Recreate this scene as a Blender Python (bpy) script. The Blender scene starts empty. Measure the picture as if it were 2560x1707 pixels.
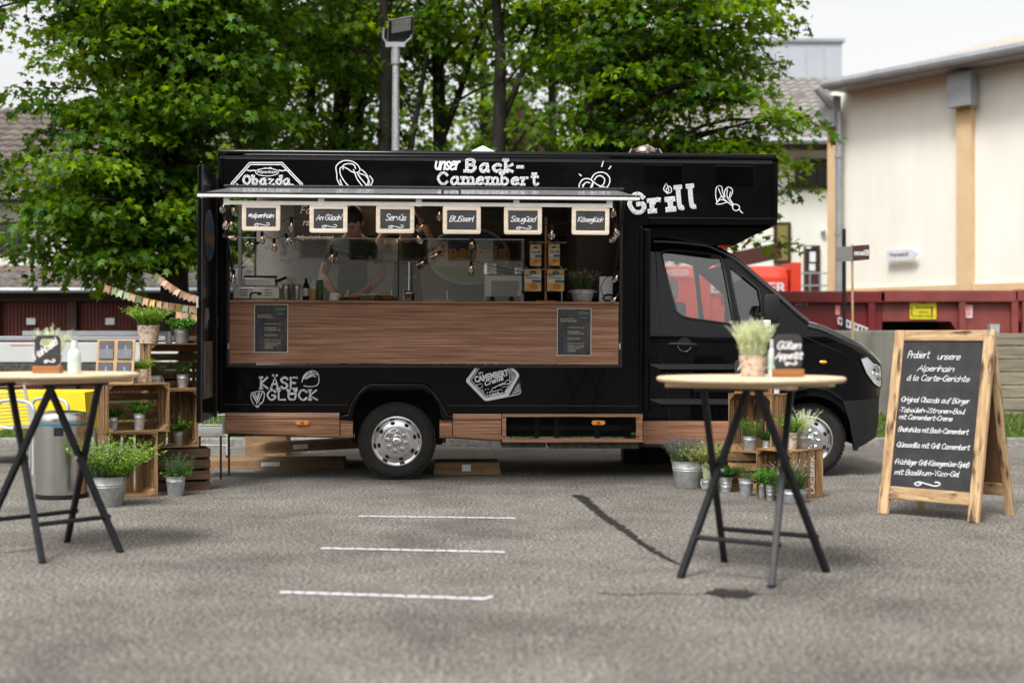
import bpy, bmesh, math, random
import numpy as np
from mathutils import Matrix, Vector, Euler
R = math.radians
SC = bpy.context.scene
COL = SC.collection
rng = random.Random(7)

# ---------------------------------------------------------------- camera, sky, sun, exposure
F = 50.0 / 36.0 * 2560.0        # focal length in photograph pixels
HC = 1.27                       # eye height
HZ = 844.0                      # horizon row of the photograph
cam_d = bpy.data.cameras.new('camera')
cam = bpy.data.objects.new('camera', cam_d)
COL.objects.link(cam)
cam.location = (0, 0, HC)
cam.rotation_euler = (R(90), 0, 0)
cam_d.lens = 50
cam_d.sensor_width = 36
cam_d.shift_y = -(853.5 - HZ) / 2560.0
cam_d.clip_start = 0.1
cam_d.clip_end = 1000
cam_d.dof.use_dof = True
cam_d.dof.focus_distance = 12.55
cam_d.dof.aperture_fstop = 1.25
SC.camera = cam

SUN_EL, SUN_AZ = 56, 205         # azimuth measured clockwise from +Y (north)
W = bpy.data.worlds.new('World')
SC.world = W
W.use_nodes = True
nt = W.node_tree
bg = nt.nodes['Background']
sky = nt.nodes.new('ShaderNodeTexSky')
sky.sky_type = 'NISHITA'
sky.sun_disc = False
sky.sun_elevation = R(SUN_EL)
sky.sun_rotation = R(SUN_AZ)
sky.air_density = 1.0
sky.dust_density = 4.0
sky.ozone_density = 1.0
hs = nt.nodes.new('ShaderNodeHueSaturation')
hs.inputs['Saturation'].default_value = 0.06     # a closed, pale cloud cover
hs.inputs['Value'].default_value = 1.0
nt.links.new(sky.outputs[0], hs.inputs['Color'])
nt.links.new(hs.outputs[0], bg.inputs['Color'])
bg.inputs['Strength'].default_value = 0.12
sun_d = bpy.data.lights.new('sun', 'SUN')
sun_d.energy = 1.5
sun_d.angle = R(14)
sun_d.color = (1.0, 0.97, 0.93)
sun = bpy.data.objects.new('sun', sun_d)
COL.objects.link(sun)
az, el = R(SUN_AZ), R(SUN_EL)
sdir = Vector((math.sin(az) * math.cos(el), math.cos(az) * math.cos(el), math.sin(el)))
sun.rotation_euler = sdir.to_track_quat('Z', 'Y').to_euler()
sun.location = sdir * 60

SC.view_settings.view_transform = 'Standard'
SC.view_settings.look = 'None'
SC.view_settings.gamma = 1.0
SC.view_settings.use_curve_mapping = False
SC.view_settings.exposure = 1.0
SC.render.engine = 'CYCLES'
SC.cycles.use_denoising = True
SC.cycles.max_bounces = 8
SC.cycles.transparent_max_bounces = 16
SC.cycles.caustics_reflective = False
SC.cycles.caustics_refractive = False
SC.cycles.sample_clamp_indirect = 6.0

# ---------------------------------------------------------------- measuring helpers
def at(px, py, Y):                      # photograph pixel at a known depth -> world point
    return Vector(((px - 1280) / F * Y, Y, HC + (HZ - py) / F * Y))
def gnd(px, py):                        # photograph pixel on the ground -> world point
    Y = F * HC / (py - HZ)
    return Vector(((px - 1280) / F * Y, Y, 0))
def plane_hit(M, px, py, d=0.0):        # pixel on the plane local y=d of a placed thing -> local (x, z)
    I = M.inverted()
    o = I @ Vector((0, 0, HC))
    p = I @ Vector(((px - 1280) / F, 1, HC + (HZ - py) / F))
    t = (d - o.y) / (p.y - o.y)
    q = o + (p - o) * t
    return (q.x, q.z)

# ---------------------------------------------------------------- materials
MATS = {}
def _new(name):
    m = bpy.data.materials.new(name)
    m.use_nodes = True
    m.node_tree.nodes.clear()
    return m, m.node_tree.nodes, m.node_tree.links
def mat(name, c1, c2=None, rough=0.6, metal=0.0, scale=8.0, stretch=(1, 1, 1), bump=0.0, bscale=None, detail=4.0,
        coat=0.0, objvar=0.0, spec=0.5, trans=0.0, rvar=0.0, contrast=(0.35, 0.65), ior=1.5, emit=None, islvar=0.0,
        bdist=0.01, coord='Object'):
    if name in MATS: return MATS[name]
    m, N, L = _new(name)
    out = N.new('ShaderNodeOutputMaterial')
    b = N.new('ShaderNodeBsdfPrincipled')
    L.new(b.outputs[0], out.inputs[0])
    b.inputs['Roughness'].default_value = rough
    b.inputs['Metallic'].default_value = metal
    b.inputs['Specular IOR Level'].default_value = spec
    b.inputs['IOR'].default_value = ior
    b.inputs['Coat Weight'].default_value = coat
    b.inputs['Coat Roughness'].default_value = 0.03
    b.inputs['Transmission Weight'].default_value = trans
    col = None
    if c2 is not None or bump or rvar:
        tc = N.new('ShaderNodeTexCoord')
        mp = N.new('ShaderNodeMapping')
        mp.inputs['Scale'].default_value = stretch
        L.new(tc.outputs[coord], mp.inputs[0])
        src = mp.outputs[0]
        if objvar:
            oi = N.new('ShaderNodeObjectInfo')
            ad = N.new('ShaderNodeVectorMath'); ad.operation = 'MULTIPLY_ADD'
            L.new(oi.outputs['Random'], ad.inputs[0]); ad.inputs[1].default_value = (37, 51, 23)
            L.new(mp.outputs[0], ad.inputs[2]); src = ad.outputs[0]
        nz = N.new('ShaderNodeTexNoise')
        nz.inputs['Scale'].default_value = scale
        nz.inputs['Detail'].default_value = detail
        nz.inputs['Roughness'].default_value = 0.6
        L.new(src, nz.inputs['Vector'])
        if c2 is not None:
            rp = N.new('ShaderNodeValToRGB')
            rp.color_ramp.elements[0].position = contrast[0]
            rp.color_ramp.elements[1].position = contrast[1]
            rp.color_ramp.elements[0].color = (*c1, 1)
            rp.color_ramp.elements[1].color = (*c2, 1)
            L.new(nz.outputs[0], rp.inputs[0])
            col = rp.outputs[0]
        if rvar:
            mr = N.new('ShaderNodeMapRange')
            mr.inputs[3].default_value = max(0.02, rough - rvar); mr.inputs[4].default_value = min(1, rough + rvar)
            L.new(nz.outputs[0], mr.inputs[0]); L.new(mr.outputs[0], b.inputs['Roughness'])
        if bump:
            n2 = nz
            if bscale:
                n2 = N.new('ShaderNodeTexNoise'); n2.inputs['Scale'].default_value = bscale
                n2.inputs['Detail'].default_value = 3; L.new(src, n2.inputs['Vector'])
            bp = N.new('ShaderNodeBump'); bp.inputs['Strength'].default_value = bump
            bp.inputs['Distance'].default_value = bdist
            L.new(n2.outputs[0], bp.inputs['Height']); L.new(bp.outputs[0], b.inputs['Normal'])
    if col is None:
        rgb = N.new('ShaderNodeRGB'); rgb.outputs[0].default_value = (*c1, 1); col = rgb.outputs[0]
    for amount, kind in ((objvar, 'o'), (islvar, 'i')):
        if not amount: continue
        if kind == 'o':
            oi = N.new('ShaderNodeObjectInfo'); r = oi.outputs['Random']
        else:
            ge = N.new('ShaderNodeNewGeometry'); r = ge.outputs['Random Per Island']
        mr = N.new('ShaderNodeMapRange'); L.new(r, mr.inputs[0])
        mr.inputs[3].default_value = 1 - amount; mr.inputs[4].default_value = 1 + amount
        hv = N.new('ShaderNodeHueSaturation'); L.new(mr.outputs[0], hv.inputs['Value']); L.new(col, hv.inputs['Color'])
        col = hv.outputs[0]
    L.new(col, b.inputs['Base Color'])
    if emit:
        b.inputs['Emission Color'].default_value = (*emit[0], 1); b.inputs['Emission Strength'].default_value = emit[1]
    MATS[name] = m
    return m
def leafmat(name, c1, c2, tr=0.45, var=0.35, rough=0.45):
    if name in MATS: return MATS[name]
    m, N, L = _new(name)
    out = N.new('ShaderNodeOutputMaterial')
    ge = N.new('ShaderNodeNewGeometry')
    mx = N.new('ShaderNodeMix'); mx.data_type = 'RGBA'
    mx.inputs[6].default_value = (*c1, 1); mx.inputs[7].default_value = (*c2, 1)
    L.new(ge.outputs['Random Per Island'], mx.inputs[0])
    hv = N.new('ShaderNodeHueSaturation')
    wn = N.new('ShaderNodeTexWhiteNoise'); wn.noise_dimensions = '1D'
    L.new(ge.outputs['Random Per Island'], wn.inputs['W'])
    mr = N.new('ShaderNodeMapRange'); mr.inputs[3].default_value = 1 - var; mr.inputs[4].default_value = 1 + var
    L.new(wn.outputs[0], mr.inputs[0]); L.new(mr.outputs[0], hv.inputs['Value']); L.new(mx.outputs[2], hv.inputs['Color'])
    b = N.new('ShaderNodeBsdfPrincipled'); b.inputs['Roughness'].default_value = rough
    b.inputs['Specular IOR Level'].default_value = 0.35
    t = N.new('ShaderNodeBsdfTranslucent')
    hv2 = N.new('ShaderNodeHueSaturation'); hv2.inputs['Hue'].default_value = 0.465
    hv2.inputs['Saturation'].default_value = 1.1; hv2.inputs['Value'].default_value = 1.7
    L.new(hv.outputs[0], hv2.inputs['Color'])
    L.new(hv.outputs[0], b.inputs['Base Color']); L.new(hv2.outputs[0], t.inputs[0])
    ms = N.new('ShaderNodeMixShader'); ms.inputs[0].default_value = tr
    L.new(b.outputs[0], ms.inputs[1]); L.new(t.outputs[0], ms.inputs[2]); L.new(ms.outputs[0], out.inputs[0])
    MATS[name] = m
    return m
def glassmat(name, tint=(1, 1, 1), refl=1.0, rough=0.0):
    if name in MATS: return MATS[name]
    m, N, L = _new(name)                       # thin sheet: clear transmission + Fresnel reflection
    out = N.new('ShaderNodeOutputMaterial')
    tr = N.new('ShaderNodeBsdfTransparent'); tr.inputs[0].default_value = (*tint, 1)
    gl = N.new('ShaderNodeBsdfGlossy'); gl.inputs['Roughness'].default_value = rough
    fr = N.new('ShaderNodeFresnel'); fr.inputs[0].default_value = 1.52
    mu = N.new('ShaderNodeMath'); mu.operation = 'MULTIPLY'; mu.inputs[1].default_value = refl; mu.use_clamp = True
    L.new(fr.outputs[0], mu.inputs[0])
    ms = N.new('ShaderNodeMixShader')
    L.new(mu.outputs[0], ms.inputs[0]); L.new(tr.outputs[0], ms.inputs[1]); L.new(gl.outputs[0], ms.inputs[2])
    L.new(ms.outputs[0], out.inputs[0])
    MATS[name] = m
    return m
def woodmat(name, dark, light, axis='x', scale=3.0, rough=0.5, stretch=22.0, objvar=0.25, burn=None, spec=0.4, bump=0.12, mid=None):
    """long-grained wood; grain runs along the given object axis"""
    if name in MATS: return MATS[name]
    m, N, L = _new(name)
    out = N.new('ShaderNodeOutputMaterial')
    b = N.new('ShaderNodeBsdfPrincipled'); L.new(b.outputs[0], out.inputs[0])
    b.inputs['Roughness'].default_value = rough; b.inputs['Specular IOR Level'].default_value = spec
    tc = N.new('ShaderNodeTexCoord'); oi = N.new('ShaderNodeObjectInfo')
    mp = N.new('ShaderNodeMapping')
    s = [stretch] * 3; s['xyz'.index(axis)] = 1.0
    mp.inputs['Scale'].default_value = s
    L.new(tc.outputs['Object'], mp.inputs[0])
    ad = N.new('ShaderNodeVectorMath'); ad.operation = 'MULTIPLY_ADD'
    L.new(oi.outputs['Random'], ad.inputs[0]); ad.inputs[1].default_value = (17, 91, 53); L.new(mp.outputs[0], ad.inputs[2])
    n1 = N.new('ShaderNodeTexNoise'); n1.inputs['Scale'].default_value = scale; n1.inputs['Detail'].default_value = 6
    n1.inputs['Roughness'].default_value = 0.65; n1.inputs['Distortion'].default_value = 0.4
    L.new(ad.outputs[0], n1.inputs['Vector'])
    rp = N.new('ShaderNodeValToRGB'); rp.color_ramp.elements[0].position = 0.32; rp.color_ramp.elements[1].position = 0.68
    rp.color_ramp.elements[0].color = (*dark, 1); rp.color_ramp.elements[1].color = (*light, 1)
    if mid:
        e = rp.color_ramp.elements.new(0.5); e.color = (*mid, 1)
    L.new(n1.outputs[0], rp.inputs[0]); col = rp.outputs[0]
    if burn:                                     # scorched patches of the stained timber
        n2 = N.new('ShaderNodeTexNoise'); n2.inputs['Scale'].default_value = 5.5; n2.inputs['Detail'].default_value = 3
        mp2 = N.new('ShaderNodeMapping'); s2 = [3.5] * 3; s2['xyz'.index(axis)] = 0.8; mp2.inputs['Scale'].default_value = s2
        L.new(tc.outputs['Object'], mp2.inputs[0]); a2 = N.new('ShaderNodeVectorMath'); a2.operation = 'MULTIPLY_ADD'
        L.new(oi.outputs['Random'], a2.inputs[0]); a2.inputs[1].default_value = (71, 13, 29); L.new(mp2.outputs[0], a2.inputs[2])
        L.new(a2.outputs[0], n2.inputs['Vector'])
        r2 = N.new('ShaderNodeValToRGB'); r2.color_ramp.elements[0].position = burn[1]; r2.color_ramp.elements[1].position = burn[1] + 0.13
        L.new(n2.outputs[0], r2.inputs[0])
        mx = N.new('ShaderNodeMix'); mx.data_type = 'RGBA'; L.new(r2.outputs[0], mx.inputs[0]); L.new(col, mx.inputs[6])
        mx.inputs[7].default_value = (*burn[0], 1); col = mx.outputs[2]
    if objvar:
        mr = N.new('ShaderNodeMapRange'); L.new(oi.outputs['Random'], mr.inputs[0])
        mr.inputs[3].default_value = 1 - objvar; mr.inputs[4].default_value = 1 + objvar
        hv = N.new('ShaderNodeHueSaturation'); L.new(mr.outputs[0], hv.inputs['Value']); L.new(col, hv.inputs['Color']); col = hv.outputs[0]
    L.new(col, b.inputs['Base Color'])
    bp = N.new('ShaderNodeBump'); bp.inputs['Strength'].default_value = bump; bp.inputs['Distance'].default_value = 0.004
    L.new(n1.outputs[0], bp.inputs['Height']); L.new(bp.outputs[0], b.inputs['Normal'])
    MATS[name] = m
    return m

# ---------------------------------------------------------------- mesh helpers
class MB:
    """collects simple shapes; build() links them as one mesh object"""
    def __init__(s): s.v = []; s.f = []
    def add(s, vs, fs, M=None):
        o = len(s.v)
        for p in vs: s.v.append(tuple(M @ Vector(p)) if M is not None else tuple(p))
        for f in fs: s.f.append(tuple(i + o for i in f))
        return s
    def box(s, c, d, M=None, bev=0.0):
        x, y, z = c; a, b, h = d[0] / 2, d[1] / 2, d[2] / 2
        if bev <= 0:
            vs = [(x + i * a, y + j * b, z + k * h) for i in (-1, 1) for j in (-1, 1) for k in (-1, 1)]
            return s.add(vs, [(0, 1, 3, 2), (4, 6, 7, 5), (0, 4, 5, 1), (2, 3, 7, 6), (0, 2, 6, 4), (1, 5, 7, 3)], M)
        bm = bmesh.new(); bmesh.ops.create_cube(bm, size=1)
        for v in bm.verts: v.co = Vector((x + v.co.x * d[0], y + v.co.y * d[1], z + v.co.z * d[2]))
        bmesh.ops.bevel(bm, geom=bm.edges[:], offset=bev, segments=2, affect='EDGES', profile=0.6)
        vs = [v.co[:] for v in bm.verts]; fs = [[v.index for v in f.verts] for f in bm.faces]; bm.free()
        return s.add(vs, fs, M)
    def box2(s, lo, hi, M=None, bev=0.0):
        return s.box([(lo[i] + hi[i]) / 2 for i in range(3)], [hi[i] - lo[i] for i in range(3)], M, bev)
    def tube(s, pts, r, n=8, cap=True, M=None):
        pts = [Vector(p) for p in pts]
        rs = r if isinstance(r, (list, tuple)) else [r] * len(pts)
        vs = []; fs = []; up = None
        for i, p in enumerate(pts):
            d = (pts[min(i + 1, len(pts) - 1)] - pts[max(i - 1, 0)])
            if d.length < 1e-9: d = Vector((0, 0, 1))
            d.normalize()
            if up is None: up = Vector((0, 0, 1)) if abs(d.z) < 0.9 else Vector((1, 0, 0))
            a = d.cross(up)
            if a.length < 1e-6: a = d.orthogonal()
            a.normalize(); b = a.cross(d).normalized(); up = b
            for k in range(n):
                t = 2 * math.pi * k / n
                vs.append(p + (a * math.cos(t) + b * math.sin(t)) * rs[i])
        for i in range(len(pts) - 1):
            for k in range(n):
                fs.append((i * n + k, i * n + (k + 1) % n, (i + 1) * n + (k + 1) % n, (i + 1) * n + k))
        if cap:
            fs.append(tuple(range(n - 1, -1, -1))); fs.append(tuple((len(pts) - 1) * n + k for k in range(n)))
        return s.add(vs, fs, M)
    def lathe(s, prof, n=24, M=None, sx=1.0, sy=1.0, cap=False, wob=None):
        vs = []; fs = []
        for (r, z) in prof:
            for k in range(n):
                t = 2 * math.pi * k / n
                q = r * (1 + (wob[k % len(wob)] if wob else 0))
                vs.append((q * math.cos(t) * sx, q * math.sin(t) * sy, z))
        for i in range(len(prof) - 1):
            for k in range(n):
                fs.append((i * n + k, i * n + (k + 1) % n, (i + 1) * n + (k + 1) % n, (i + 1) * n + k))
        if cap:
            fs.append(tuple(range(n - 1, -1, -1))); fs.append(tuple((len(prof) - 1) * n + k for k in range(n)))
        return s.add(vs, fs, M)
    def prism(s, poly, y0, y1, M=None):        # polygon in xz, swept along y
        n = len(poly)
        vs = [(x, y0, z) for x, z in poly] + [(x, y1, z) for x, z in poly]
        fs = [tuple(range(n)), tuple(range(2 * n - 1, n - 1, -1))]
        for i in range(n): fs.append((i, i + n, (i + 1) % n + n, (i + 1) % n))
        return s.add(vs, fs, M)
    def strip(s, A, B, M=None):                # ruled surface between two polylines
        n = len(A)
        return s.add(list(A) + list(B), [(i, i + 1, n + i + 1, n + i) for i in range(n - 1)], M)
    def sphere(s, c, r, n=12, m=8, sc=(1, 1, 1), M=None):
        prof = [(max(1e-4, r * math.sin(math.pi * i / m)), -r * math.cos(math.pi * i / m)) for i in range(m + 1)]
        T = Matrix.Translation(c) @ Matrix.Diagonal((*sc, 1))
        return s.lathe(prof, n, (M @ T) if M is not None else T)
    def build(s, name, material=None, parent=None, smooth=False, angle=40, bevel=0.0, seg=2):
        me = bpy.data.meshes.new(name)
        me.from_pydata(s.v, [], s.f)
        return finish(name, me, material, parent, smooth, angle, bevel, seg)
def finish(name, me, material=None, parent=None, smooth=False, angle=40, bevel=0.0, seg=2, fixn=True):
    bm = bmesh.new(); bm.from_mesh(me)
    if fixn: bmesh.ops.recalc_face_normals(bm, faces=bm.faces[:])
    if smooth:
        for f in bm.faces: f.smooth = True
        ca = R(angle)
        for e in bm.edges:
            if len(e.link_faces) == 2 and e.calc_face_angle(0) > ca: e.smooth = False
    bm.to_mesh(me); bm.free()
    return link(name, me, material, parent, bevel, seg)
def link(name, me, material=None, parent=None, bevel=0.0, seg=2):
    o = bpy.data.objects.new(name, me); COL.objects.link(o)
    if material is not None and not me.materials: me.materials.append(material)
    if parent is not None: o.parent = parent
    if bevel:
        md = o.modifiers.new('bevel', 'BEVEL'); md.width = bevel; md.segments = seg; md.limit_method = 'ANGLE'; md.angle_limit = R(35)
    return o
def thing(name, label, cat, loc=(0, 0, 0), rotz=0.0, group=None, rot=None):
    o = bpy.data.objects.new(name, None); COL.objects.link(o)
    o.empty_display_size = 0.1
    o.location = loc; o.rotation_euler = rot if rot is not None else (0, 0, rotz)
    return tag(o, label, cat, group)
def tag(o, label, cat, group=None):
    o['label'] = label; o['category'] = cat
    if group: o['group'] = group
    return o
def struct(o): o['kind'] = 'structure'; return o
def stuff(o): o['kind'] = 'stuff'; return o
def mw(o):
    M = Matrix.LocRotScale(o.location, o.rotation_euler, o.scale)
    return M
_boxes = {}
def slat(name, c, d, material, parent, rot=(0, 0, 0), bev=0.0):
    """one board: alike boards share their mesh"""
    k = (round(d[0], 3), round(d[1], 3), round(d[2], 3), material.name, bev)
    if k not in _boxes:
        m = MB(); m.box((0, 0, 0), d, None, bev)
        me = bpy.data.meshes.new(name); me.from_pydata(m.v, [], m.f); me.materials.append(material); _boxes[k] = me
    o = bpy.data.objects.new(name, _boxes[k]); COL.objects.link(o); o.location = c; o.rotation_euler = rot; o.parent = parent
    return o
FRONT = Matrix.Rotation(R(90), 4, 'X')      # drawing plane (u right, v up) -> upright plane facing -Y
def curve_mesh(polys, th=0.0, bev=0.0, res=2):
    """outer outline + holes (u, v) -> filled mesh data, extruded th each way along w"""
    cu = bpy.data.curves.new('c', 'CURVE'); cu.dimensions = '2D'; cu.fill_mode = 'BOTH'
    cu.extrude = th; cu.bevel_depth = bev; cu.bevel_resolution = res
    if bev: cu.offset = -bev
    for poly in polys:
        sp = cu.splines.new('POLY'); sp.points.add(len(poly) - 1)
        for i, (x, y) in enumerate(poly): sp.points[i].co = (x, y, 0, 1)
        sp.use_cyclic_u = True
    o = bpy.data.objects.new('c', cu)
    me = bpy.data.meshes.new_from_object(o)
    bpy.data.objects.remove(o); bpy.data.curves.remove(cu)
    return me
def plate(name, polys, y0, th, material, parent=None, bev=0.0, cuts=None, bend=None, smooth=True, angle=35):
    """upright plate in xz: front face at y0, thickness th (backwards, +y)"""
    me = curve_mesh(polys, max(0.0, th / 2 - bev), bev)
    me.transform(Matrix.Translation((0, y0 + th / 2, 0)) @ FRONT)
    if cuts or bend:
        bm = bmesh.new(); bm.from_mesh(me); bmesh.ops.remove_doubles(bm, verts=bm.verts[:], dist=1e-5)
        for (co, no) in cuts or []:
            g = bm.verts[:] + bm.edges[:] + bm.faces[:]
            bmesh.ops.bisect_plane(bm, geom=g, plane_co=co, plane_no=no, dist=1e-5)
        if bend:
            for v in bm.verts: v.co.y += bend(v.co.x, v.co.z)
        bm.to_mesh(me); bm.free()
    else:
        bm = bmesh.new(); bm.from_mesh(me); bmesh.ops.remove_doubles(bm, verts=bm.verts[:], dist=1e-5); bm.to_mesh(me); bm.free()
    me.materials.clear()
    return finish(name, me, material, parent, smooth, angle)
def rrect(x0, z0, x1, z1, r=0.0, n=4):
    if r <= 0: return [(x0, z0), (x1, z0), (x1, z1), (x0, z1)]
    P = []
    for cx, cz, a in ((x1 - r, z0 + r, -90), (x1 - r, z1 - r, 0), (x0 + r, z1 - r, 90), (x0 + r, z0 + r, 180)):
        for k in range(n + 1):
            t = R(a + 90 * k / n); P.append((cx + r * math.cos(t), cz + r * math.sin(t)))
    return P
def circ(cx, cz, r, n=24, rz=None, a0=0, a1=360, close=True):
    rz = r if rz is None else rz
    m = n if close else n + 1
    return [(cx + r * math.cos(R(a0 + (a1 - a0) * k / n)), cz + rz * math.sin(R(a0 + (a1 - a0) * k / n))) for k in range(m)]
def soft(P, n=4):
    """smooth a pen stroke but keep its sharp corners"""
    cut = [0]
    for i in range(1, len(P) - 1):
        a = Vector((P[i][0] - P[i-1][0], P[i][1] - P[i-1][1])); b = Vector((P[i+1][0] - P[i][0], P[i+1][1] - P[i][1]))
        if a.length > 0 and b.length > 0 and a.angle(b) > R(72): cut.append(i)
    cut.append(len(P) - 1); Q = []
    for a, b in zip(cut, cut[1:]):
        S = smooth_poly(P[a:b + 1], n) if b - a > 1 else list(P[a:b + 1])
        Q += S if not Q else S[1:]
    return Q
def smooth_poly(P, n=5, closed=False):
    """Catmull-Rom through the points"""
    Q = []; m = len(P)
    rngi = range(m if closed else m - 1)
    g = (lambda i: P[i % m]) if closed else (lambda i: P[max(0, min(m - 1, i))])
    for i in rngi:
        p0, p1, p2, p3 = g(i - 1), g(i), g(i + 1), g(i + 2)
        for k in range(n):
            t = k / n
            Q.append(tuple(0.5 * (2 * p1[j] + (p2[j] - p0[j]) * t + (2 * p0[j] - 5 * p1[j] + 4 * p2[j] - p3[j]) * t * t
                           + (3 * p1[j] - p0[j] - 3 * p2[j] + p3[j]) * t ** 3) for j in range(len(p1))))
    if not closed: Q.append(tuple(P[-1]))
    return Q

# ---------------------------------------------------------------- writing
def text_mesh(s, size, bold=False, shear=0.0, align='LEFT', off=0.0):
    cu = bpy.data.curves.new('t', 'FONT'); cu.body = s; cu.size = size; cu.shear = shear; cu.align_x = align
    cu.offset = off; cu.resolution_u = 3
    o = bpy.data.objects.new('t', cu); me = bpy.data.meshes.new_from_object(o)
    bpy.data.objects.remove(o); bpy.data.curves.remove(cu); me.materials.clear()
    return me
def print_text(name, s, x0, z0, w, h, y, material, parent, off=0.0, rot=0.0, shear=0.0, M=None):
    """printed lettering fitted into the box x0,z0,w,h on the plane y facing -y"""
    me = text_mesh(s, 1.0, off=off, shear=shear)
    vs = np.array([v.co[:] for v in me.vertices])
    lo = vs.min(0); hi = vs.max(0)
    sx = w / max(1e-6, hi[0] - lo[0]); sz = h / max(1e-6, hi[1] - lo[1])
    T = Matrix.Translation((x0, y, z0)) @ FRONT @ Matrix.Rotation(rot, 4, 'Z') @ Matrix.Diagonal((sx, sz, 1, 1)) @ Matrix.Translation((-lo[0], -lo[1], 0))
    me.transform(T if M is None else M @ T)
    return link(name, me, material, parent)
# single-stroke letters on a 10-high grid (x-height 6, descender -4)
GL = {
 'a': '5,6 2,6 0,3 1,0 3,0 5,3 5,6 5,1 6,0', 'b': '0,10 0,0 3,0 5,3 3,6 0,5', 'c': '5,5 3,6 0,4 0,2 2,0 5,1', 'd': '5,10 5,0 2,0 0,3 2,6 5,5',
 'e': '0,3 5,4 4,6 2,6 0,4 0,1 2,0 5,1', 'f': '5,9 3,10 2,8 2,-2;0,6 4,6', 'g': '5,5 3,6 0,4 1,1 4,1 5,6 5,-2 3,-4 0,-3', 'h': '0,10 0,0;0,4 3,6 5,5 5,0',
 'i': '0,6 0,1 1,0;0,8.4 0.3,9', 'j': '2,6 2,-2 0,-4;2,8.4 2.3,9', 'k': '0,10 0,0;5,6 0,3 5,0', 'l': '0,10 0,1 1.5,0', 'm': '0,6 0,0;0,4 2,6 4,5 4,0;4,4 6,6 8,5 8,0',
 'n': '0,6 0,0;0,4 3,6 5,5 5,0', 'o': '3,6 0,4 1,0 4,0 5,4 3,6', 'p': '0,6 0,-4;0,5 3,6 5,3 3,0 0,1', 'q': '5,5 3,6 0,3 2,0 5,2;5,6 5,-4', 'r': '0,6 0,0;0,3 2,6 4,6',
 's': '5,5 3,6 0,5 2,3 5,2 3,0 0,1', 't': '2,10 2,1 4,0 5,1;0,7 5,7', 'u': '0,6 0,2 2,0 5,2;5,6 5,0', 'v': '0,6 2.5,0 5,6', 'w': '0,6 2,0 4,5 6,0 8,6', 'x': '0,6 5,0;5,6 0,0',
 'y': '0,6 0,2 2,0 5,2;5,6 5,-2 3,-4 0,-3', 'z': '0,6 5,6 0,0 5,0', 'ü': '0,6 0,2 2,0 5,2;5,6 5,0;1,8.4 1,9.2;4,8.4 4,9.2', 'ä': '5,6 2,6 0,3 1,0 3,0 5,3 5,6 5,1 6,0;1.5,8.4 1.5,9.2;4,8.4 4,9.2',
 'ū': '0,6 0,2 2,0 5,2;5,6 5,0;1,8.6 4.5,8.8', 'ß': '0,-2 0,8 2,10 4,8 2,6 5,4 4,0 2,0', 'á': '5,6 2,6 0,3 1,0 3,0 5,3 5,6 5,1 6,0;2.5,8 4.5,10',
 'A': '0,0 4,10 7,0;1.5,4 6,4', 'B': '0,0 0,10 4,10 5.5,8 4,5.5 0,5.5;4,5.5 6.5,3 4,0 0,0', 'C': '7,8 5,10 2,9.5 0,6 0,4 2,0.5 5,0 7,2', 'E': '6,10 0,10 0,0 6,0;0,5 4.5,5', 'F': '6,10 0,10 0,0;0,5 4.5,5',
 'G': '7,8 5,10 2,9.5 0,6 0,4 2,0.5 5,0 7,2 7,4.5 4,4.5', 'J': '4,10 4,2 2,0 0,2', 'K': '0,0 0,10;6,10 0,4.5 6.5,0', 'L': '0,10 0,0 6,0', 'M': '0,0 0,10 4,3 8,10 8,0', 'N': '0,0 0,10 7,0 7,10',
 'O': '3.5,10 1,8.5 0,5 1,1.5 3.5,0 6,1.5 7,5 6,8.5 3.5,10', 'P': '0,0 0,10 4,10 6,7.5 4,5 0,5', 'Q': '3.5,10 1,8.5 0,5 1,1.5 3.5,0 6,1.5 7,5 6,8.5 3.5,10;4.5,2.5 7.5,-1',
 'R': '0,0 0,10 4,10 6,7.5 4,5 0,5;3,5 6.5,0', 'S': '6,8.5 4,10 1,9.5 0,7.5 1.5,5.7 4.5,4.5 6,2.5 4.5,0.4 1.5,0 0,1.7', 'T': '0,10 7,10;3.5,10 3.5,0', 'U': '0,10 0,3 1.5,0.4 5,0.4 6.5,3 6.5,10', 'V': '0,10 3.5,0 7,10',
 'Z': '0,10 7,10 0,0 7,0', 'Y': '0,10 3,5 6,10;3,5 3,0', 'Ä': '0,0 4,10 7,0;1.5,4 6,4;2,11.6 2.2,12.4;5.6,11.6 5.8,12.4', 'Ü': '0,10 0,3 1.5,0.4 5,0.4 6.5,3 6.5,10;2,6 2.2,7;4.4,6 4.6,7',
 '#': '1,2 2.5,8;4,2 5.5,8;0,4 6,4;0.6,6.4 6.6,6.4', '-': '0,4 4,4', "'": '0,10 0,8', '.': '0,4 0.6,4.6', '|': '0,0 0,10', ' ': '', '!': '0,10 0,3;0,0.6 0,0',
}
def strokes(s, gap=1.8, slant=0.0, smooth=4, jit=0.0, serif=0.0, seed=1):
    """word -> list of polylines, total width"""
    r = random.Random(seed); out = []; x = 0.0
    for ch in s:
        g = GL.get(ch, '')
        if not g: x += 4.0; continue
        wmax = 0; dy = r.uniform(-jit, jit)
        for pl in g.split(';'):
            P = [tuple(float(q) for q in p.split(',')) for p in pl.split()]
            wmax = max(wmax, max(p[0] for p in P))
            Q = soft(P, smooth) if smooth > 1 and len(P) > 2 else P
            out.append([(x + a + slant * b + r.uniform(-jit, jit) * 0.3, b + dy) for a, b in Q])
            if serif:
                for e, nb in ((P[0], P[1]), (P[-1], P[-2])):
                    if abs(e[0] - nb[0]) < 0.35 * abs(e[1] - nb[1]) + 0.01 and e[1] in (0, 6, 10):
                        out.append([(x + e[0] - serif + slant * e[1], e[1]), (x + e[0] + serif + slant * e[1], e[1])])
        x += wmax + gap
    return out, x - gap
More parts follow.
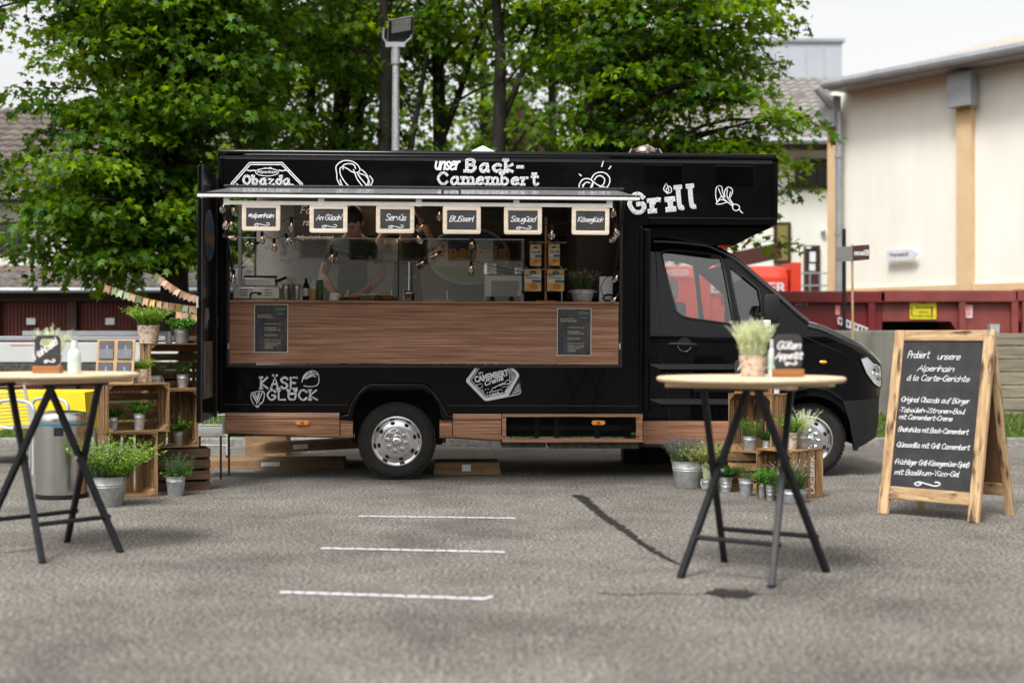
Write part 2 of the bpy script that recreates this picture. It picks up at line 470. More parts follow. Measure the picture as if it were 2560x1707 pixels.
def ribbon(mb, P, w, y, T=None, dstep=4e-5, k0=0):
    """flat pen stroke of width w along P (x, z) on the plane y facing -y"""
    n = len(P)
    if n < 2: return k0
    vs = []
    for i in range(n):
        a = P[max(0, i - 1)]; b = P[min(n - 1, i + 1)]
        dx, dz = b[0] - a[0], b[1] - a[1]; l = math.hypot(dx, dz) or 1
        nx, nz = -dz / l * w / 2, dx / l * w / 2
        ex = ez = 0
        if i == 0: ex, ez = -dx / l * w * 0.35, -dz / l * w * 0.35
        if i == n - 1: ex, ez = dx / l * w * 0.35, dz / l * w * 0.35
        yy = y - (k0 + i) * dstep
        vs += [(P[i][0] + nx + ex, yy, P[i][1] + nz + ez), (P[i][0] - nx + ex, yy, P[i][1] - nz + ez)]
    mb.add(vs, [(2 * i, 2 * i + 1, 2 * i + 3, 2 * i + 2) for i in range(n - 1)], T)
    return k0 + 2
def fit(polys, width, x0, z0, w, h, rot=0.0, cap=10.0, base=0.0):
    """scale word strokes so that the cap height is h and the width is w; optional turn about x0,z0"""
    sz = h / (cap - base); sx = w / width if width > .01 else sz
    c, s_ = math.cos(rot), math.sin(rot)
    return [[(x0 + (a * sx) * c - ((b - base) * sz) * s_, z0 + (a * sx) * s_ + ((b - base) * sz) * c) for a, b in P] for P in polys]
def script_text(name, s, x0, z0, w, h, y, pen, material, parent, slant=0.25, rot=0.0, cap=10.0, gap=1.2, serif=0.0, jit=0.25, seed=1, smooth=4, extra=None, T=None):
    P, wd = strokes(s, gap=gap, slant=slant, jit=jit, serif=serif, seed=seed, smooth=smooth)
    mb = MB(); k = 0
    for q in fit(P, wd, x0, z0, w, h, rot, cap): k = ribbon(mb, q, pen, y, T, k0=k)
    for q in extra or []: k = ribbon(mb, q, pen, y, T, k0=k)
    return mb.build(name, material, parent)
def slab_text(name, s, x0, z0, w, h, y, pen, white, hatch, parent, rot=0.0, edge=0.3, slant=0.0, gap=3.2, cap=10.0, serif=1.9, smooth=4, seed=1):
    """fat serif lettering: white outline with a hatched fill"""
    P, wd = strokes(s, gap=gap, slant=slant, serif=serif, smooth=smooth, seed=seed)
    P = fit(P, wd, x0 + pen / 2, z0 + pen / 2, w - pen, h - pen, rot, cap)
    a = MB(); k = 0
    for q in P: k = ribbon(a, q, pen, y, k0=k)
    o = a.build(name, white, parent)
    b = MB(); k = 0; y2 = y - 0.0025
    for q in P: k = ribbon(b, q, pen * (1 - edge), y2, k0=k)
    b.build('hatching', hatch, o)
    return o
def swirl(x, z, w, h):
    return smooth_poly([(x + w * 0.18, z + h * .55), (x + w * .05, z + h * .35), (x, z), (x + w * .12, z - h * .3), (x + w * .26, z + h * .1), (x + w * .14, z + h * .6), (x + w * .5, z + h * .2), (x + w * .8, z - h * .1), (x + w, z + h * .3), (x + w * .93, z + h * .8), (x + w * .8, z + h * .75)], 5)
# ================================================================ materials used all over
M_white = mat('white_print', (0.60, 0.60, 0.62), (0.70, 0.70, 0.72), rough=0.6, scale=25)
M_chalk = mat('chalk', (0.78, 0.78, 0.79), (0.60, 0.60, 0.62), rough=0.9, scale=60)
M_slate = mat('slate_board', (0.030, 0.030, 0.031), (0.045, 0.045, 0.047), rough=0.75, scale=9, spec=0.25)
M_paint = mat('black_car_paint', (0.0018, 0.0018, 0.0021), (0.0028, 0.0028, 0.0032), rough=0.16, spec=0.14, coat=0.10, scale=1.2, bump=0.006, bscale=5.0)
M_blacktrim = mat('black_trim', (0.008, 0.008, 0.009), (0.014, 0.014, 0.015), rough=0.38, scale=30)
M_plastic = mat('dark_grey_plastic', (0.010, 0.010, 0.011), (0.016, 0.016, 0.017), rough=0.55, scale=60, bump=0.05, spec=.28)
M_rubber = mat('tyre_rubber', (0.006, 0.006, 0.006), (0.015, 0.013, 0.011), rough=0.85, scale=14, bump=0.1)
M_dark = mat('dark_cavity', (0.006, 0.006, 0.006), rough=0.9)
M_chrome = mat('polished_alloy', (0.66, 0.66, 0.67), (0.68, 0.68, 0.69), rough=0.20, metal=1.0, scale=3, rvar=0.02)
M_alu = mat('aluminium', (0.62, 0.62, 0.62), (0.72, 0.72, 0.72), rough=0.38, metal=0.7, scale=12)
M_whitemetal = mat('white_lacquered_metal', (0.68, 0.67, 0.65), (0.76, 0.75, 0.73), rough=0.45, scale=9)
M_zinc = mat('galvanised_zinc', (0.34, 0.35, 0.36), (0.52, 0.53, 0.54), rough=0.45, metal=0.45, scale=22, rvar=0.10, objvar=0.12)
M_steel = mat('brushed_steel', (0.56, 0.55, 0.53), (0.60, 0.59, 0.57), rough=0.27, metal=1.0, scale=3, rvar=0.05)
M_soil = mat('soil', (0.02, 0.014, 0.010), (0.05, 0.035, 0.025), rough=1, scale=60, bump=0.6)
M_bark = mat('tree_bark', (0.009, 0.007, 0.005), (0.028, 0.022, 0.016), rough=0.95, scale=9, stretch=(1, 1, 0.25), bump=0.6, bdist=0.03)
M_twig = mat('twig_bark', (0.03, 0.024, 0.015), (0.07, 0.055, 0.03), rough=0.9, scale=12)
M_leaf = leafmat('maple_leaf', (0.022, 0.080, 0.004), (0.082, 0.185, 0.008), tr=0.54, var=0.6)
M_leaf2 = leafmat('maple_leaf_young', (0.085, 0.20, 0.006), (0.19, 0.335, 0.013), tr=0.54, var=0.3)
M_cord = mat('black_cable', (0.008, 0.008, 0.008), rough=0.5)

# ---------------------------------------------------------------- ground
def asphalt():
    m, N, L = _new('asphalt')
    out = N.new('ShaderNodeOutputMaterial'); b = N.new('ShaderNodeBsdfPrincipled'); L.new(b.outputs[0], out.inputs[0])
    b.inputs['Roughness'].default_value = 0.9; b.inputs['Specular IOR Level'].default_value = 0.25
    tc = N.new('ShaderNodeTexCoord')
    def noise(s, d=3, r=0.6):
        n = N.new('ShaderNodeTexNoise'); n.inputs['Scale'].default_value = s; n.inputs['Detail'].default_value = d
        n.inputs['Roughness'].default_value = r; L.new(tc.outputs['Object'], n.inputs['Vector']); return n
    def ramp(n, stops):
        r = N.new('ShaderNodeValToRGB'); e = r.color_ramp.elements
        e[0].position, e[0].color = stops[0][0], (*stops[0][1], 1); e[1].position, e[1].color = stops[-1][0], (*stops[-1][1], 1)
        for p, c in stops[1:-1]: q = e.new(p); q.color = (*c, 1)
        L.new(n.outputs[0], r.inputs[0]); return r
    fine = noise(46, 4, 0.85); mid = noise(2.6, 5); big = noise(0.35, 4); dark = noise(0.9, 4)
    r1 = ramp(fine, [(0.36, (0.020, 0.018, 0.016)), (0.455, (0.105, 0.097, 0.087)), (0.54, (0.230, 0.214, 0.193)), (0.65, (0.64, 0.61, 0.565))])
    r2 = ramp(mid, [(0.30, (0.78, 0.77, 0.76)), (0.52, (0.95, 0.95, 0.94)), (0.72, (1.12, 1.11, 1.09))])
    r3 = ramp(big, [(0.35, (0.80, 0.78, 0.76)), (0.65, (1.08, 1.07, 1.05))])
    def mul(a, c):
        x = N.new('ShaderNodeMix'); x.data_type = 'RGBA'; x.blend_type = 'MULTIPLY'; x.inputs[0].default_value = 1
        L.new(a, x.inputs[6]); L.new(c, x.inputs[7]); return x.outputs[2]
    grit = noise(150, 2, 0.7); r5 = ramp(grit, [(0.32, (0.72, 0.72, 0.72)), (0.68, (1.25, 1.25, 1.25))])
    r4 = ramp(dark, [(0.34, (0.66, 0.66, 0.66)), (0.50, (0.96, 0.96, 0.96)), (0.70, (1.04, 1.04, 1.04))])
    L.new(mul(mul(mul(mul(r1.outputs[0], r2.outputs[0]), r3.outputs[0]), r4.outputs[0]), r5.outputs[0]), b.inputs['Base Color'])
    bp = N.new('ShaderNodeBump'); bp.inputs['Strength'].default_value = 0.7; bp.inputs['Distance'].default_value = 0.006
    L.new(fine.outputs[0], bp.inputs['Height']); L.new(bp.outputs[0], b.inputs['Normal'])
    return m
M_asphalt = asphalt()
g = MB(); g.add([(-150, -150, 0), (150, -150, 0), (150, 250, 0), (-150, 250, 0)], [(0, 1, 2, 3)])
struct(g.build('ground', M_asphalt))

M_tar = mat('tar_seam', (0.008, 0.007, 0.006), (0.040, 0.036, 0.032), rough=0.85, scale=46, bump=0.3, spec=.2)
def blob_strip(name, pts, w, z, material, seed=3):
    r = random.Random(seed); A = []; B = []
    P = smooth_poly(pts, 34)
    for i, (x, y) in enumerate(P):
        a = P[max(0, i - 1)]; b = P[min(len(P) - 1, i + 1)]
        dx, dy = b[0] - a[0], b[1] - a[1]; l = math.hypot(dx, dy)
        ww = w * r.uniform(0.45, 1.35) * (1.0 - .72 * i / len(P)) * (0.25 + 0.75 * min(1, i / 8, (len(P) - 1 - i) / 20))
        sh = r.uniform(-.3, .3) * w
        A.append((x - dy / l * (ww + sh), y + dx / l * (ww + sh), z)); B.append((x + dy / l * (ww - sh), y - dx / l * (ww - sh), z))
    m = MB(); m.strip(A, B); return m.build(name, material)
tar = [gnd(*p)[:2] for p in ((1440, 1237), (1462, 1250), (1502, 1284), (1560, 1325), (1610, 1362), (1660, 1392), (1700, 1414))]
tag(blob_strip('tar_seam', tar, 0.048, 0.004, M_tar), 'dark tar seam running across the asphalt towards the right bar table', 'tar seam')
sp = gnd(1832, 1484); m_ = MB(); r_ = random.Random(4)
pts_ = [(sp.x + math.cos(t) * 0.125 * r_.uniform(.7, 1.2), sp.y + math.sin(t) * 0.13 * r_.uniform(.6, 1.2), 0.004) for t in [k * math.pi / 12 for k in range(24)]]
m_.add(pts_, [tuple(range(24))])
tag(m_.build('oil_stain', M_tar), 'small dark oil stain on the asphalt below the right bar table', 'stain')
crk = [gnd(*p)[:2] for p in ((1490, 1482), (1560, 1487), (1640, 1483), (1720, 1486), (1800, 1484), (1900, 1487), (1990, 1483))]
tag(blob_strip('asphalt_crack', crk, 0.010, 0.003, M_tar, 9), 'hairline crack running through the oil stain on the asphalt', 'crack')
rg = random.Random(12); gm_ = MB()
for k in range(260):
    px, py = rg.uniform(-50, 2600), 1190 + 540 * rg.random() ** .7
    p = gnd(px, py); s = rg.uniform(.003, .008)
    gm_.box((p.x, p.y, s * .35), (s * rg.uniform(.8, 1.8), s, s * .7), Matrix.Translation((p.x, p.y, 0)) @ Matrix.Rotation(rg.uniform(0, 3), 4, 'Z') @ Matrix.Translation((-p.x, -p.y, 0)))
tag(stuff(gm_.build('grit', mat('loose_grit', (.05, .045, .04), (.38, .35, .30), rough=.9, scale=3))), 'loose grit and small stones scattered over the asphalt', 'grit')
lf = MB()
for k, (px, py) in enumerate(((1283, 1222), (610, 1245), (2050, 1645))):
    p = gnd(px, py); a = k * 1.3; s = .018
    o = MB().add([(p.x + s * math.cos(a + t) * (1 if j % 2 else .55), p.y + s * math.sin(a + t) * (1 if j % 2 else .55), .004 + .004 * (j % 3)) for j, t in enumerate([q * math.pi / 4 for q in range(8)])], [tuple(range(8))]).build('fallen_leaf', mat('dry_leaf', (.30, .20, .08), (.42, .33, .16), rough=.9, scale=30))
    tag(o, ('small dry leaf on the asphalt right of the rear wheel', 'small dry leaf on the asphalt beside the long carton', 'small dry leaf on the asphalt near the lower right corner')[k], 'leaf', 'fallen leaves on the asphalt')
# three strips of white tape
M_tape = mat('white_tape', (0.74, 0.74, 0.76), (0.60, 0.60, 0.62), rough=0.5, scale=14)
for nm, (a, b, tail), lab in (
        ('tape_strip', ((897, 1291), (1289, 1296), None), 'white distance tape strip on the asphalt, farthest of three'),
        ('tape_strip', ((803, 1371), (1262, 1381), None), 'white distance tape strip on the asphalt, middle of three'),
        ('tape_strip', ((700, 1481), (1209, 1498), (1232, 1492)), 'white distance tape strip with a bent right end, nearest of three')):
    A = gnd(*a); B = gnd(*b); m_ = MB(); w = 0.027; P = []
    n = 16; rr = random.Random(len(lab))
    for i in range(n + 1): P.append(A.lerp(B, i / n) + Vector((0, rr.uniform(-.004, .004), 0)))
    if tail: P.append(gnd(*tail))
    m_.strip([(p.x, p.y - w, 0.004 + 0.0015 * (i % 2)) for i, p in enumerate(P)], [(p.x, p.y + w, 0.004 + 0.0015 * (i % 2)) for i, p in enumerate(P)])
    o = m_.build(nm, M_tape); tag(o, lab, 'tape', 'white tape strips on the asphalt')
    t2 = MB()                                    # the printed tick marks on the tape
    for i in range(1, n): 
        p = A.lerp(B, i / n); t2.box((p.x, p.y, 0.0062), (0.008, 0.03, 0.0006))
    t2.build('tick_marks', M_plastic, o)

# verge: kerb and grass bank behind the lorry
M_kerb = mat('kerb_stone', (0.16, 0.15, 0.14), (0.30, 0.29, 0.27), rough=0.9, scale=14, bump=0.3)
kx = -12.0; kerb = struct(MB().box2((-14, 16.72, 0.0), (13, 16.80, 0.06)).build('kerb', M_kerb))
i = 0
while kx < 11:
    slat('kerb_stone', (kx + 0.5, 16.64, 0.045), (0.985, 0.15, 0.11), M_kerb, kerb, (0, 0, rng.uniform(-.004, .004)), 0.015); kx += 1.0
M_earth = mat('verge_earth', (0.035, 0.05, 0.015), (0.06, 0.08, 0.02), rough=1, scale=5)
m_ = MB(); m_.add([(-14, 16.8, 0.05), (13, 16.8, 0.05), (13, 19.6, 0.24), (-14, 19.6, 0.24), (13, 24, 0.24), (-14, 24, 0.24)], [(0, 1, 2, 3), (3, 2, 4, 5)])
struct(m_.build('verge', M_earth))
def tri_mesh(name, V, T, material, parent=None, smooth=False):
    me = bpy.data.meshes.new(name)
    V = np.asarray(V, dtype=np.float32).reshape(-1, 3); T = np.asarray(T, dtype=np.int32).reshape(-1, 3)
    me.vertices.add(len(V)); me.vertices.foreach_set('co', V.ravel())
    me.loops.add(T.size); me.loops.foreach_set('vertex_index', T.ravel())
    me.polygons.add(len(T)); me.polygons.foreach_set('loop_start', np.arange(0, T.size, 3, dtype=np.int32))
    if smooth: me.polygons.foreach_set('use_smooth', np.ones(len(T), dtype=bool))
    me.update(calc_edges=True); me.validate()
    return link(name, me, material, parent)
NR = np.random.RandomState(11)
M_grass = leafmat('grass_blade', (0.060, 0.130, 0.015), (0.130, 0.210, 0.030), tr=0.3, var=0.35)
n = 42000
bx = NR.uniform(-12, 11, n); by = 16.8 + 3.4 * NR.rand(n) ** 1.3; bz = np.interp(by, [16.8, 19.6, 24], [0.05, 0.24, 0.24])
h = NR.uniform(0.03, 0.09, n); a = NR.uniform(0, 6.28, n); w = NR.uniform(0.006, 0.012, n)
lx = NR.normal(0, .04, n); ly = NR.normal(0, .04, n)
V = np.stack([np.stack([bx - np.cos(a) * w, by - np.sin(a) * w, bz], 1), np.stack([bx + np.cos(a) * w, by + np.sin(a) * w, bz], 1), np.stack([bx + lx, by + ly, bz + h], 1)], 1)
gr = stuff(tri_mesh('grass', V, np.arange(3 * n), M_grass)); tag(gr, 'short green grass on the verge behind the food truck', 'grass')

# ---------------------------------------------------------------- background buildings
M_cream = mat('cream_render', (0.75, 0.745, 0.67), (0.83, 0.825, 0.75), rough=0.9, scale=1.6, stretch=(1, 1, .22), detail=7, bump=0.15, bscale=45)
M_housewall = mat('pale_house_render', (0.80, 0.78, 0.68), (0.86, 0.84, 0.74), rough=0.9, scale=2)
M_white_clad = mat('pale_grey_cladding', (0.36, 0.38, 0.42), (0.40, 0.42, 0.46), rough=0.6, scale=1)
M_beige = mat('beige_render', (0.62, 0.44, 0.25), (0.68, 0.49, 0.29), rough=0.85, scale=3)
M_sheet = mat('grey_sheet_metal', (0.27, 0.285, 0.305), (0.34, 0.355, 0.375), rough=0.45, metal=0.3, scale=3)
M_roofgrey = mat('grey_roof_tile', (0.17, 0.155, 0.145), (0.27, 0.25, 0.235), rough=0.85, scale=5)
M_roofbrown = mat('brown_roof_tile', (0.075, 0.060, 0.052), (0.15, 0.125, 0.105), rough=0.85, scale=4)
M_roofpale = mat('pale_roof_sheet', (0.36, 0.34, 0.28), (0.42, 0.39, 0.33), rough=0.8, scale=2)
M_eternit = mat('mossy_corrugated_sheet', (0.09, 0.075, 0.07), (0.19, 0.17, 0.16), rough=0.95, scale=5, bump=0.2)
M_moss = mat('ochre_moss', (0.16, 0.075, 0.010), (0.24, 0.12, 0.02), rough=1, scale=20)
M_brownwood = mat('dark_brown_timber', (0.030, 0.010, 0.007), (0.055, 0.018, 0.012), rough=0.7, scale=6, stretch=(8, 8, 1))
M_garage = mat('oxblood_garage_door', (0.095, 0.016, 0.012), (0.14, 0.024, 0.018), rough=0.6, scale=3)
M_pane = mat('dark_window_pane', (0.012, 0.013, 0.014), rough=0.06, spec=0.6)
M_olive = mat('olive_blind', (0.20, 0.18, 0.04), rough=0.7)
M_paper = mat('white_paper', (0.75, 0.76, 0.78), rough=0.7)

def wavy_roof(name, P0, U, V, pitch, rows, amp, material, parent, step=0.03, samples=6):
    """tiled or corrugated roof plane: P0 eave corner, U along the eave, V up the slope"""
    P0, U, V = Vector(P0), Vector(U), Vector(V); Nn = U.cross(V).normalized()
    if Nn.z < 0: Nn = -Nn
    nu = int(U.length / pitch * samples)
    mb = MB()
    for r in range(rows):
        A = []; B = []
        for i in range(nu + 1):
            u = i / nu; hgt = amp * abs(math.sin(math.pi * u * U.length / pitch))
            A.append(P0 + U * u + V * (r / rows) + Nn * (hgt + step)); B.append(P0 + U * u + V * ((r + 1) / rows + 0.004) + Nn * hgt)
        mb.strip([tuple(p) for p in A], [tuple(p) for p in B])
        mb.strip([tuple(p - Nn * (step + .01)) for p in A], [tuple(p) for p in A])
    return stuff(mb.build(name, material, parent, smooth=True, angle=50))

# house on the left
hl = thing('tiled_house', 'cream house with brown tiled roof behind the maple at the left', 'house', (-10.6, 31.5, 0))
MB().box2((-5, 0, 0), (4.0, 7.5, 4.35)).build('wall', M_housewall, hl)
MB().box2((-5.2, -0.55, 4.25), (4.3, 0.3, 4.40)).build('soffit', M_brownwood, hl)
wavy_roof('roof', (-5.3, -0.65, 4.35), (9.7, 0, 0), (0, 3.7, 2.45), 0.27, 15, 0.05, M_roofbrown, hl)
MB().prism([(-5.1, 4.3), (4.1, 4.3), (4.1, 6.6), (-5.1, 6.6)], 3.0, 3.05).build('gable_board', M_brownwood, hl)
MB().tube([(-5.2, -0.72, 4.33), (4.3, -0.72, 4.33)], 0.07).build('gutter', M_sheet, hl)
for x0, x1 in ((-2.6, -0.22), (1.3, 2.5)):
    z0, z1 = 3.12, 3.83
    w = MB().box2((x0, -0.06, z0), (x1, 0.05, z1)).build('window', M_brownwood, hl)
    nn = 2
    for k in range(nn):
        a = x0 + 0.08 + k * (x1 - x0 - .08) / nn; b = x0 + (k + 1) * (x1 - x0 - .08) / nn
        MB().box2((a, -0.075, z0 + .08), (b, -0.055, z1 - .08)).build('pane', M_pane, w)
hb = thing('rear_roof_house', 'second brown tiled roof rising behind the left house', 'house', (-11.2, 38, 0))
MB().box2((-6, 0, 0), (4.3, 6, 5.6)).build('wall', M_cream, hb)
wavy_roof('roof', (-6.2, -0.4, 5.5), (10.7, 0, 0), (0, 3.4, 2.05), 0.3, 14, 0.05, M_roofbrown, hb)

# garages
gx0 = at(-180, 0, 24).x; gx1 = at(600, 0, 24).x
ga = thing('garage_row', 'oxblood garage row with mossy corrugated roof under the maple', 'garage', (gx0, 24, 0))
Wg = gx1 - gx0
def glx(px): return at(px, 0, 24).x - gx0
MB().box2((0, 0.12, 0), (Wg, 4.6, 2.02)).build('wall', M_brownwood, ga)
MB().box2((0, -0.02, 1.88), (Wg, 0.11, 2.06)).build('lintel', M_brownwood, ga)
wavy_roof('roof', (-0.3, -0.28, 2.08), (Wg + 0.5, 0, 0), (0, 2.6, 0.50), 0.177, 3, 0.045, M_eternit, ga, step=0.02)
mr_ = random.Random(5)
for k in range(16):                                    # ochre moss streaks down the sheets
    x = mr_.uniform(0.2, Wg * 0.75); t0 = mr_.uniform(0.05, .7); t1 = t0 + mr_.uniform(.1, .3)
    x = round(x / 0.177) * 0.177 - 0.3 + 0.177
    MB().add([(x - .035, -0.28 + 2.6 * t0, 2.13 + .5 * t0), (x + .035, -0.28 + 2.6 * t0, 2.13 + .5 * t0), (x + .03, -0.28 + 2.6 * t1, 2.13 + .5 * t1), (x - .03, -0.28 + 2.6 * t1, 2.13 + .5 * t1)], [(0, 1, 2, 3)]).build('moss_streak', M_moss, ga)
MB().tube([(-0.3, -0.33, 2.06), (Wg + 0.2, -0.33, 2.06)], 0.05).build('gutter', M_sheet, ga)
for d0, d1 in ((-170, -8), (0, 166), (194, 368), (394, 560)):
    a, b = glx(d0), glx(d1); n_ = int((b - a) / 0.06); A = []; B = []
    for i in range(n_ * 4 + 1):
        x = a + (b - a) * i / (n_ * 4); y = 0.06 + (0.022 if (i // 2) % 2 else 0)
        A.append((x, y, 0)); B.append((x, y, 1.87))
    dd = MB().strip(A, B).build('door', M_garage, ga)
    c = (a + b) / 2
    MB().box2((c - .075 - .05, 0.03, 1.49), (c + .075 - .05, 0.045, 1.60)).build('number_plate', M_paper, dd)
for d0, d1 in ((-8, 0), (168, 192), (370, 392)):
    MB().box2((glx(d0), -0.03, 0), (glx(d1), 0.1, 1.875)).build('pillar', M_brownwood, ga)

# cream building in the middle distance
YB = 34.0
bm_ = thing('cream_office_building', 'cream building with grey tiled roof and brown windows beyond the red skips', 'building', (at(1500, 0, YB).x, YB, 0))
bx0 = at(1500, 0, YB).x
def bl(px): return at(px, 0, YB).x - bx0
def bz_(py): return at(0, py, YB).z
MB().box2((0, 0, 0), (bl(2150), 7, bz_(372))).build('wall', M_cream, bm_)
MB().box2((-0.2, -0.7, bz_(376)), (bl(2180), 0.2, bz_(366))).build('soffit', M_brownwood, bm_)
wavy_roof('roof', (-0.3, -0.75, bz_(364)), (bl(2190) + .3, 0, 0), (0, 4.4, 2.25), 0.3, 16, 0.05, M_roofgrey, bm_)
MB().tube([(-.3, -0.82, bz_(364)), (bl(2180), -0.82, bz_(364))], 0.08).build('gutter', M_sheet, bm_)
sk = MB(); q = (bl(2040), 2.6, bz_(228)); sk.prism([(q[0] - .5, q[2]), (q[0] + .5, q[2]), (q[0], q[2] + .35)], 1.9, 3.2); sk.build('dormer', M_roofgrey, bm_)
for (a, b, t, u, kind) in ((1986, 2090, 398, 474, 'w'), (1700, 1790, 398, 474, 'w'), (1934, 1976, 556, 660, 'o'), (2009, 2049, 614, 735, 'd')):
    w = MB().box2((bl(a), -0.07, bz_(u)), (bl(b), 0.04, bz_(t))).build('door' if kind == 'd' else 'window', M_brownwood, bm_)
    k2 = 2 if kind == 'w' else 1
    for k in range(k2):
        x0 = bl(a) + 0.08 + k * (bl(b) - bl(a) - .08) / k2; x1 = bl(a) + (k + 1) * (bl(b) - bl(a) - .08) / k2
        MB().box2((x0, -0.085, bz_(u) + (.62 if kind == 'd' else .08)), (x1, -0.06, bz_(t) - .08)).build('pane', M_olive if kind == 'o' else M_pane, w)
    if kind == 'd':
        MB().box2((bl(2022), -0.1, bz_(655)), (bl(2037), -0.09, bz_(630))).build('notice', M_paper, w)
        MB().box2((bl(2021), -0.1, bz_(677)), (bl(2036), -0.09, bz_(660))).build('notice', M_paper, w)
        MB().box2((bl(2013), -0.09, bz_(622)), (bl(2026), -0.08, bz_(617))).build('lamp', M_paper, w)
MB().lathe([(0.001, -.05), (.05, -.04), (.07, 0), (.05, .04), (.001, .05)], 12, Matrix.Translation((bl(2056), -.08, bz_(580)))).build('wall_lamp', M_white_clad, bm_)
rail = thing('stair_railing', 'thin grey metal railing before the brown door of the cream building', 'railing', (at(2000, 0, 32).x, 32, 0))
rp_ = MB(); L_ = at(2075, 0, 32).x - at(2000, 0, 32).x
for zz in (at(0, 683, 32).z, at(0, 714, 32).z): rp_.tube([(0, 0, zz), (L_, 0, zz)], .02, 6)
for k in range(4): rp_.tube([(L_ * k / 3, 0, 0), (L_ * k / 3, 0, at(0, 683, 32).z)], .02, 6)
rp_.build('rails', M_sheet, rail)

wt = thing('white_tower_block', 'pale windowless block with flat roof behind the grey tiled roof', 'building', (at(1880, 0, 55).x, 55, 0))
x1_ = at(2105, 0, 55).x - at(1880, 0, 55).x
MB().box2((0, 0, 0), (x1_, 8, at(0, 106, 55).z)).build('wall', M_white_clad, wt)
MB().box2((-.1, -.1, at(0, 106, 55).z), (x1_ + .1, 8.1, at(0, 98, 55).z)).build('coping', M_sheet, wt)
for k in range(1, 5): MB().box2((x1_ * k / 5 - .02, -.03, 0), (x1_ * k / 5 + .02, .01, at(0, 106, 55).z - .02)).build('cladding_joint', M_white_clad, wt)

# big hall on the right
hall = thing('warehouse_hall', 'large cream hall with beige pilasters and grey gutter on the right', 'building', (6.73, 30.0, 0), R(-54.6))
MH = mw(hall)
def hp(px, py, d=0.0): return plane_hit(MH, px, py, d)
ze = hp(2078, 232)[1]
MB().box2((0, 0, 0), (14, 9, ze)).build('wall', M_cream, hall)
MB().box2((-0.05, -0.09, 0), (14, -0.005, hp(2400, 712)[1])).build('plinth', M_beige, hall)
# roof plane rising away from the gutter
MB().add([(hp(2068, 232, -.6)[0], -0.6, ze + .02), (14, -0.6, ze + .02), (14, 4.6, ze + 1.55), (1.2, 4.6, ze + 1.55), (-0.1, 9.6, ze)], [(0, 1, 2, 3), (0, 3, 4)]).build('roof', M_roofpale, hall)
MB().box2((hp(2068, 232, -.58)[0], -0.58, ze - .07), (14, 0.3, ze - .02)).build('soffit', M_sheet, hall)
gxl = hp(2060, 232, -.68)[0]; gt = MB(); gt.tube([(gxl, -0.68, ze + .03), (14, -0.68, ze + .03)], 0.10, 10); gto = gt.build('gutter', M_sheet, hall)
for k in range(1, 14): MB().tube([(k * 0.9, -0.68, ze + .03), (k * .9 + .05, -0.68, ze + .03)], 0.108, 10).build('gutter_joint', M_sheet, gto)
for k, (a, b) in enumerate(((2070, 2090), (2392, 2428), (2760, 2800))):
    xa = hp(a, 500, -.12)[0]; xb = hp(b, 500, -.12)[0]
    MB().box2((xa, -0.14, 0), (xb, -0.003, ze - .55)).build('pilaster', M_beige, hall)
    MB().box2((xa - .05, -0.36, ze - .78), (xb + .16, -0.145, ze - .15)).build('pilaster_cap', M_sheet, hall)
xp = hp(2097, 500, -.2)[0]
MB().tube([(xp - .2, -.66, ze), (xp - .1, -.4, ze - .3), (xp, -.2, ze - .5), (xp, -.2, 0)], .075, 8).build('downpipe', M_sheet, hall)
for zz in (5.0, 3.4, 2.2): MB().tube([(xp, -.2, zz), (xp, -.2, zz + .06)], .09, 8).build('pipe_bracket', M_sheet, hall)
# 'Versand' arrow sign on the hall
MSG = mat('pale_sign_board', (0.62, 0.66, 0.74), (0.66, 0.70, 0.77), rough=0.5, scale=3)
a, b = hp(2216, 649, -.16), hp(2295, 622, -.16)
vs = tag(MB().prism([(a[0], a[1]), (b[0] - (b[0] - a[0]) * .18, a[1]), (b[0], (a[1] + b[1]) / 2), (b[0] - (b[0] - a[0]) * .18, b[1]), (a[0], b[1])], -.16, -.13).build('arrow_sign', MSG), "pale arrow shaped sign reading Versand on the hall wall", 'sign')
vs.location = hall.location; vs.rotation_euler = hall.rotation_euler
M_ink = mat('black_ink', (0.012, 0.012, 0.014), rough=0.7)
w_ = b[0] - a[0]
print_text('lettering', 'Versand', a[0] + w_ * .09, a[1] + (b[1] - a[1]) * .26, w_ * .6, (b[1] - a[1]) * .5, -.164, M_ink, vs, off=.01)

# ---------------------------------------------------------------- retaining walls, skips, compactor
M_conc = mat('weathered_concrete', (0.10, 0.095, 0.08), (0.21, 0.20, 0.17), rough=0.95, scale=2.2, stretch=(1, 1, .4), bump=0.3, bscale=30, detail=7)
YW = 19.3
xa, xb = at(1850, 0, YW).x, at(2262, 0, YW).x
cw = tag(MB().box2((0, 0, 0), (xb - xa, .22, at(0, 826, YW).z), bev=.02).build('concrete_wall', M_conc), 'low stained concrete retaining wall behind the truck bonnet', 'wall'); cw.location = (xa, YW, 0.0)
M_plank = woodmat('weathered_plank', (0.12, 0.105, 0.072), (0.29, 0.26, 0.19), 'x', 2.0, 0.85, 14, 0.15)
pw = thing('plank_wall', 'weathered horizontal plank retaining wall behind the chalkboard', 'wall', (xb + .01, YW, 0))
z = 0.1; k = 0
ph = (at(0, 832, YW).z - 0.1) / 7
for k in range(7):
    slat('plank', (2.6, 0.06 + rng.uniform(-.006, .006), 0.1 + ph * (k + .5)), (5.2, .09, ph - .012), M_plank, pw, (0, 0, rng.uniform(-.002, .002)), .008)
for k in range(5): slat('post', (0.15 + k * 1.2, .18, .68), (.12, .12, 1.3), M_plank, pw)
px_ = at(2486, 0, YW + .3).x
tag(MB().box2((px_ - .065, YW + .28, 0), (px_ + .065, YW + .4, at(0, 810, YW + .3).z)).build('steel_post', M_zinc), 'galvanised steel post rising behind the plank wall', 'post')

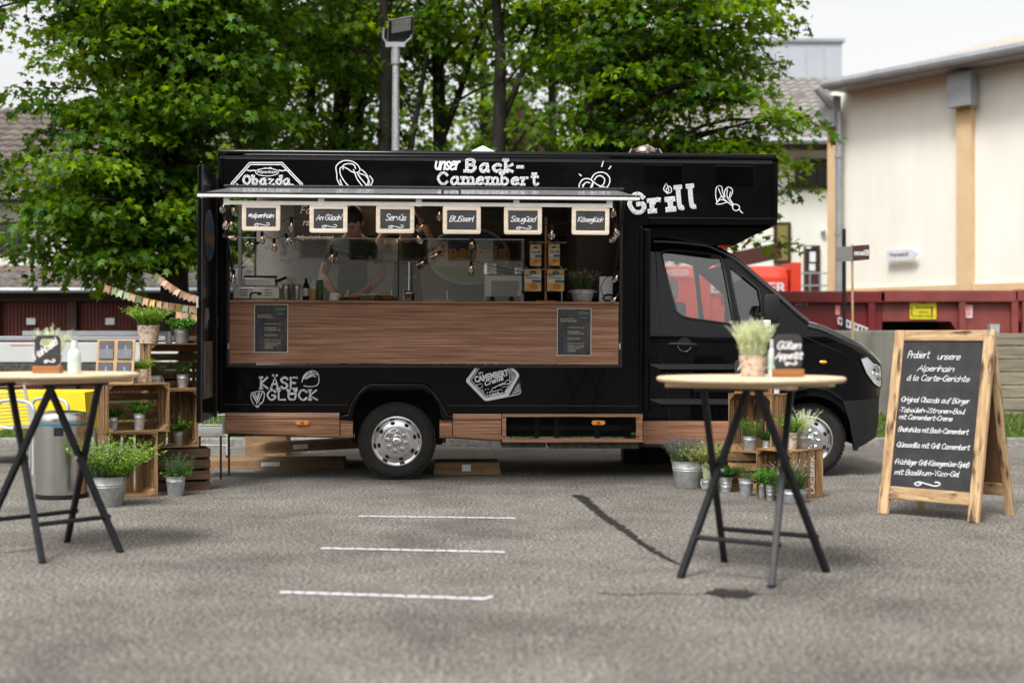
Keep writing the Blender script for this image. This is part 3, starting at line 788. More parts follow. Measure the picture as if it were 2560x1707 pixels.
M_red1 = mat('dark_red_skip_paint', (0.115, 0.008, 0.010), (0.17, 0.014, 0.016), rough=0.45, scale=2.5, detail=7)
M_red2 = mat('faded_red_skip_paint', (0.16, 0.030, 0.025), (0.24, 0.050, 0.042), rough=0.6, scale=2.5, detail=7)
M_red3 = mat('bright_red_paint', (0.62, 0.045, 0.018), (0.70, 0.060, 0.025), rough=0.4, scale=2)
M_yel = mat('yellow_sticker', (0.70, 0.62, 0.015), (0.62, 0.52, 0.01), rough=0.5, scale=8)
M_rs = mat('red_sticker', (0.72, 0.06, 0.03), rough=0.5)
YS = 24.0
def sz_(py): return at(0, py, YS).z
def skip(name, label, p0, p1, material, topy, low0, low1, posts):
    x0 = at(p0, 0, YS).x; x1 = at(p1, 0, YS).x; w = x1 - x0
    t = thing(name, label, 'skip', (x0, YS, 0), 0, 'red waste skips behind the wall')
    zt = sz_(topy); zl = sz_(803)
    MB().prism([(0, zl), (low0, zl), (low0 + .35, 1.0), (low0 + .7, .35), (w - .2, .35), (w, .6), (w, zt - .05), (0, zt - .05)], 0, 1.7).build('shell', material, t)
    MB().box2((-.06, -.1, zt - .2), (w + .04, .08, zt), bev=.02).build('rim', material, t)
    MB().box2((-.06, 1.6, zt - .2), (w + .04, 1.8, zt), bev=.02).build('rim', material, t)
    for p in posts:
        q = at(p, 0, YS).x - x0
        MB().box2((q - .055, -.09, .4), (q + .055, .02, zt - .2)).build('rib', material, t)
    for k in (.2, w - .45): MB().box2((k, .2, 0), (k + .25, 1.5, .34)).build('skid', M_dark, t)
    MB().box2((.1, .9, .0), (w - .1, 1.5, zl + .1)).build('dark_underside', M_dark, t)  # dark box added so the gap below the shell reads as shade
    return t, x0
def skip_text(parent, x0, s, a, b, t, u, material=M_white, off=0.012):
    xa = at(a, 0, YS).x - x0; xb_ = at(b, 0, YS).x - x0
    return print_text('lettering', s, xa, sz_(u), xb_ - xa, sz_(t) - sz_(u), -.012, material, parent, off=off)
s1, s1x = skip('waste_skip', 'dark red waste skip numbered 5048 behind the truck windscreen', 1850, 2205, M_red1, 728, .2, 0, (2176,))
skip_text(s1, s1x, '5048', 1992, 2020, 746, 763); MB().box2((at(1988.5, 0, YS).x - s1x, -.015, sz_(765)), (at(1990.5, 0, YS).x - s1x, -.005, sz_(745))).build('painted_bar', M_white, s1)
lad = MB(); pa = at(2094, 794, YS); pb = at(2172, 824, YS)
for d in (0, .1): lad.tube([(pa.x - s1x, -.06, pa.z - d), (pb.x - s1x, -.06, pb.z - d)], .018, 6)
for k in range(9): q = pa.lerp(pb, k / 8); lad.tube([(q.x - s1x, -.06, q.z), (q.x - s1x, -.06, q.z - .1)], .016, 5)
lad.build('ladder', M_white, s1)
MB().box2((at(2088, 0, YS).x - s1x, -.02, sz_(787)), (at(2099, 0, YS).x - s1x, -.004, sz_(763))).build('warning_label', mat('pink_label', (0.70, 0.25, 0.22), rough=.5), s1)
MB().sphere((at(2092.5, 0, YS).x - s1x, -.02, sz_(753)), .035).build('reflector', M_rs, s1)
s2, s2x = skip('waste_skip', 'faded red waste skip numbered 1410 with a yellow recycling sticker', 2206, 2536, M_red2, 726, 1.15, 0, (2402, 2533))
skip_text(s2, s2x, '1410', 2216, 2246, 743, 756); skip_text(s2, s2x, '1410', 2421, 2450, 739, 752)
yx0, yx1 = at(2274, 0, YS).x - s2x, at(2340, 0, YS).x - s2x
st = MB().box2((yx0, -.018, sz_(798)), (yx1, -.003, sz_(742))).build('sticker', M_yel, s2)
def stp(s, a, b, t, u, m=M_ink, off=0.0): print_text('lettering', s, at(a, 0, YS).x - s2x, sz_(u), at(b, 0, YS).x - at(a, 0, YS).x, sz_(t) - sz_(u), -.024, m, st, off=off)
MB().prism(rrect(at(2293, 0, YS).x - s2x, sz_(758), at(2319, 0, YS).x - s2x, sz_(747), .03), -.022, -.017).build('emblem', M_ink, st)
stp('SBR', 2297, 2315, 749, 756, M_yel, .01); stp('Recycling', 2291, 2330, 765, 773); stp('Abfuhr', 2296, 2322, 777, 783); stp('Tel. 08621/982 1 1', 2279, 2336, 787, 793)
MB().tube([(at(2328, 752, YS).x - s2x, -.022, sz_(752)), (at(2333, 752, YS).x - s2x, -.022, sz_(750)), (at(2335, 0, YS).x - s2x, -.022, sz_(754))], .014, 5).build('bird_mark', M_ink, st)
for q in ((2277, 768, 2280, 790), (2327, 766, 2331, 795)): MB().box2((at(q[0], 0, YS).x - s2x, -.022, sz_(q[3])), (at(q[2], 0, YS).x - s2x, -.019, sz_(q[1]))).build('torn_patch', M_red2, st)
lb = MB().box2((at(2413, 0, YS).x - s2x, -.018, sz_(794)), (at(2430, 0, YS).x - s2x, -.003, sz_(763))).build('warning_label', M_paper, s2)
for k in range(5): MB().box2((at(2415, 0, YS).x - s2x, -.022, sz_(768 + k * 5.3)), (at(2428, 0, YS).x - s2x, -.0185, sz_(765 + k * 5.3))).build('printed_band', M_rs, lb)
MB().sphere((at(2409, 0, YS).x - s2x, -.02, sz_(753)), .035).build('reflector', M_rs, s2)
s3, s3x = skip('waste_skip', 'red waste skip cut by the right edge of the picture', 2541, 2900, M_red2, 724, .4, 0, (2560,))
MB().box2((at(2553, 0, YS).x - s3x, -.018, sz_(823)), (at(2600, 0, YS).x - s3x, -.003, sz_(766))).build('sticker', M_yel, s3)
# bright red compactor container behind the cab
YC = 26.5
cx0 = at(1560, 0, YC).x; cx1 = at(2002, 0, YC).x; cz = lambda py: at(0, py, YC).z
cc = thing('waste_compactor', 'bright red waste compactor container with white lettering behind the cab', 'container', (cx0, YC, 0))
cl = lambda px: at(px, 0, YC).x - cx0
MB().box2((0, 0, .3), (cl(1978), 2.2, cz(664)), bev=.22).build('tank', M_red3, cc)
MB().box2((cl(1976), -.05, .3), (cl(2002), 2.25, cz(656)), bev=.015).build('end_frame', M_red3, cc)
for p in (1660, 1760, 1860): MB().box2((cl(p), -.05, .3), (cl(p) + .12, 2.25, cz(668)), bev=.01).build('rib', M_red3, cc)
print_text('lettering', 'MESSEGGER', cl(1664), cz(690), cl(1722) - cl(1664), cz(674) - cz(690), -.055, M_white, cc, off=.02)
print_text('lettering', 'ESSECKER', cl(1776), cz(733), cl(1966) - cl(1776), cz(706) - cz(733), -.06, M_white, cc, off=.025)
arm_ = MB(); arm_.box((0, 0, 0), (1.3, .2, .3), Matrix.Translation((cl(1890), 1.0, cz(636))) @ Matrix.Rotation(R(-12), 4, 'Y')); arm_.build('hopper_lid', M_brownwood, cc)
for q in (.4, cl(1940)): MB().box2((q, .2, 0), (q + .3, 2.0, .29)).build('skid', M_dark, cc)

# direction signs by the wall
YP = 18.4
M_post = mat('bronze_post', (0.30, 0.23, 0.11), (0.38, 0.29, 0.15), rough=0.5, scale=4)
sgp = thing('direction_sign', 'two way direction sign with a brown mirrored panel on a thin bronze post', 'sign', (at(2134, 0, YP).x, YP, 0))
MB().tube([(0, 0, 0), (-.02, 0, at(0, 612, YP).z)], .016, 8).build('post', M_post, sgp)
lx_ = lambda px: at(px, 0, YP).x - at(2134, 0, YP).x
lz_ = lambda py: at(0, py, YP).z
M_sgr = mat('grey_sign_back', (0.15, 0.14, 0.125), (0.19, 0.18, 0.16), rough=.6, scale=3)
M_sbr = mat('brown_sign', (0.055, 0.014, 0.010), rough=.5)
MB().prism([(lx_(2089), lz_(655)), (lx_(2130), lz_(653)), (lx_(2129), lz_(616)), (lx_(2089), lz_(618))], -.03, -.018).build('panel', M_sgr, sgp)
pb_ = MB().prism([(lx_(2132), lz_(653)), (lx_(2172), lz_(649)), (lx_(2172), lz_(612)), (lx_(2131), lz_(615))], -.03, -.018).build('panel', M_sbr, sgp)
me_t = text_mesh('Elson', 1.0, off=.03); vv = np.array([v.co[:] for v in me_t.vertices]); lo_, hi_ = vv.min(0), vv.max(0)
me_t.transform(Matrix.Translation((lx_(2170), -.034, lz_(639))) @ FRONT @ Matrix.Diagonal((-(lx_(2170) - lx_(2134)) / (hi_[0] - lo_[0]), (lz_(625) - lz_(639)) / (hi_[1] - lo_[1]), 1, 1)) @ Matrix.Translation((-lo_[0], -lo_[1], 0)))
link('lettering', me_t, M_white, pb_)
tag(MB().tube([(at(2111, 0, 22).x, 22, 0), (at(2110, 0, 22).x, 22, at(0, 572, 22).z)], .03, 8).build('dark_pole', M_plastic), 'slim dark pole in front of the hall corner', 'pole')

# floodlight mast
YL = 20.5
fl = thing('floodlight_mast', 'grey metal floodlight on a tall galvanised mast behind the truck', 'street lamp', (at(989, 0, YL).x, YL, 0))
z0 = at(0, 158, YL).z
MB().lathe([(.085, 0), (.047, z0)], 14).build('mast', M_zinc, fl)
MB().lathe([(.065, z0 - .02), (.065, z0 + .22)], 14, cap=True).build('sleeve', M_sheet, fl)
MB().box2((-.14, -.06, z0 + .22), (.14, .06, z0 + .29)).build('crossbar', M_sheet, fl)
hd = Matrix.Translation((.06, -.02, at(0, 74, YL).z)) @ Matrix.Rotation(R(-10), 4, 'Y') @ Matrix.Rotation(R(28), 4, 'X')
hm = MB(); n4 = [(-.22, -.04, -.16), (.17, -.04, -.16), (.24, -.04, .17), (-.13, -.04, .17)]; bk = [(-.17, .12, -.1), (.12, .12, -.1), (.17, .12, .1), (-.1, .12, .1)]
hm.add(n4 + bk, [(0, 1, 2, 3), (7, 6, 5, 4), (0, 4, 5, 1), (1, 5, 6, 2), (2, 6, 7, 3), (3, 7, 4, 0)], hd)
head = hm.build('lamp_housing', M_sheet, fl, bevel=.012)
MB().add([(-.205, -.044, -.15), (.16, -.044, -.15), (.228, -.044, .16), (-.125, -.044, .16)], [(0, 1, 2, 3)], hd).build('lamp_bezel', M_plastic, head)
MB().add([(-.125, -.048, -.03), (.155, -.048, -.03), (.195, -.048, .15), (-.085, -.048, .15)], [(0, 1, 2, 3)], hd).build('lamp_glass', mat('floodlight_glass', (0.30, 0.31, 0.28), (0.22, 0.23, 0.21), rough=.12, scale=9, spec=.7), head)
br = MB()
for s in (-1, 1): br.tube([(s * .12, 0, z0 + .27), (s * .2 + .02, 0, z0 + .36), (s * .21 + .04, 0, at(0, 70, YL).z)], .015, 6)
br.build('bracket', M_sheet, fl)

# ---------------------------------------------------------------- maples
LEAF = np.array([[.42, 0, .03], [0, 0, 0], [.10, .33, -.06], [.30, .19, 0], [.60, .52, -.10], [.60, .17, 0], [1.0, 0, -.12], [.60, -.17, 0], [.60, -.52, -.10], [.30, -.19, 0], [.10, -.33, -.06]], dtype=np.float32)
LTRI = np.array([[0, i, i + 1] for i in range(1, 10)] + [[0, 10, 1]], dtype=np.int32)
def leaves(P, D, size, rs, tilt=0.5, tmpl=LEAF, tri=LTRI):
    """P leaf bases, D outward horizontal directions -> vertex and triangle arrays"""
    n = len(P)
    az = np.arctan2(D[:, 1], D[:, 0]) + rs.normal(0, .8, n)
    pitch = rs.normal(0.55, tilt, n)           # tips hang
    roll = rs.normal(0, .5, n)
    x = np.stack([np.cos(az) * np.cos(pitch), np.sin(az) * np.cos(pitch), -np.sin(pitch)], 1)
    s = np.stack([-np.sin(az), np.cos(az), np.zeros(n)], 1)
    u = np.cross(x, s)
    y = s * np.cos(roll)[:, None] + u * np.sin(roll)[:, None]; zz = np.cross(x, y)
    sz = size * rs.uniform(.6, 1.25, n)
    V = P[:, None, :] + sz[:, None, None] * (tmpl[None, :, 0:1] * x[:, None, :] + tmpl[None, :, 1:2] * y[:, None, :] + tmpl[None, :, 2:3] * zz[:, None, :])
    T = (np.arange(n) * len(tmpl))[:, None, None] + tri[None]
    return V.reshape(-1, 3), T.reshape(-1, 3)
def maple(label, X, Y, h, r0, crown, ncl, per, seed, lean=(0, 0), leaf=.125, young=.18, limbs=7, group='maple trees behind the truck', fork=None, rcl=.6):
    """crown: list of (cx, cy, cz, rx, ry, rz) lobes relative to the trunk foot"""
    rs = np.random.RandomState(seed); r = random.Random(seed)
    t = thing('maple_tree', label, 'tree', (X, Y, 0), 0, group)
    tr = MB(); P = []; n = 9
    for i in range(n):
        f = i / (n - 1)
        P.append(Vector((lean[0] * f + r.uniform(-.06, .06) * (i > 0), lean[1] * f + r.uniform(-.06, .06) * (i > 0), h * f - (.05 if i == 0 else 0))))
    tr.tube(P, [r0 * (1.35 if i == 0 else 1 - .75 * i / (n - 1)) for i in range(n)], 10)
    if fork:
        for (f0, dx, dy, dz, rr) in fork:
            b = P[0].lerp(P[-1], f0); tr.tube(smooth_poly([tuple(b), (b.x + dx * .35, b.y + dy * .35, b.z + dz * .3), (b.x + dx, b.y + dy, b.z + dz)], 5), [rr * (1 - .07 * k) for k in range(11)], 8)
    tr.build('trunk', M_bark, t, smooth=True, angle=60)
    br = MB(); tot = sum(c[3] * c[4] * c[5] for c in crown); PT = []; DR = []; PT2 = []; DR2 = []
    for c in crown:
        m = max(4, int(ncl * c[3] * c[4] * c[5] / tot))
        for k in range(m):
            d = rs.normal(0, 1, 3); d /= np.linalg.norm(d); q = rs.rand() ** .45
            cen = np.array(c[:3]) + d * q * np.array(c[3:])
            if cen[2] < 1.6: continue
            if k % 2 == 0:                      # a branch that carries the spray
                z0 = min(h * .97, max(h * .25, cen[2] - .25 * math.hypot(cen[0], cen[1]) - .3)); b = P[0].lerp(P[-1], z0 / h)
                e = Vector(cen); mdl = b.lerp(e, .55) + Vector((0, 0, .22 + r.uniform(-.2, .3)))
                l = (e - b).length; r1 = .012 + .012 * l
                br.tube(smooth_poly([tuple(b), tuple(mdl), tuple(e)], 4), [r1 * (1 - .1 * j) for j in range(9)], 5, cap=False)
            rad = rcl * r.uniform(.6, 1.35); m2 = int(per * r.uniform(.6, 1.3))
            a = rs.uniform(0, 6.283, m2); rr = rad * np.sqrt(rs.rand(m2))
            off = np.stack([np.cos(a) * rr, np.sin(a) * rr, rs.normal(0, .055, m2) - .32 * rr ** 2 / max(rad, .1)], 1)
            (PT2 if r.random() < young else PT).append(cen + off); 
            od = np.stack([np.cos(a), np.sin(a)], 1) + d[:2] * .8
            (DR2 if len(PT2) > len(DR2) else DR).append(od)
    br.build('branches', M_bark, t, smooth=True, angle=60)
    for pt, dr, mtl in ((PT, DR, M_leaf), (PT2, DR2, M_leaf2)):
        if not pt: continue
        V, T = leaves(np.concatenate(pt), np.concatenate(dr), leaf, rs)
        stuff(tri_mesh('foliage', V, T, mtl, t))
    return t
def tx_(px, Y): return at(px, 0, Y).x
maple('broad maple with low hanging boughs in front of the garages at the left', tx_(440, 20), 20, 8.5, .24,
      [(-.45, -.3, 5.7, 1.25, 1.6, 2.4), (-.5, -.4, 3.3, 1.5, 1.5, 1.0), (-1.25, -.5, 3.1, .85, 1.1, .85), (-1.3, -.4, 4.2, .75, 1.0, .6), (-.75, -.4, 2.65, 1.35, 1.2, .62), (.1, -.2, 2.9, .75, 1.0, .55), (.4, 0, 5.2, 1.2, 1.6, 2.6), (0, 0, 8.2, 1.8, 2.2, 1.6)], 455, 105, 21, limbs=9, leaf=.125, young=.22,
      fork=[(.30, -1.3, -.3, 3.0, .10), (.42, 1.0, .2, 3.0, .09)])
maple('slim maple trunk left of the floodlight mast, nearest the rear door', tx_(692, 23), 23, 9, .23, [(-.1, 0, 6.6, 1.7, 1.8, 2.2), (0, 0, 4.2, 1.4, 1.4, .9)], 96, 76, 22, lean=(-.55, 0), fork=[(.4, -1.3, 0, 3.0, .09)])
maple('thin maple trunk second to the left of the floodlight mast', tx_(752, 25.5), 25.5, 9, .16, [(.2, 0, 6.6, 1.7, 1.8, 2.2), (0, 0, 4.4, 1.5, 1.5, .9)], 66, 70, 23, lean=(.35, 0))
maple('dark maple trunk just left of the floodlight mast', tx_(853, 24.2), 24.2, 9, .26, [(0, 0, 6.4, 1.6, 1.6, 2.4), (.1, 0, 4.2, 1.3, 1.3, .8)], 74, 72, 24, fork=[(.38, .6, .2, 3.5, .12)])
maple('forked maple standing directly behind the floodlight mast', tx_(968, 22), 22, 8.5, .19, [(.1, .6, 6.2, 1.3, 1.2, 2.4), (.2, .4, 4.3, 1.2, 1.0, .8)], 56, 70, 25, fork=[(.28, -.9, .1, 1.8, .09), (.3, .6, .2, 3.2, .1)])
maple('dark maple trunk first to the right of the floodlight mast', tx_(1112, 23.2), 23.2, 9, .19, [(0, 0, 6.6, 1.4, 1.5, 2.0), (-.3, 0, 4.2, 1.0, 1.2, .8)], 54, 70, 26, lean=(-.2, 0), fork=[(.5, .9, 0, 2.6, .08)])
maple('straight dark maple trunk above the lettering of the truck', tx_(1243, 21.6), 21.6, 9, .17, [(.2, .2, 6.8, 1.5, 1.5, 1.8), (.3, .6, 4.2, 1.1, 1.2, .8)], 54, 70, 27, fork=[(.5, .9, .2, 2.4, .07)])
maple('thin far maple between the two right hand trunks', tx_(1386, 26), 26, 9, .14, [(0, 0, 7.2, 1.9, 1.6, 1.8), (0, 0, 4.6, 1.6, 1.6, 1.1)], 60, 70, 28)
maple('broad maple leaning over the cab with boughs to the right', tx_(1468, 21), 21, 8.5, .25,
      [(1.2, .2, 5.6, 1.9, 1.7, 1.9), (1.9, .3, 4.2, 1.35, 1.4, 1.0), (.5, .2, 6.6, 1.5, 1.6, 1.5), (1.95, 0, 6.4, .8, 1.3, 1.2), (.3, .4, 4.0, 1.2, 1.2, .8), (2.35, .2, 3.4, .6, .8, .7)], 215, 96, 29, lean=(.25, 0), leaf=.125, young=.28,
      fork=[(.34, 2.2, .2, 1.3, .10), (.32, -1.9, .1, -.1, .085), (.45, 1.6, 0, 2.4, .1), (.42, .8, .3, 3.2, .1)])
maple('maple whose drooping branch tips hang into the upper left corner', tx_(-160, 19), 19, 9, .22, [(.9, 0, 5.9, .9, 1.2, .8), (.35, 0, 4.4, .55, .8, .5), (0, 0, 7.6, 1.6, 1.6, 1.4)], 62, 46, 30, fork=[(.66, 2.4, 0, -.2, .05)])
# darker back row that closes the gaps low between the trunks
for k, (px, Y) in enumerate(((585, 29), (900, 30), (1210, 31), (1520, 30))):
    maple(('far maple behind the left end of the truck roof', 'far maple behind the floodlight mast', 'far maple behind the middle of the truck roof', 'far maple behind the cab end of the truck roof')[k], tx_(px, Y), Y, 9, .2,
          [(0, 0, 4.6, 2.1, 1.4, 1.4), (0, 0, 6.8, 1.9, 1.5, 1.3), (0, 0, 3.6, 2.2, 1.2, .9)], 74, 62, 41 + k, leaf=.155, young=.45, rcl=.7)
# dark timber gable behind the trees
gb = thing('timber_gable', 'dark timber gable with pale verge board between the maple trunks', 'house', (tx_(1165, 33), 33, 0))
zz = at(0, 290, 33).z; ze_ = at(0, 380, 33).z; wd_ = tx_(1290, 33) - tx_(1165, 33)
MB().prism([(0, 0), (wd_ * 2, 0), (wd_ * 2, ze_), (wd_, zz + .6), (0, ze_ - .6)], 0, 4).build('wall', M_brownwood, gb)
MB().prism([(-.5, ze_ - .95), (wd_, zz + .55), (wd_, zz + .85), (-.5, ze_ - .65)], -.25, 4.2).build('verge_board', M_roofpale, gb)
# ================================================================ the food truck
truck = thing('food_truck', 'black food truck with raised serving flap, wooden counter front and white chalk style lettering', 'food truck',
              (-2.6175, 12.594, 0), rot=(0, R(0.27), R(2.0)))
MT = mw(truck)
def T(px, py, d=0.0): return plane_hit(MT, px, py, d)
def TP(pts, d=0.0): return [T(x, y, d) for x, y in pts]
M_lam = woodmat('walnut_laminate', (0.135, 0.056, 0.030), (0.56, 0.320, 0.200), 'x', 1.7, 0.38, 62, 0.0, spec=0.45, bump=0.04, mid=(0.335, 0.162, 0.096))
M_int = mat('truck_interior_panel', (0.10, 0.095, 0.085), (0.14, 0.13, 0.115), rough=0.6, scale=3)
M_intdark = mat('dark_interior_wood', (0.035, 0.026, 0.020), (0.055, 0.042, 0.033), rough=0.5, scale=3, stretch=(1, 1, 12))
M_amber = mat('amber_lens', (0.80, 0.30, 0.015), rough=0.15, spec=0.6, coat=0.4)
M_hatch = None
M_gloss = mat('black_gloss_paint', (0.0018, 0.0019, 0.0026), (0.0026, 0.0028, 0.0036), rough=0.06, spec=0.17, coat=0.13, scale=1.2, bump=0.004, bscale=3.0)
M_chassis0 = mat('grey_post', (.10,.10,.10), rough=.5, metal=.5)
def hatchmat():
    m, N, L = _new('hatched_lettering')
    out = N.new('ShaderNodeOutputMaterial'); b = N.new('ShaderNodeBsdfPrincipled'); L.new(b.outputs[0], out.inputs[0]); b.inputs['Roughness'].default_value = .5
    tc = N.new('ShaderNodeTexCoord'); mp = N.new('ShaderNodeMapping'); mp.inputs['Rotation'].default_value = (0, R(38), 0); L.new(tc.outputs['Object'], mp.inputs[0])
    wv = N.new('ShaderNodeTexWave'); wv.bands_direction = 'Z'; wv.inputs['Scale'].default_value = 18; wv.inputs['Distortion'].default_value = 3.5; wv.inputs['Detail'].default_value = 2; wv.inputs['Detail Scale'].default_value = 2
    L.new(mp.outputs[0], wv.inputs['Vector'])
    rp = N.new('ShaderNodeValToRGB'); rp.color_ramp.elements[0].position = .24; rp.color_ramp.elements[1].position = .36
    rp.color_ramp.elements[0].color = (.012, .012, .013, 1); rp.color_ramp.elements[1].color = (.78, .78, .8, 1)
    L.new(wv.outputs[0], rp.inputs[0]); L.new(rp.outputs[0], b.inputs['Base Color']); return m
M_hatch = hatchmat()
BW = 2.25
x_end, z_top = T(1945, 390)[0], T(1300, 384)[1]
x_cab = T(1607, 800)[0]
# near side wall with its serving opening and wheel cut-out
outer = TP([(545, 1032), (884, 1032), (892, 1008), (906, 986), (926, 972), (1056, 972), (1078, 986), (1096, 1010), (1104, 1034), (1607, 1034), (1607, 562), (1942, 562)])
outer += [(x_end, T(1945, 548)[1]), (x_end, z_top - .03), (x_end - .03, z_top), (.03, z_top), (0, z_top - .03)]
win = TP([(573, 480), (573, 912), (1548, 912), (1548, 480)])
body = plate('box_side_panel', [outer, win], 0.0, 0.045, M_paint, truck)
plate('box_side_panel', [[(x, z) for x, z in outer]], BW - .045, 0.045, M_paint, truck)
MB().box2((0.012, .02, z_top - .05), (x_end - .012, BW - .02, z_top + .003), bev=.02).build('roof', M_paint, truck)
MB().box2((x_end - .045, .046, T(1942, 562)[1]), (x_end - .001, BW - .046, z_top - .05)).build('alcove_front', M_paint, truck)
MB().box2((x_cab - .05, .046, .55), (x_cab, BW - .046, T(1607, 562)[1])).build('partition', M_intdark, truck)
MB().box2((x_cab - .05, .046, T(1607, 562)[1] + .002), (x_end - .05, BW - .046, T(1607, 562)[1] + .04)).build('alcove_floor', M_paint, truck)
# mouldings of the box edges
zr = z_top
MB().box2((.0, -.026, zr - .040), (x_end - .01, .04, zr + .016), bev=.026).build('roof_edge', M_gloss, truck, smooth=True, angle=60)
MB().box2((.02, -.004, T(1000, 402)[1]), (x_end - .05, -.0005, T(1000, 393)[1]), bev=.0015).build('roof_moulding', M_alu if False else M_blacktrim, truck)
MB().box2((x_end - .06, -.014, T(1940, 556)[1]), (x_end - .012, -.0005, zr - .06), bev=.008).build('corner_moulding', M_paint, truck)
MB().box2((.006, -.014, T(545, 1028)[1]), (.05, -.0005, zr - .06), bev=.008).build('corner_moulding', M_paint, truck)
MB().box2((x_cab + .04, -.016, T(1700, 562)[1] - .0), (x_end - .012, -.0005, T(1700, 543)[1]), bev=.012).build('alcove_moulding', M_paint, truck)
MB().box2((x_cab - .035, -.014, T(1600, 1030)[1]), (x_cab - .002, -.0005, T(1600, 566)[1]), bev=.01).build('corner_moulding', M_paint, truck)
MB().box2((.06, -.009, T(700, 1012.5)[1]), (T(869, 1011)[0], -.0005, T(700, 1010)[1])).build('crease_strip', M_blacktrim, truck)
MB().box2((T(1117, 1014)[0], -.009, T(1300, 1015)[1]), (x_cab - .04, -.0005, T(1300, 1012.5)[1])).build('crease_strip', M_blacktrim, truck)
# frame round the opening
fr = [TP([(565, 470), (565, 920), (1556, 920), (1556, 470)]), win]
plate('window_frame', fr, -.022, .06, M_blacktrim, truck, bev=.006)
MB().box2((T(560, 470)[0], -.03, T(1000, 473)[1]), (T(1560, 470)[0], -.001, T(1000, 466)[1]), bev=.006).build('hinge_rail', M_blacktrim, truck)
# interior shell
zf = .70
MB().box2((.02, .42, zf - .05), (x_cab - .05, BW - .42, zf)).build('floor', M_int, truck)
MB().box2((.03, BW - .075, zf), (x_cab - .06, BW - .05, z_top - .06)).build('inner_wall', M_int, truck)
MB().box2((.03, .06, z_top - .085), (x_cab - .06, BW - .06, z_top - .06)).build('ceiling', M_intdark, truck)
lampm = mat('lamp_panel', (1, .8, .55), emit=((1.0, .72, .42), 12.0))
q = T(866, 500, .95)[0]; lb_ = MB().box2((q - .5, .9, z_top - .125), (q + .5, 1.02, z_top - .087), bev=.006).build('ceiling_lamp', M_whitemetal, truck)
MB().box2((q - .48, .92, z_top - .131), (q + .48, 1.0, z_top - .126)).build('lamp_diffuser', lampm, lb_)
MB().box2((.75, BW - .42, T(800, 588, 1.9)[1]), (x_cab - .3, BW - .08, z_top - .10)).build('wall_cupboard', M_intdark, truck)
MB().box2((x_cab - .55, .55, T(1500, 745, .9)[1]), (x_cab - .06, 1.9, z_top - .12)).build('tall_cupboard', M_intdark, truck)
zc_ = T(1000, 752)[1]
MB().box2((.35, BW - .62, zf), (x_cab - .56, BW - .08, zc_ - .02)).build('rear_worktop', M_steel, truck)
MB().box2((T(1210, 700, 1.7)[0], BW - .60, zc_ - .018), (T(1310, 700, 1.7)[0], BW - .2, zc_ + .32), bev=.02).build('oven', M_steel, truck)
MB().box2((T(1228, 700, 1.7)[0], BW - .606, zc_ + .06), (T(1296, 700, 1.7)[0], BW - .599, zc_ + .25), bev=.002).build('oven_window', mat('oven_glass', (0.30, 0.32, 0.27), rough=.2), truck)
# counter and wooden front
x0w, x1w = T(575, 800)[0], T(1546, 800)[0]
MB().box2((x0w, -.05, zc_ - .022), (x1w, .62, zc_), bev=.004).build('counter', M_lam, truck)
MB().box2((x0w, -.012, T(1000, 909)[1]), (x1w, .02, zc_ - .025)).build('counter_front', M_lam, truck)
for px in (571, 1547): MB().box2((T(px, 865)[0], -.028, T(px, 872)[1]), (T(px + 3, 865)[0], -.0225, T(px, 858)[1])).build('latch', M_whitemetal, truck)
# sneeze guard behind the counter edge
gy = .42
gx = [T(604, 700, gy)[0], T(996, 700, gy)[0], T(1312, 700, gy)[0]]; gz1 = T(1000, 598, gy)[1]
M_glass = glassmat('counter_glass', (.97, .98, .96), 3.3)
for k in range(2):
    p = MB().add([(gx[k] + .006, gy, zc_ + .002), (gx[k + 1] - .006, gy, zc_ + .002), (gx[k + 1] - .006, gy, gz1), (gx[k] + .006, gy, gz1)], [(0, 1, 2, 3)]).build('glass_pane', M_glass, truck)
    MB().box2((gx[k] + .006, gy - .004, gz1), (gx[k + 1] - .006, gy + .004, gz1 + .008)).build('glass_edge', M_alu, p)
MB().box2((gx[0] - .03, gy - .02, zc_), (gx[0], gy + .02, gz1 + .35)).build('glass_post', M_chassis0, truck)
MB().box2((gx[1] - .006, gy - .006, zc_), (gx[1] + .006, gy + .006, gz1)).build('glass_post', M_blacktrim, truck)
for px in (870, 979, 1010, 1118, 1295, 1404): 
    q = T(px, 740, gy)[0]; MB().box2((q - .006, gy - .03, zc_), (q + .006, gy - .006, zc_ + .11)).build('glass_clamp', M_alu, truck)
# shelf of the inner back wall with the round brand sign
M_blue = mat('logo_blue', (0.012, 0.03, 0.08), rough=.5); M_orange = mat('logo_orange', (0.40, 0.19, 0.04), rough=.5); M_green = mat('logo_green', (0.14, 0.24, 0.07), rough=.5)
yb = BW - .43
c = T(1172, 640, yb); rx = T(1275, 640, yb)[0] - c[0]; rz = c[1] - T(1172, 712, yb)[1]
lg = plate('brand_sign', [circ(c[0], c[1], rx, 40, rz)], yb - .012, .012, mat('logo_white', (0.28, 0.29, 0.26), rough=.5), truck)
plate('mountain_field', [[(c[0] - rx * .8, c[1] + rz * .1)] + circ(c[0], c[1], rx * .93, 20, rz * .93, 160, 20, False) + [(c[0] + rx * .8, c[1] + rz * .1)]], yb - .016, .003, M_blue, lg)
plate('meadow_field', [circ(c[0], c[1], rx * .93, 20, rz * .9, 205, 335, False)], yb - .016, .003, M_green, lg)
print_text('lettering', 'Alpenhain', c[0] - rx * .92, c[1] - rz * .22, rx * 1.84, rz * .62, yb - .02, M_orange, lg, off=.03)
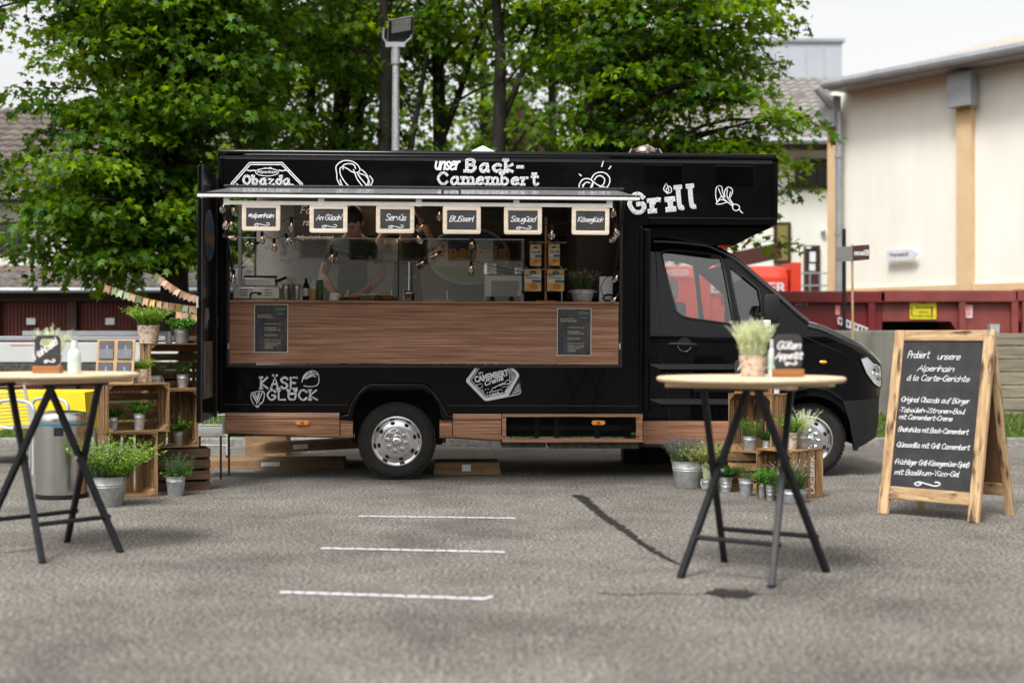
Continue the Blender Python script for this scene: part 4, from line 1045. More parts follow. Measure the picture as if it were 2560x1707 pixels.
# chalk menu inside
cb = plate('inner_menu_board', [rrect(*T(735, 597, 1.5), *T(900, 508, 1.5))], 1.5, .015, M_slate, truck)
a = T(752, 533, 1.5); script_text('lettering', 'Facebook', a[0], a[1], .36, .07, 1.497, .008, M_chalk, cb, seed=3)
a = T(752, 563, 1.5); script_text('lettering', 'Instagram', a[0], a[1], .36, .07, 1.497, .008, M_chalk, cb, seed=4)
a = T(741, 597, 1.5); script_text('lettering', '#alpenhainbusserl', a[0], a[1], .36, .035, 1.497, .006, M_chalk, cb, seed=5)
MB().box2((T(868, 530, 1.7)[0], 1.7, T(868, 545, 1.7)[1]), (T(890, 530, 1.7)[0], 1.71, T(868, 505, 1.7)[1])).build('red_notice', mat('red_notice', (0.40, 0.02, 0.015), rough=.6), truck)

# ---- serving flap
fy = -1.55
hx0, hx1 = T(576, 476)[0], T(1545, 476)[0]; hz = T(1060, 474)[1]
fz = plane_hit(MT, 1040, 487, fy)[1]; fx0 = plane_hit(MT, 497, 487, fy)[0]; fx1 = plane_hit(MT, 1596, 490, fy)[0]
flp = MB().add([(fx0, -.03, hz - .03), (fx1, -.03, hz - .03), (fx1, -.03, hz), (fx0, -.03, hz), (fx0, fy, fz - .03), (fx1, fy, fz - .03), (fx1, fy, fz), (fx0, fy, fz)],
               [(0, 1, 2, 3), (4, 7, 6, 5), (0, 3, 7, 4), (1, 5, 6, 2), (3, 2, 6, 7), (0, 4, 5, 1)]).build('serving_flap', mat('flap_skin', (.52,.53,.55), (.58,.59,.61), rough=.22, metal=.7, scale=2), truck)
MB().box2((fx0 - .01, fy - .02, fz - .031), (fx1 + .01, fy + .03, fz - .006), bev=.004).build('edge_profile', M_whitemetal, flp)
MB().box2((fx0 - .012, fy - .022, fz - .006), (fx1 + .012, fy + .02, fz + .006)).build('edge_seal', M_blacktrim, flp)
sl = (hz - fz) / (-.03 - fy)
for xx in (fx0 + .02, fx1 - .02, (fx0 + fx1) / 2):
    MB().add([(xx - .02, -.1, hz - .036 - .0), (xx + .02, -.1, hz - .036), (xx + .02, fy + .03, fz - .036), (xx - .02, fy + .03, fz - .036)], [(0, 1, 2, 3)]).build('flap_rib', M_whitemetal, flp)
ry = fy + .03
rz0, rz1 = plane_hit(MT, 1040, 515, ry)[1], plane_hit(MT, 1040, 506, ry)[1]
rx0, rx1 = plane_hit(MT, 560, 500, ry)[0], plane_hit(MT, 1531, 510, ry)[0]
MB().box2((rx0, ry - .01, rz0), (rx1, ry + .01, rz1)).build('hanging_rail', M_whitemetal, flp)
for px in (567, 803, 1047, 1291, 1524):
    q = plane_hit(MT, px, 500, ry)[0]
    MB().box2((q - .023, ry - .013, rz0 - .003), (q + .023, ry + .013, fz - .028)).build('rail_bracket', M_whitemetal, flp)
hq = plane_hit(MT, 1128, 480, fy + .06)[0]
MB().tube(smooth_poly([(hq - .065, fy + .06, fz + .005), (hq - .058, fy + .06, fz + .05), (hq + .058, fy + .06, fz + .05), (hq + .065, fy + .06, fz + .005)], 5), .008, 8).build('pull_handle', M_plastic, flp)
for xx, s in ((hx0 + .03, 1), (hx1 - .03, -1)):
    MB().tube([(xx, -.04, hz - .75), (xx, -.75, (hz + fz) / 2 - .05)], .012, 8).build('gas_strut', M_blacktrim, truck)
    MB().tube([(xx, -.40, (hz - .75 + (hz + fz) / 2 - .05) / 2), (xx, -.75, (hz + fz) / 2 - .05)], .007, 8).build('strut_rod', M_alu, truck)

# ---- rear door swung right round towards the viewer
DR = Matrix.Translation((.0, 0, 0)) @ Matrix.Rotation(R(90 + 1.5), 4, 'Z')      # drawing x runs from the near edge (-) to the hinge (0)
dz0, dz1 = .57, 2.69
rd = MB().box2((-.92, .0, dz0), (-.02, .035, dz1), DR, bev=.012).build('rear_door', M_paint, truck)
MB().box2((-.92, -.012, dz0), (-.88, -.001, dz1), DR, bev=.004).build('door_frame', M_blacktrim, rd)
MB().box2((-.10, -.012, dz0), (-.05, -.001, dz1), DR, bev=.004).build('door_frame', M_blacktrim, rd)
M_net = mat('grey_mesh_panel', (0.05, 0.048, 0.045), (0.16, 0.15, 0.14), rough=.7, scale=9, stretch=(1, 1, .5))
MB().box2((-.80, -.006, .76), (-.30, -.001, 1.24), DR).build('mesh_panel', M_net, rd)
ov = MB(); ov.add([(-.5 + .3 * math.cos(t), -.004, 2.14 + .22 * math.sin(t)) for t in [k * math.pi / 10 for k in range(20)]], [tuple(range(20))], DR); dl = ov.build('brand_sticker', mat('sticker_blue', (0.012, 0.06, 0.16), rough=.5), rd)
print_text('lettering', 'Alpenhain', -.76, 2.04, .5, .13, -.008, M_orange, dl, M=DR, off=.02)
for zz in (1.35, 2.5): MB().tube([(-.03, .0, zz), (-.03, .0, zz + .1)], .02, 8, M=DR).build('hinge', M_blacktrim, rd)
MB().tube([(-.93, .02, 1.52), (-.97, .02, 1.52), (-.97, .02, 1.60), (-.93, .02, 1.60)], .009, 6, M=DR).build('door_catch', M_alu, rd)
sc_ = MB(); k0 = 0
for q in range(5): k0 = ribbon(sc_, smooth_poly([(-.75 + .04 * q, 1.34 + .03 * (q % 2)), (-.70 + .04 * q, 1.52), (-.72 + .05 * q, 1.42), (-.66 + .04 * q, 1.36 + .03 * q)], 4), .006, -.004, DR, k0=k0)
sc_.build('chalk_scribble', M_chalk, rd)

# ---- wooden skirts, marker lamps, service grille
def skirt(name, p0, p1, y_top, y_crease, y_b0, y_b1, material, inset=0.0):
    xa, xb = T(p0, 1060)[0], T(p1, 1060)[0]; zt = T((p0 + p1) / 2, y_top)[1]; zc = T((p0 + p1) / 2, y_crease)[1]; za, zb = T(p0, y_b0)[1], T(p1, y_b1)[1]
    m = MB()
    def col(x, zbm): return [(x, .04, zt), (x, -.012, zt), (x, -.022, (zt + zc) / 2), (x, -.020, zc + .004), (x, -.006, zc), (x, -.014, zc - .012), (x, -.016, zc - (zc - zbm) * .55), (x, .008, zbm + .015), (x, .05, zbm)]
    A, B = col(xa, za), col(xb, zb); m.strip(A, B)
    m.add(A, [tuple(range(len(A)))]); m.add(B, [tuple(range(len(B)))])
    return m.build(name, material, truck, smooth=True, angle=30)
skirt('wood_skirt', 563, 849, 1031.5, 1047, 1085, 1096.5, M_lam)
skirt('wood_skirt', 851.5, 882, 1050, 1056, 1096.5, 1097, M_lam)
skirt('wood_skirt', 1099, 1130, 1050, 1056, 1097, 1097, M_lam)
skirt('wood_skirt', 1132, 1253, 1034.5, 1050, 1097, 1104, M_lam)
plate('grille_frame', [TP([(1255, 1034.5), (1255, 1105), (1606, 1105), (1606, 1034.5)]), TP([(1265, 1041.5), (1265, 1096), (1590, 1096), (1590, 1041.5)])], -.014, .03, M_lam, truck)
for p in ((1259.5, 1044), (1259.5, 1091), (1595, 1044), (1595, 1091)):
    q = T(*p); MB().tube([(q[0], -.019, q[1]), (q[0], -.0145, q[1])], .008, 8).build('screw', M_plastic, truck)
gm = MB(); ga_, gb_ = T(1265, 1096), T(1590, 1041.5); Wd, Hd = gb_[0] - ga_[0], gb_[1] - ga_[1]; nn = 46
for k in range(-8, nn):
    for s in (0, 1):
        x0 = ga_[0] + Wd * k / nn; x1 = x0 + Hd * 1.6; z0, z1 = ga_[1], gb_[1]
        a, b = max(x0, ga_[0]), min(x1, gb_[0])
        if b - a < .005: continue
        za = z0 + (a - x0) / (x1 - x0) * (z1 - z0); zb = z0 + (b - x0) / (x1 - x0) * (z1 - z0)
        if s: za, zb = z0 + z1 - za, z0 + z1 - zb
        gm.tube([(a, .004 + .003 * s, za), (b, .004 + .003 * s, zb)], .0018, 3, cap=False)
stuff(gm.build('wire_mesh', M_blacktrim, truck))
M_chassis = mat('grimy_chassis', (0.030, 0.028, 0.025), (0.085, 0.08, 0.07), rough=.8, scale=16)
MB().box2((ga_[0], .30, ga_[1] + .055), (gb_[0], .36, ga_[1] + .10)).build('chassis_rail', M_chassis, truck)
for px in (1346, 1397, 1500): q = T(px, 1070)[0]; MB().box2((q - .022, .27, ga_[1] - .03), (q + .022, .299, ga_[1] + .20)).build('chassis_bracket', M_chassis, truck)
MB().box2((.3, .5, .42), (x_cab + .3, .62, .56)).build('chassis_beam', M_dark, truck)
MB().box2((T(1258, 1060)[0], .64, .36), (T(1600, 1060)[0], 1.2, .66)).build('dark_backing', M_dark, truck)  # dark box added behind the grille to keep its slot in shade
MB().box2((.3, BW - .62, .42), (x_cab + .3, BW - .5, .56)).build('chassis_beam', M_dark, truck)
MB().box2((T(1255, 1100)[0], .06, T(1255, 1120)[1]), (T(1365, 1100)[0], .5, T(1255, 1105)[1])).build('underfloor_locker', M_chassis, truck)
MB().box2((T(1376, 1100)[0], .06, T(1376, 1122)[1]), (T(1600, 1100)[0], .5, T(1376, 1105)[1])).build('underfloor_locker', M_chassis, truck)
for px in (740, 1478):
    p = T(px, 1056); q = T(px + 34, 1056); ml = MB()
    cx_, cz_ = (p[0] + q[0]) / 2, p[1]; hw = (q[0] - p[0]) / 2
    lamp = plate('marker_lamp', [rrect(cx_ - hw, cz_ - .02, cx_ + hw, cz_ + .02, .0195, 5)], -.042, .025, M_amber, truck, bev=.004)
    for s in (-1, 1): MB().tube([(cx_ + s * hw * .55, -.045, cz_), (cx_ + s * hw * .55, -.0425, cz_)], .006, 8).build('screw', M_alu, lamp)
    MB().box2((cx_ - .012, -.046, cz_ - .012), (cx_ + .012, -.0425, cz_ + .012)).build('bulb_core', mat('amber_dark', (.35, .07, .01), rough=.3), lamp)
# lower black shell behind the skirts, wheel wells
MB().box2((T(568, 1090)[0], .051, T(700, 1094)[1] + .01), (T(878, 1090)[0], 2.1, zf - .051)).build('underbody', M_dark, truck)
MB().box2((T(1108, 1090)[0], .051, T(1200, 1094)[1] + .0), (T(1253, 1090)[0], 2.1, zf - .051)).build('underbody', M_dark, truck)
wx = T(991.5, 1104)[0]
MB().box2((wx - .40, .36, .30), (wx + .40, .40, .92)).build('wheel_well', M_dark, truck)
MB().box2((wx - .40, .05, .80), (wx + .40, .36, .92)).build('wheel_well', M_dark, truck)
for s in (-.42, .42): MB().box2((wx + s - .015, .05, .34), (wx + s + .015, .36, .80)).build('wheel_well', M_dark, truck)
flare_o = TP([(868, 1034), (873, 1011), (888, 987), (908, 966), (925, 956), (1058, 956), (1076, 966), (1099, 994), (1114, 1024), (1121, 1034)])
flare_i = TP([(1103, 1050), (1097, 1014), (1079, 988), (1056, 974), (926, 974), (904, 988), (889, 1012), (883, 1050)])
plate('wheel_arch_flare', [TP([(852, 1048), (852, 1036)]) + flare_o + TP([(1131, 1036), (1131, 1048)]) + flare_i], -.055, .07, M_gloss, truck, bev=.022)

def wheel(name, cx, cz, y, r, parent, rot0=0.0):
    """y: outer face of the tyre; the wheel stands across +y"""
    Mw = Matrix.Translation((cx, y, cz)) @ Matrix.Rotation(R(90), 4, 'X')      # local z -> -y
    Mw = Matrix.Translation((cx, y, cz)) @ Matrix.Rotation(R(-90), 4, 'X') @ Matrix.Rotation(rot0, 4, 'Z')   # local z -> +y
    k = r / .345
    def L(pr, mtl, nm, par, n=48):
        return MB().lathe([(a * k, b) for a, b in pr], n, Mw).build(nm, mtl, par, smooth=True, angle=45)
    w = L([(.222, .012), (.226, .0), (.25, -.006), (.30, -.004), (.325, .012), (.337, .03), (.345, .05), (.345, .19), (.33, .21), (.22, .215)], M_rubber, name, parent, 64)
    tr = MB()
    for i in range(56):                        # shoulder blocks of the tread
        a = 2 * math.pi * i / 56
        tr.box((.341 * k, 0, .045), (.014 * k, .026, .045), Mw @ Matrix.Rotation(a, 4, 'Z'))
    stuff(tr.build('tread_blocks', M_rubber, w))
    rim = L([(.224, .010), (.2225, -.004), (.212, -.006), (.206, .004), (.200, .022), (.188, .034), (.160, .030), (.132, .020), (.118, .020), (.112, .004), (.062, -.002), (.052, -.004)], M_chrome, 'rim', w)
    cap = L([(.052, -.004), (.050, -.026), (.042, -.038), (.020, -.044), (.0005, -.045)], M_chrome, 'hub_cap', rim, 28)
    for i in range(8):
        a = 2 * math.pi * (i + .5) / 8
        h_ = MB(); h_.lathe([(.0004, -.002), (.021, -.002)], 14, Mw @ Matrix.Translation((.163 * k * math.cos(a), .163 * k * math.sin(a), .027)) @ Matrix.Rotation(a, 4, 'Z'), sx=.75, sy=1.0)
        h_.build('vent_hole', M_dark, rim)
        b = 2 * math.pi * i / 8
        MB().lathe([(.020, .0), (.021, -.012), (.017, -.026), (.008, -.032), (.0004, -.033)], 14, Mw @ Matrix.Translation((.084 * k * math.cos(b), .084 * k * math.sin(b), .002))).build('wheel_nut', M_chrome, rim)
    return w
wheel('rear_wheel', wx, .3465 + .0075, .03, .346, truck, R(9))
MB().tube([(wx, .2, .345), (wx, 2.0, .345)], .06, 10).build('rear_axle', M_dark, truck)
wheel('rear_wheel', wx, .3465 + .0075, BW - .25, .346, truck)

# ---- cab
CD = .14
zb_ = T(1750, 812, CD)[1]
xf_, xe_ = T(2095, 950, CD)[0], T(2227, 950, CD)[0]
def bend(x, z):
    y = 0.0
    if z > zb_ - .14: y += .03 * min(1, (z - zb_ + .14) / .14) ** 1.6
    if z > zb_: y += .19 * ((z - zb_) / .8) ** 1.15
    if z < .95: y += .03 * ((.95 - z) / .6) ** 2
    if x > xf_: y += .30 * ((x - xf_) / (xe_ - xf_)) ** 2.2
    return y
side = TP([(1624, 610), (1642, 597), (1711, 600), (1781, 609), (1821, 628), (1853, 649), (1925, 716), (1993, 780), (2022, 806), (2054, 814), (2102, 836), (2146, 857), (2187, 883), (2210, 901), (2222, 916), (2227, 935), (2226, 970), (2219, 1000), (2217, 1060), (2207, 1096), (2150, 1120), (2138, 1118), (2134, 1092)], CD)
fwx, fwz = T(2029.5, 1092, CD)[0], T(2029.5, 1092, CD)[1]
side += circ(fwx, fwz, .372, 16, None, 5, 175, False)[1:-1]
side += TP([(1925, 1113), (1640, 1116), (1609, 1108)], CD) + [(x_cab + .004, T(1609, 1040, CD)[1]), (x_cab + .004, T(1609, 620, CD)[1])]
w1 = TP([(1660, 632), (1667, 625), (1684, 622), (1740, 626), (1790, 633), (1811, 640), (1822, 700), (1830, 760), (1836, 811), (1790, 805), (1730, 797), (1707, 791), (1693, 780), (1678, 720), (1666, 665)], CD)
w2 = TP([(1829, 661), (1865, 690), (1901, 721), (1907, 760), (1909, 807), (1880, 816), (1854, 815), (1845, 770), (1836, 715)], CD)
cuts = [((0, 0, .30 + .07 * k), (0, 0, 1)) for k in range(26)] + [((xf_ + (xe_ - xf_) * k / 7, 0, 0), (1, 0, 0)) for k in range(8)]
cs = plate('cab_side', [side, w1, w2], CD, .04, M_gloss, truck, cuts=cuts, bend=bend, angle=30)
me2 = cs.data.copy()
for v in me2.vertices: v.co.y = BW - v.co.y
me2.flip_normals(); link('cab_side', me2, M_gloss, truck)
M_cabglass = glassmat('cab_glass', (.84, .88, .87), 2.8)
def on(p, off=0.0): return (p[0], CD + bend(p[0], p[1]) + off, p[1])
for nm, w in (('door_window', w1), ('quarter_window', w2)):
    g = plate(nm, [w], CD, 0, M_cabglass, truck, cuts=cuts[10:], bend=lambda x, z: bend(x, z) + .016)
    me3 = g.data.copy()
    for v in me3.vertices: v.co.y = BW - v.co.y
    link(nm, me3, M_cabglass, truck)
    P = [on(p, -.002) for p in w] + [on(w[0], -.002)]
    MB().tube(P, .011, 6).build('window_seal', M_blacktrim, truck)
def seam(name, pts, r, material, off=0.0, n=8): return MB().tube([on(p, off) for p in TP(pts, CD)], r, n).build(name, material, truck)
seam('door_seam', [(1646, 604), (1647, 700), (1650, 800), (1652, 900), (1662, 915), (1672, 1020), (1681, 1112)], .004, M_dark, -.0005)
seam('door_seam', [(1850, 655), (1905, 712), (1915, 812), (1900, 900), (1895, 985)], .004, M_dark, -.0005)
seam('bonnet_seam', [(1915, 800), (1975, 806), (2010, 842), (2100, 880), (2160, 898)], .004, M_dark, -.0005)
seam('pillar_seam', [(1862, 652), (1930, 714), (2003, 783), (2018, 803)], .010, M_blacktrim, -.002)
for y0 in (916, 1003):                                  # raised side mouldings
    m_ = MB(); A = TP([(1652, y0 - 6), (1925 if y0 > 950 else 1890, y0 - 6)], CD); B = TP([(1652, y0 + 7), (1925 if y0 > 950 else 1890, y0 + 7)], CD); P0 = T(1618, y0 - 7, CD)
    m_.add([on(A[0], -.003), on(A[1], -.003), on(B[1], -.022), on(B[0], -.022), on(T(1619, y0 - 6, CD), 0)], [(0, 1, 2, 3), (0, 3, 4)])
    m_.add([on(B[0], -.022), on(B[1], -.022), on((B[1][0], B[1][1] - .02), -.001), on((B[0][0], B[0][1] - .02), -.001)], [(0, 1, 2, 3)])
    m_.build('side_moulding', M_gloss, truck)
# wood band on the sill
plate('wood_sill', [TP([(1608, 1052), (1925, 1052), (1922, 1113), (1640, 1116), (1609, 1108)], CD)], CD - .008, .006, M_lam, truck, cuts=cuts, bend=bend)
MB().box2((x_cab - .0, .13, T(1607, 1120)[1]), (fwx - .38, .3, T(1607, 1112)[1] - .005)).build('sill_edge', M_dark, truck)
# bonnet, windscreen, roof and nose: lofted across the cab
def loft(name, pts, material, zb=.05, xb=.0, ofs=0.0):
    m = MB(); n = 9; P = TP(pts, CD); rows = []
    for (x, z) in P:
        row = []
        y0 = CD + bend(x, z)
        for k in range(n):
            t = k / (n - 1); s = math.sin(math.pi * t) ** .8
            row.append((x + xb * s, y0 + t * (BW - 2 * y0), z + zb * s + ofs))
        rows.append(row)
    for a, b in zip(rows, rows[1:]): m.strip(a, b)
    return m.build(name, material, truck, smooth=True, angle=50)
loft('cab_roof', [(1624, 610), (1642, 597), (1711, 600), (1781, 609), (1821, 628), (1853, 649)], M_gloss, .03)
loft('windscreen', [(1853, 649), (1925, 716), (1993, 780), (2022, 806)], M_cabglass, .02, .08)
loft('bonnet', [(2022, 806), (2054, 814), (2102, 836), (2146, 857), (2187, 883), (2210, 901), (2222, 916)], M_gloss, .05, .06)
loft('nose', [(2222, 916), (2227, 935), (2226, 970), (2219, 1000), (2217, 1060), (2207, 1096), (2150, 1120)], M_paint, .0, .10)
M_edge = mat('edge_highlight_paint', (.004, .004, .005), rough=.10, spec=.6, coat=1.0)  # shinier copy of the black paint for the added highlight tubes
MB().tube([on(T(*p, CD), .006) for p in ((1642, 598), (1711, 601), (1781, 610), (1821, 629), (1853, 650), (1925, 717), (1993, 781), (2022, 806))], .026, 12).build('pillar_highlight', M_edge, truck, smooth=True)  # tube added to catch a sky highlight along cab roof and pillar
MB().tube([on((T(*p, CD)[0], T(*p, CD)[1] - .035), .035) for p in ((2022, 808), (2054, 816), (2102, 838), (2146, 859), (2187, 885), (2208, 902))], .052, 14).build('bonnet_highlight', M_edge, truck, smooth=True)  # tube added to catch a sky highlight along the bonnet
MB().tube([on(T(1996, 786, CD), -.02), on(T(2014, 800, CD), .05), on(T(2022, 803, CD), .4)], .008, 6).build('wiper', M_blacktrim, truck)
# bumper, lamps
bp = [(2106, 1002), (2217, 998), (2216, 1060), (2207, 1097), (2150, 1121), (2140, 1121), (2134, 1095), (2124, 1050)]
bmp = plate('bumper', [TP(bp, CD)], CD - .016, .015, M_plastic, truck, cuts=cuts, bend=bend)
for y0 in (1044, 1095): MB().tube([on(T(2133 if y0 < 1060 else 2150, y0 + 4, CD), -.017), on(T(2205 if y0 < 1060 else 2180, y0, CD), -.017)], .004, 6).build('bumper_crease', M_blacktrim, bmp)
q = T(2146, 1122, CD); MB().tube([(q[0], CD + .1, q[1] + .02), (q[0], CD + .1, q[1] - .02)], .026, 10).build('towing_plug', M_chassis, bmp)
hl_ = TP([(2154, 897), (2170, 892), (2187, 891), (2209, 900), (2222, 915), (2227, 934), (2226, 967), (2219, 971), (2198, 961), (2172, 934)], CD)
M_lamp = mat('headlamp_reflector', (0.82, 0.84, 0.86), (0.60, 0.62, 0.64), rough=.28, metal=.25, scale=14, stretch=(1, 1, .4), coat=.6)
hlp = plate('headlamp', [hl_], CD - .01, .008, M_lamp, truck, cuts=cuts, bend=bend)
MB().tube([on(p, -.009) for p in hl_ + hl_[:1]], .006, 6).build('lamp_seal', M_blacktrim, hlp)
for px, py, rr in ((2198, 925, .052), (2211, 948, .036)):
    q = T(px, py, CD); y0 = CD + bend(*q) - .013
    MB().lathe([(rr, 0), (rr * .86, -.003), (rr * .8, .004), (rr * .3, .006), (.0004, .0)], 20, Matrix.Translation((q[0], y0, q[1])) @ Matrix.Rotation(R(-90), 4, 'X')).build('lamp_reflector', M_chrome, hlp, smooth=True)
    MB().sphere((q[0], y0 - .004, q[1]), rr * .28).build('lamp_bulb', M_blacktrim, hlp)
q = T(2058, 905, CD); MB().sphere(on(q, -.004), .036, sc=(1, .3, .45)).build('side_indicator', M_amber, truck)
seam('arch_lip', [(1928, 1050), (1935, 1020), (1958, 992), (1990, 975), (2030, 969), (2070, 976), (2105, 1000)], .022, M_gloss, -.004)
# door handle
q = T(1711, 862, CD); plate('handle_recess', [circ(q[0], q[1], .066, 24)], CD + bend(*q) - .006, .004, M_dark, truck)
MB().tube(smooth_poly([on(T(1672, 860, CD), -.01), on(T(1690, 860, CD), -.035), on(T(1722, 861, CD), -.035), on(T(1740, 862, CD), -.01)], 4), .017, 10).build('door_handle', M_plastic, truck)
MB().tube([(q[0] + .06 * math.cos(t), CD + bend(*q) - .009, q[1] + .06 * math.sin(t)) for t in [math.pi + k * math.pi / 12 for k in range(13)]], .004, 6).build('recess_rim', M_chrome, truck)
# mirror
my = -.10
ma, mb_ = T(1908, 806, my), T(1950, 735, my)
mr0 = MB().box2((ma[0], my - .02, ma[1]), (mb_[0], my + .14, mb_[1]), bev=.035).build('mirror_housing', M_plastic, truck, smooth=True)
MB().tube([(ma[0] + .05, my + .1, ma[1] + .05), (ma[0] + .03, CD + .02, ma[1] + .07)], .025, 8).build('mirror_arm', M_plastic, mr0)
q = T(1918, 808, my); MB().box2((q[0] - .035, my - .026, q[1] - .035), (q[0] + .03, my + .05, q[1] + .03), bev=.012).build('mirror_lamp', M_lamp, mr0)
# front wheels
wheel('front_wheel', fwx, .340 + .02, CD + .09, .338, truck, R(3))
wheel('front_wheel', fwx, .340 + .02, BW - CD - .31, .338, truck)
MB().box2((fwx - .45, CD + .35, .35), (fwx + .42, CD + .40, 1.05)).build('wheel_well', M_dark, truck)
MB().box2((fwx - .45, CD + .04, .98), (fwx + .42, CD + .35, 1.03)).build('wheel_well', M_dark, truck)
# cab interior
M_seat = mat('grey_seat_cloth', (0.05, 0.05, 0.052), (0.08, 0.08, 0.082), rough=.9, scale=30)
M_dash = mat('grey_dashboard', (0.075, 0.075, 0.078), (0.11, 0.11, 0.115), rough=.6, scale=8)
xs_ = T(1690, 700, .5)[0]
for yy in (.35, 1.4):
    s_ = MB().box2((xs_ - .12, yy, .95), (xs_ + .08, yy + .5, 1.62), bev=.05).build('seat_back', M_seat, truck)
    MB().box2((xs_ - .08, yy + .12, 1.64), (xs_ + .02, yy + .38, 1.83), bev=.04).build('headrest', mat('beige_headrest', (0.36, 0.31, 0.25), rough=.9), s_)
    MB().box2((xs_ - .05, yy, .75), (xs_ + .5, yy + .5, .94), bev=.05).build('seat_cushion', M_seat, truck)
dx0, dx1 = T(1890, 790, .5)[0], T(2015, 800, .5)[0]
MB().box2((dx0, .24, .8), (dx1, BW - .24, zb_ - .02), bev=.06).build('dashboard', M_dash, truck)
cw_ = T(1868, 780, .6); Mst = Matrix.Translation((cw_[0], .62, zb_ - .0)) @ Matrix.Rotation(R(-62), 4, 'Y')
stw = MB(); stw.tube([(.2 * math.cos(2 * math.pi * k / 28), .2 * math.sin(2 * math.pi * k / 28), 0) for k in range(29)], .015, 8, M=Mst)
for a in (0, 2.1, 4.2): stw.tube([(0, 0, -.02), (.2 * math.cos(a), .2 * math.sin(a), 0)], .016, 6, M=Mst)
stw.tube([(0, 0, -.01), (0, 0, -.35)], .025, 8, M=Mst); stw.build('steering_wheel', M_dash, truck)
MB().box2((x_cab + .01, .62, .45), (dx1, BW - .62, .62)).build('cab_floor', M_dark, truck)
MB().box2((dx1 + .02, .62, .4), (xe_ - .35, BW - .62, T(2060, 850, CD)[1])).build('engine_bay', M_dark, truck)
# wedge between cab roof and alcove
wd = TP([(1609, 566), (1936, 566), (1882, 590), (1836, 614), (1800, 612), (1700, 596), (1645, 592), (1611, 606)], .12)
MB().prism(wd, .13, BW - .13).build('alcove_fairing', M_paint, truck, bevel=.012)
MB().box2((x_cab + .003, .03, T(1612, 1030)[1]), (x_cab + .075, .135, T(1612, 570)[1]), bev=.02).build('pillar_fairing', M_paint, truck)
# vents high on the alcove side
for a, b in (((1607, 458), (1708, 412)), ((1785, 461), (1886, 415))):
    A, B = T(*a), T(*b)
    v = MB().box2((A[0], -.014, A[1]), (B[0], -.001, B[1]), bev=.004).build('vent_grille', M_paint, truck)
    n_ = 11
    for k in range(n_):
        zz = A[1] + .012 + (B[1] - A[1] - .024) * k / (n_ - 1)
        slat('louvre', ((A[0] + B[0]) / 2, -.018, zz), (B[0] - A[0] - .03, .012, .005), M_paint, v, (R(35), 0, 0))
# roof: exhaust cowl and skylight
M_rust = mat('weathered_copper_cowl', (0.30, 0.20, 0.15), (0.62, 0.58, 0.54), rough=.3, metal=.7, scale=9, contrast=(.42, .6))
q = T(1613, 384, .17); Mv = Matrix.Translation((q[0], .17, z_top + .004))
ec = MB().lathe([(.05, 0), (.05, .03), (.098, .035), (.098, .048), (.09, .07), (.06, .092), (.02, .102), (.0005, .103)], 28, Mv).build('exhaust_cowl', M_rust, truck, smooth=True, angle=50)
MB().tube([(q[0] + .01, .07, z_top + .02), (q[0] + .01, .06, z_top + .07), (q[0] + .01, .12, z_top + .09)], .022, 8).build('cowl_pipe', M_rust, ec)
for s in (-1, 1):
    MB().tube([(q[0] + s * .10, .17, z_top + .07), (q[0] + s * .125, .15, z_top + .07), (q[0] + s * .165, .15, z_top + .006)], .006, 5).build('cowl_stay', M_alu, ec)
    MB().box((q[0] + s * .115, .16, z_top + .06), (.02, .03, .035)).build('stay_clamp', M_plastic, ec)
q = T(1207, 384, .24); bs = .155
MB().add([(q[0] - bs, .24 - bs, z_top + .004), (q[0] + bs, .24 - bs, z_top + .004), (q[0] + bs, .24 + bs, z_top + .004), (q[0] - bs, .24 + bs, z_top + .004), (q[0], .24, z_top + .10)], [(0, 1, 4), (1, 2, 4), (2, 3, 4), (3, 0, 4)]).build('skylight', M_whitemetal, truck)
MB().box2((-.012, .1, z_top - .12), (-.002, .18, z_top - .08)).build('rear_marker', M_rs, truck)
# fan guards hanging under the floor
for px in (1310, 1422, 1540):
    q = T(px, 1118, .8); f_ = MB()
    for rr in (.04, .075, .11, .145):
        f_.tube([(q[0] + rr * math.cos(2 * math.pi * k / 24), .9, .40 + rr * .9 * math.sin(2 * math.pi * k / 24)) for k in range(25)], .004, 4)
    for k in range(6): a = math.pi * k / 6; f_.tube([(q[0] - .145 * math.cos(a), .9, .40 - .13 * math.sin(a)), (q[0] + .145 * math.cos(a), .9, .40 + .13 * math.sin(a))], .003, 4)
    stuff(f_.build('fan_guard', M_blacktrim, truck))
# rear bumper step
q = T(563, 1060); MB().box2((q[0] - .03, .0, T(563, 1086)[1]), (q[0] - .003, .5, T(563, 1046)[1]), bev=.008).build('bumper_end', M_zinc, truck)

# ---- lettering and drawings on the body
Yp = -.0065
def box_px(a, b): A, B = T(*a), T(*b); return A[0], A[1], B[0] - A[0], B[1] - A[1]
def rib(name, lines, pen, y=Yp, material=None, parent=truck, sm=True):
    mb = MB(); k = 0
    for P in lines: k = ribbon(mb, smooth_poly(TP(P), 5) if sm else TP(P), pen, y, k0=k)
    return stuff(mb.build(name, material or M_white, parent))
slab_text('lettering', 'Back-', *box_px((1163, 432), (1311, 397)), Yp, .028, M_white, M_hatch, truck, gap=3.8, edge=.5, serif=1.7)
slab_text('lettering', 'Camembert', *box_px((1093, 463), (1348, 432)), Yp, .022, M_white, M_hatch, truck, gap=3.4, edge=.5, serif=1.6)
script_text('lettering', 'unser', *box_px((1088, 424), (1147, 392)), Yp, .018, M_white, truck, slant=.25, gap=1.6, jit=.1)
slab_text('lettering', 'Gr', *box_px((1571, 538), (1656, 483)), Yp, .040, M_white, M_hatch, truck, gap=4.2, edge=.26, serif=1.6, rot=R(5))
slab_text('lettering', '|', T(1677, 530)[0] - .023, *box_px((1664, 530), (1690, 492))[1:], Yp, .046, M_white, M_hatch, truck, edge=.24, serif=3.5, rot=R(6))
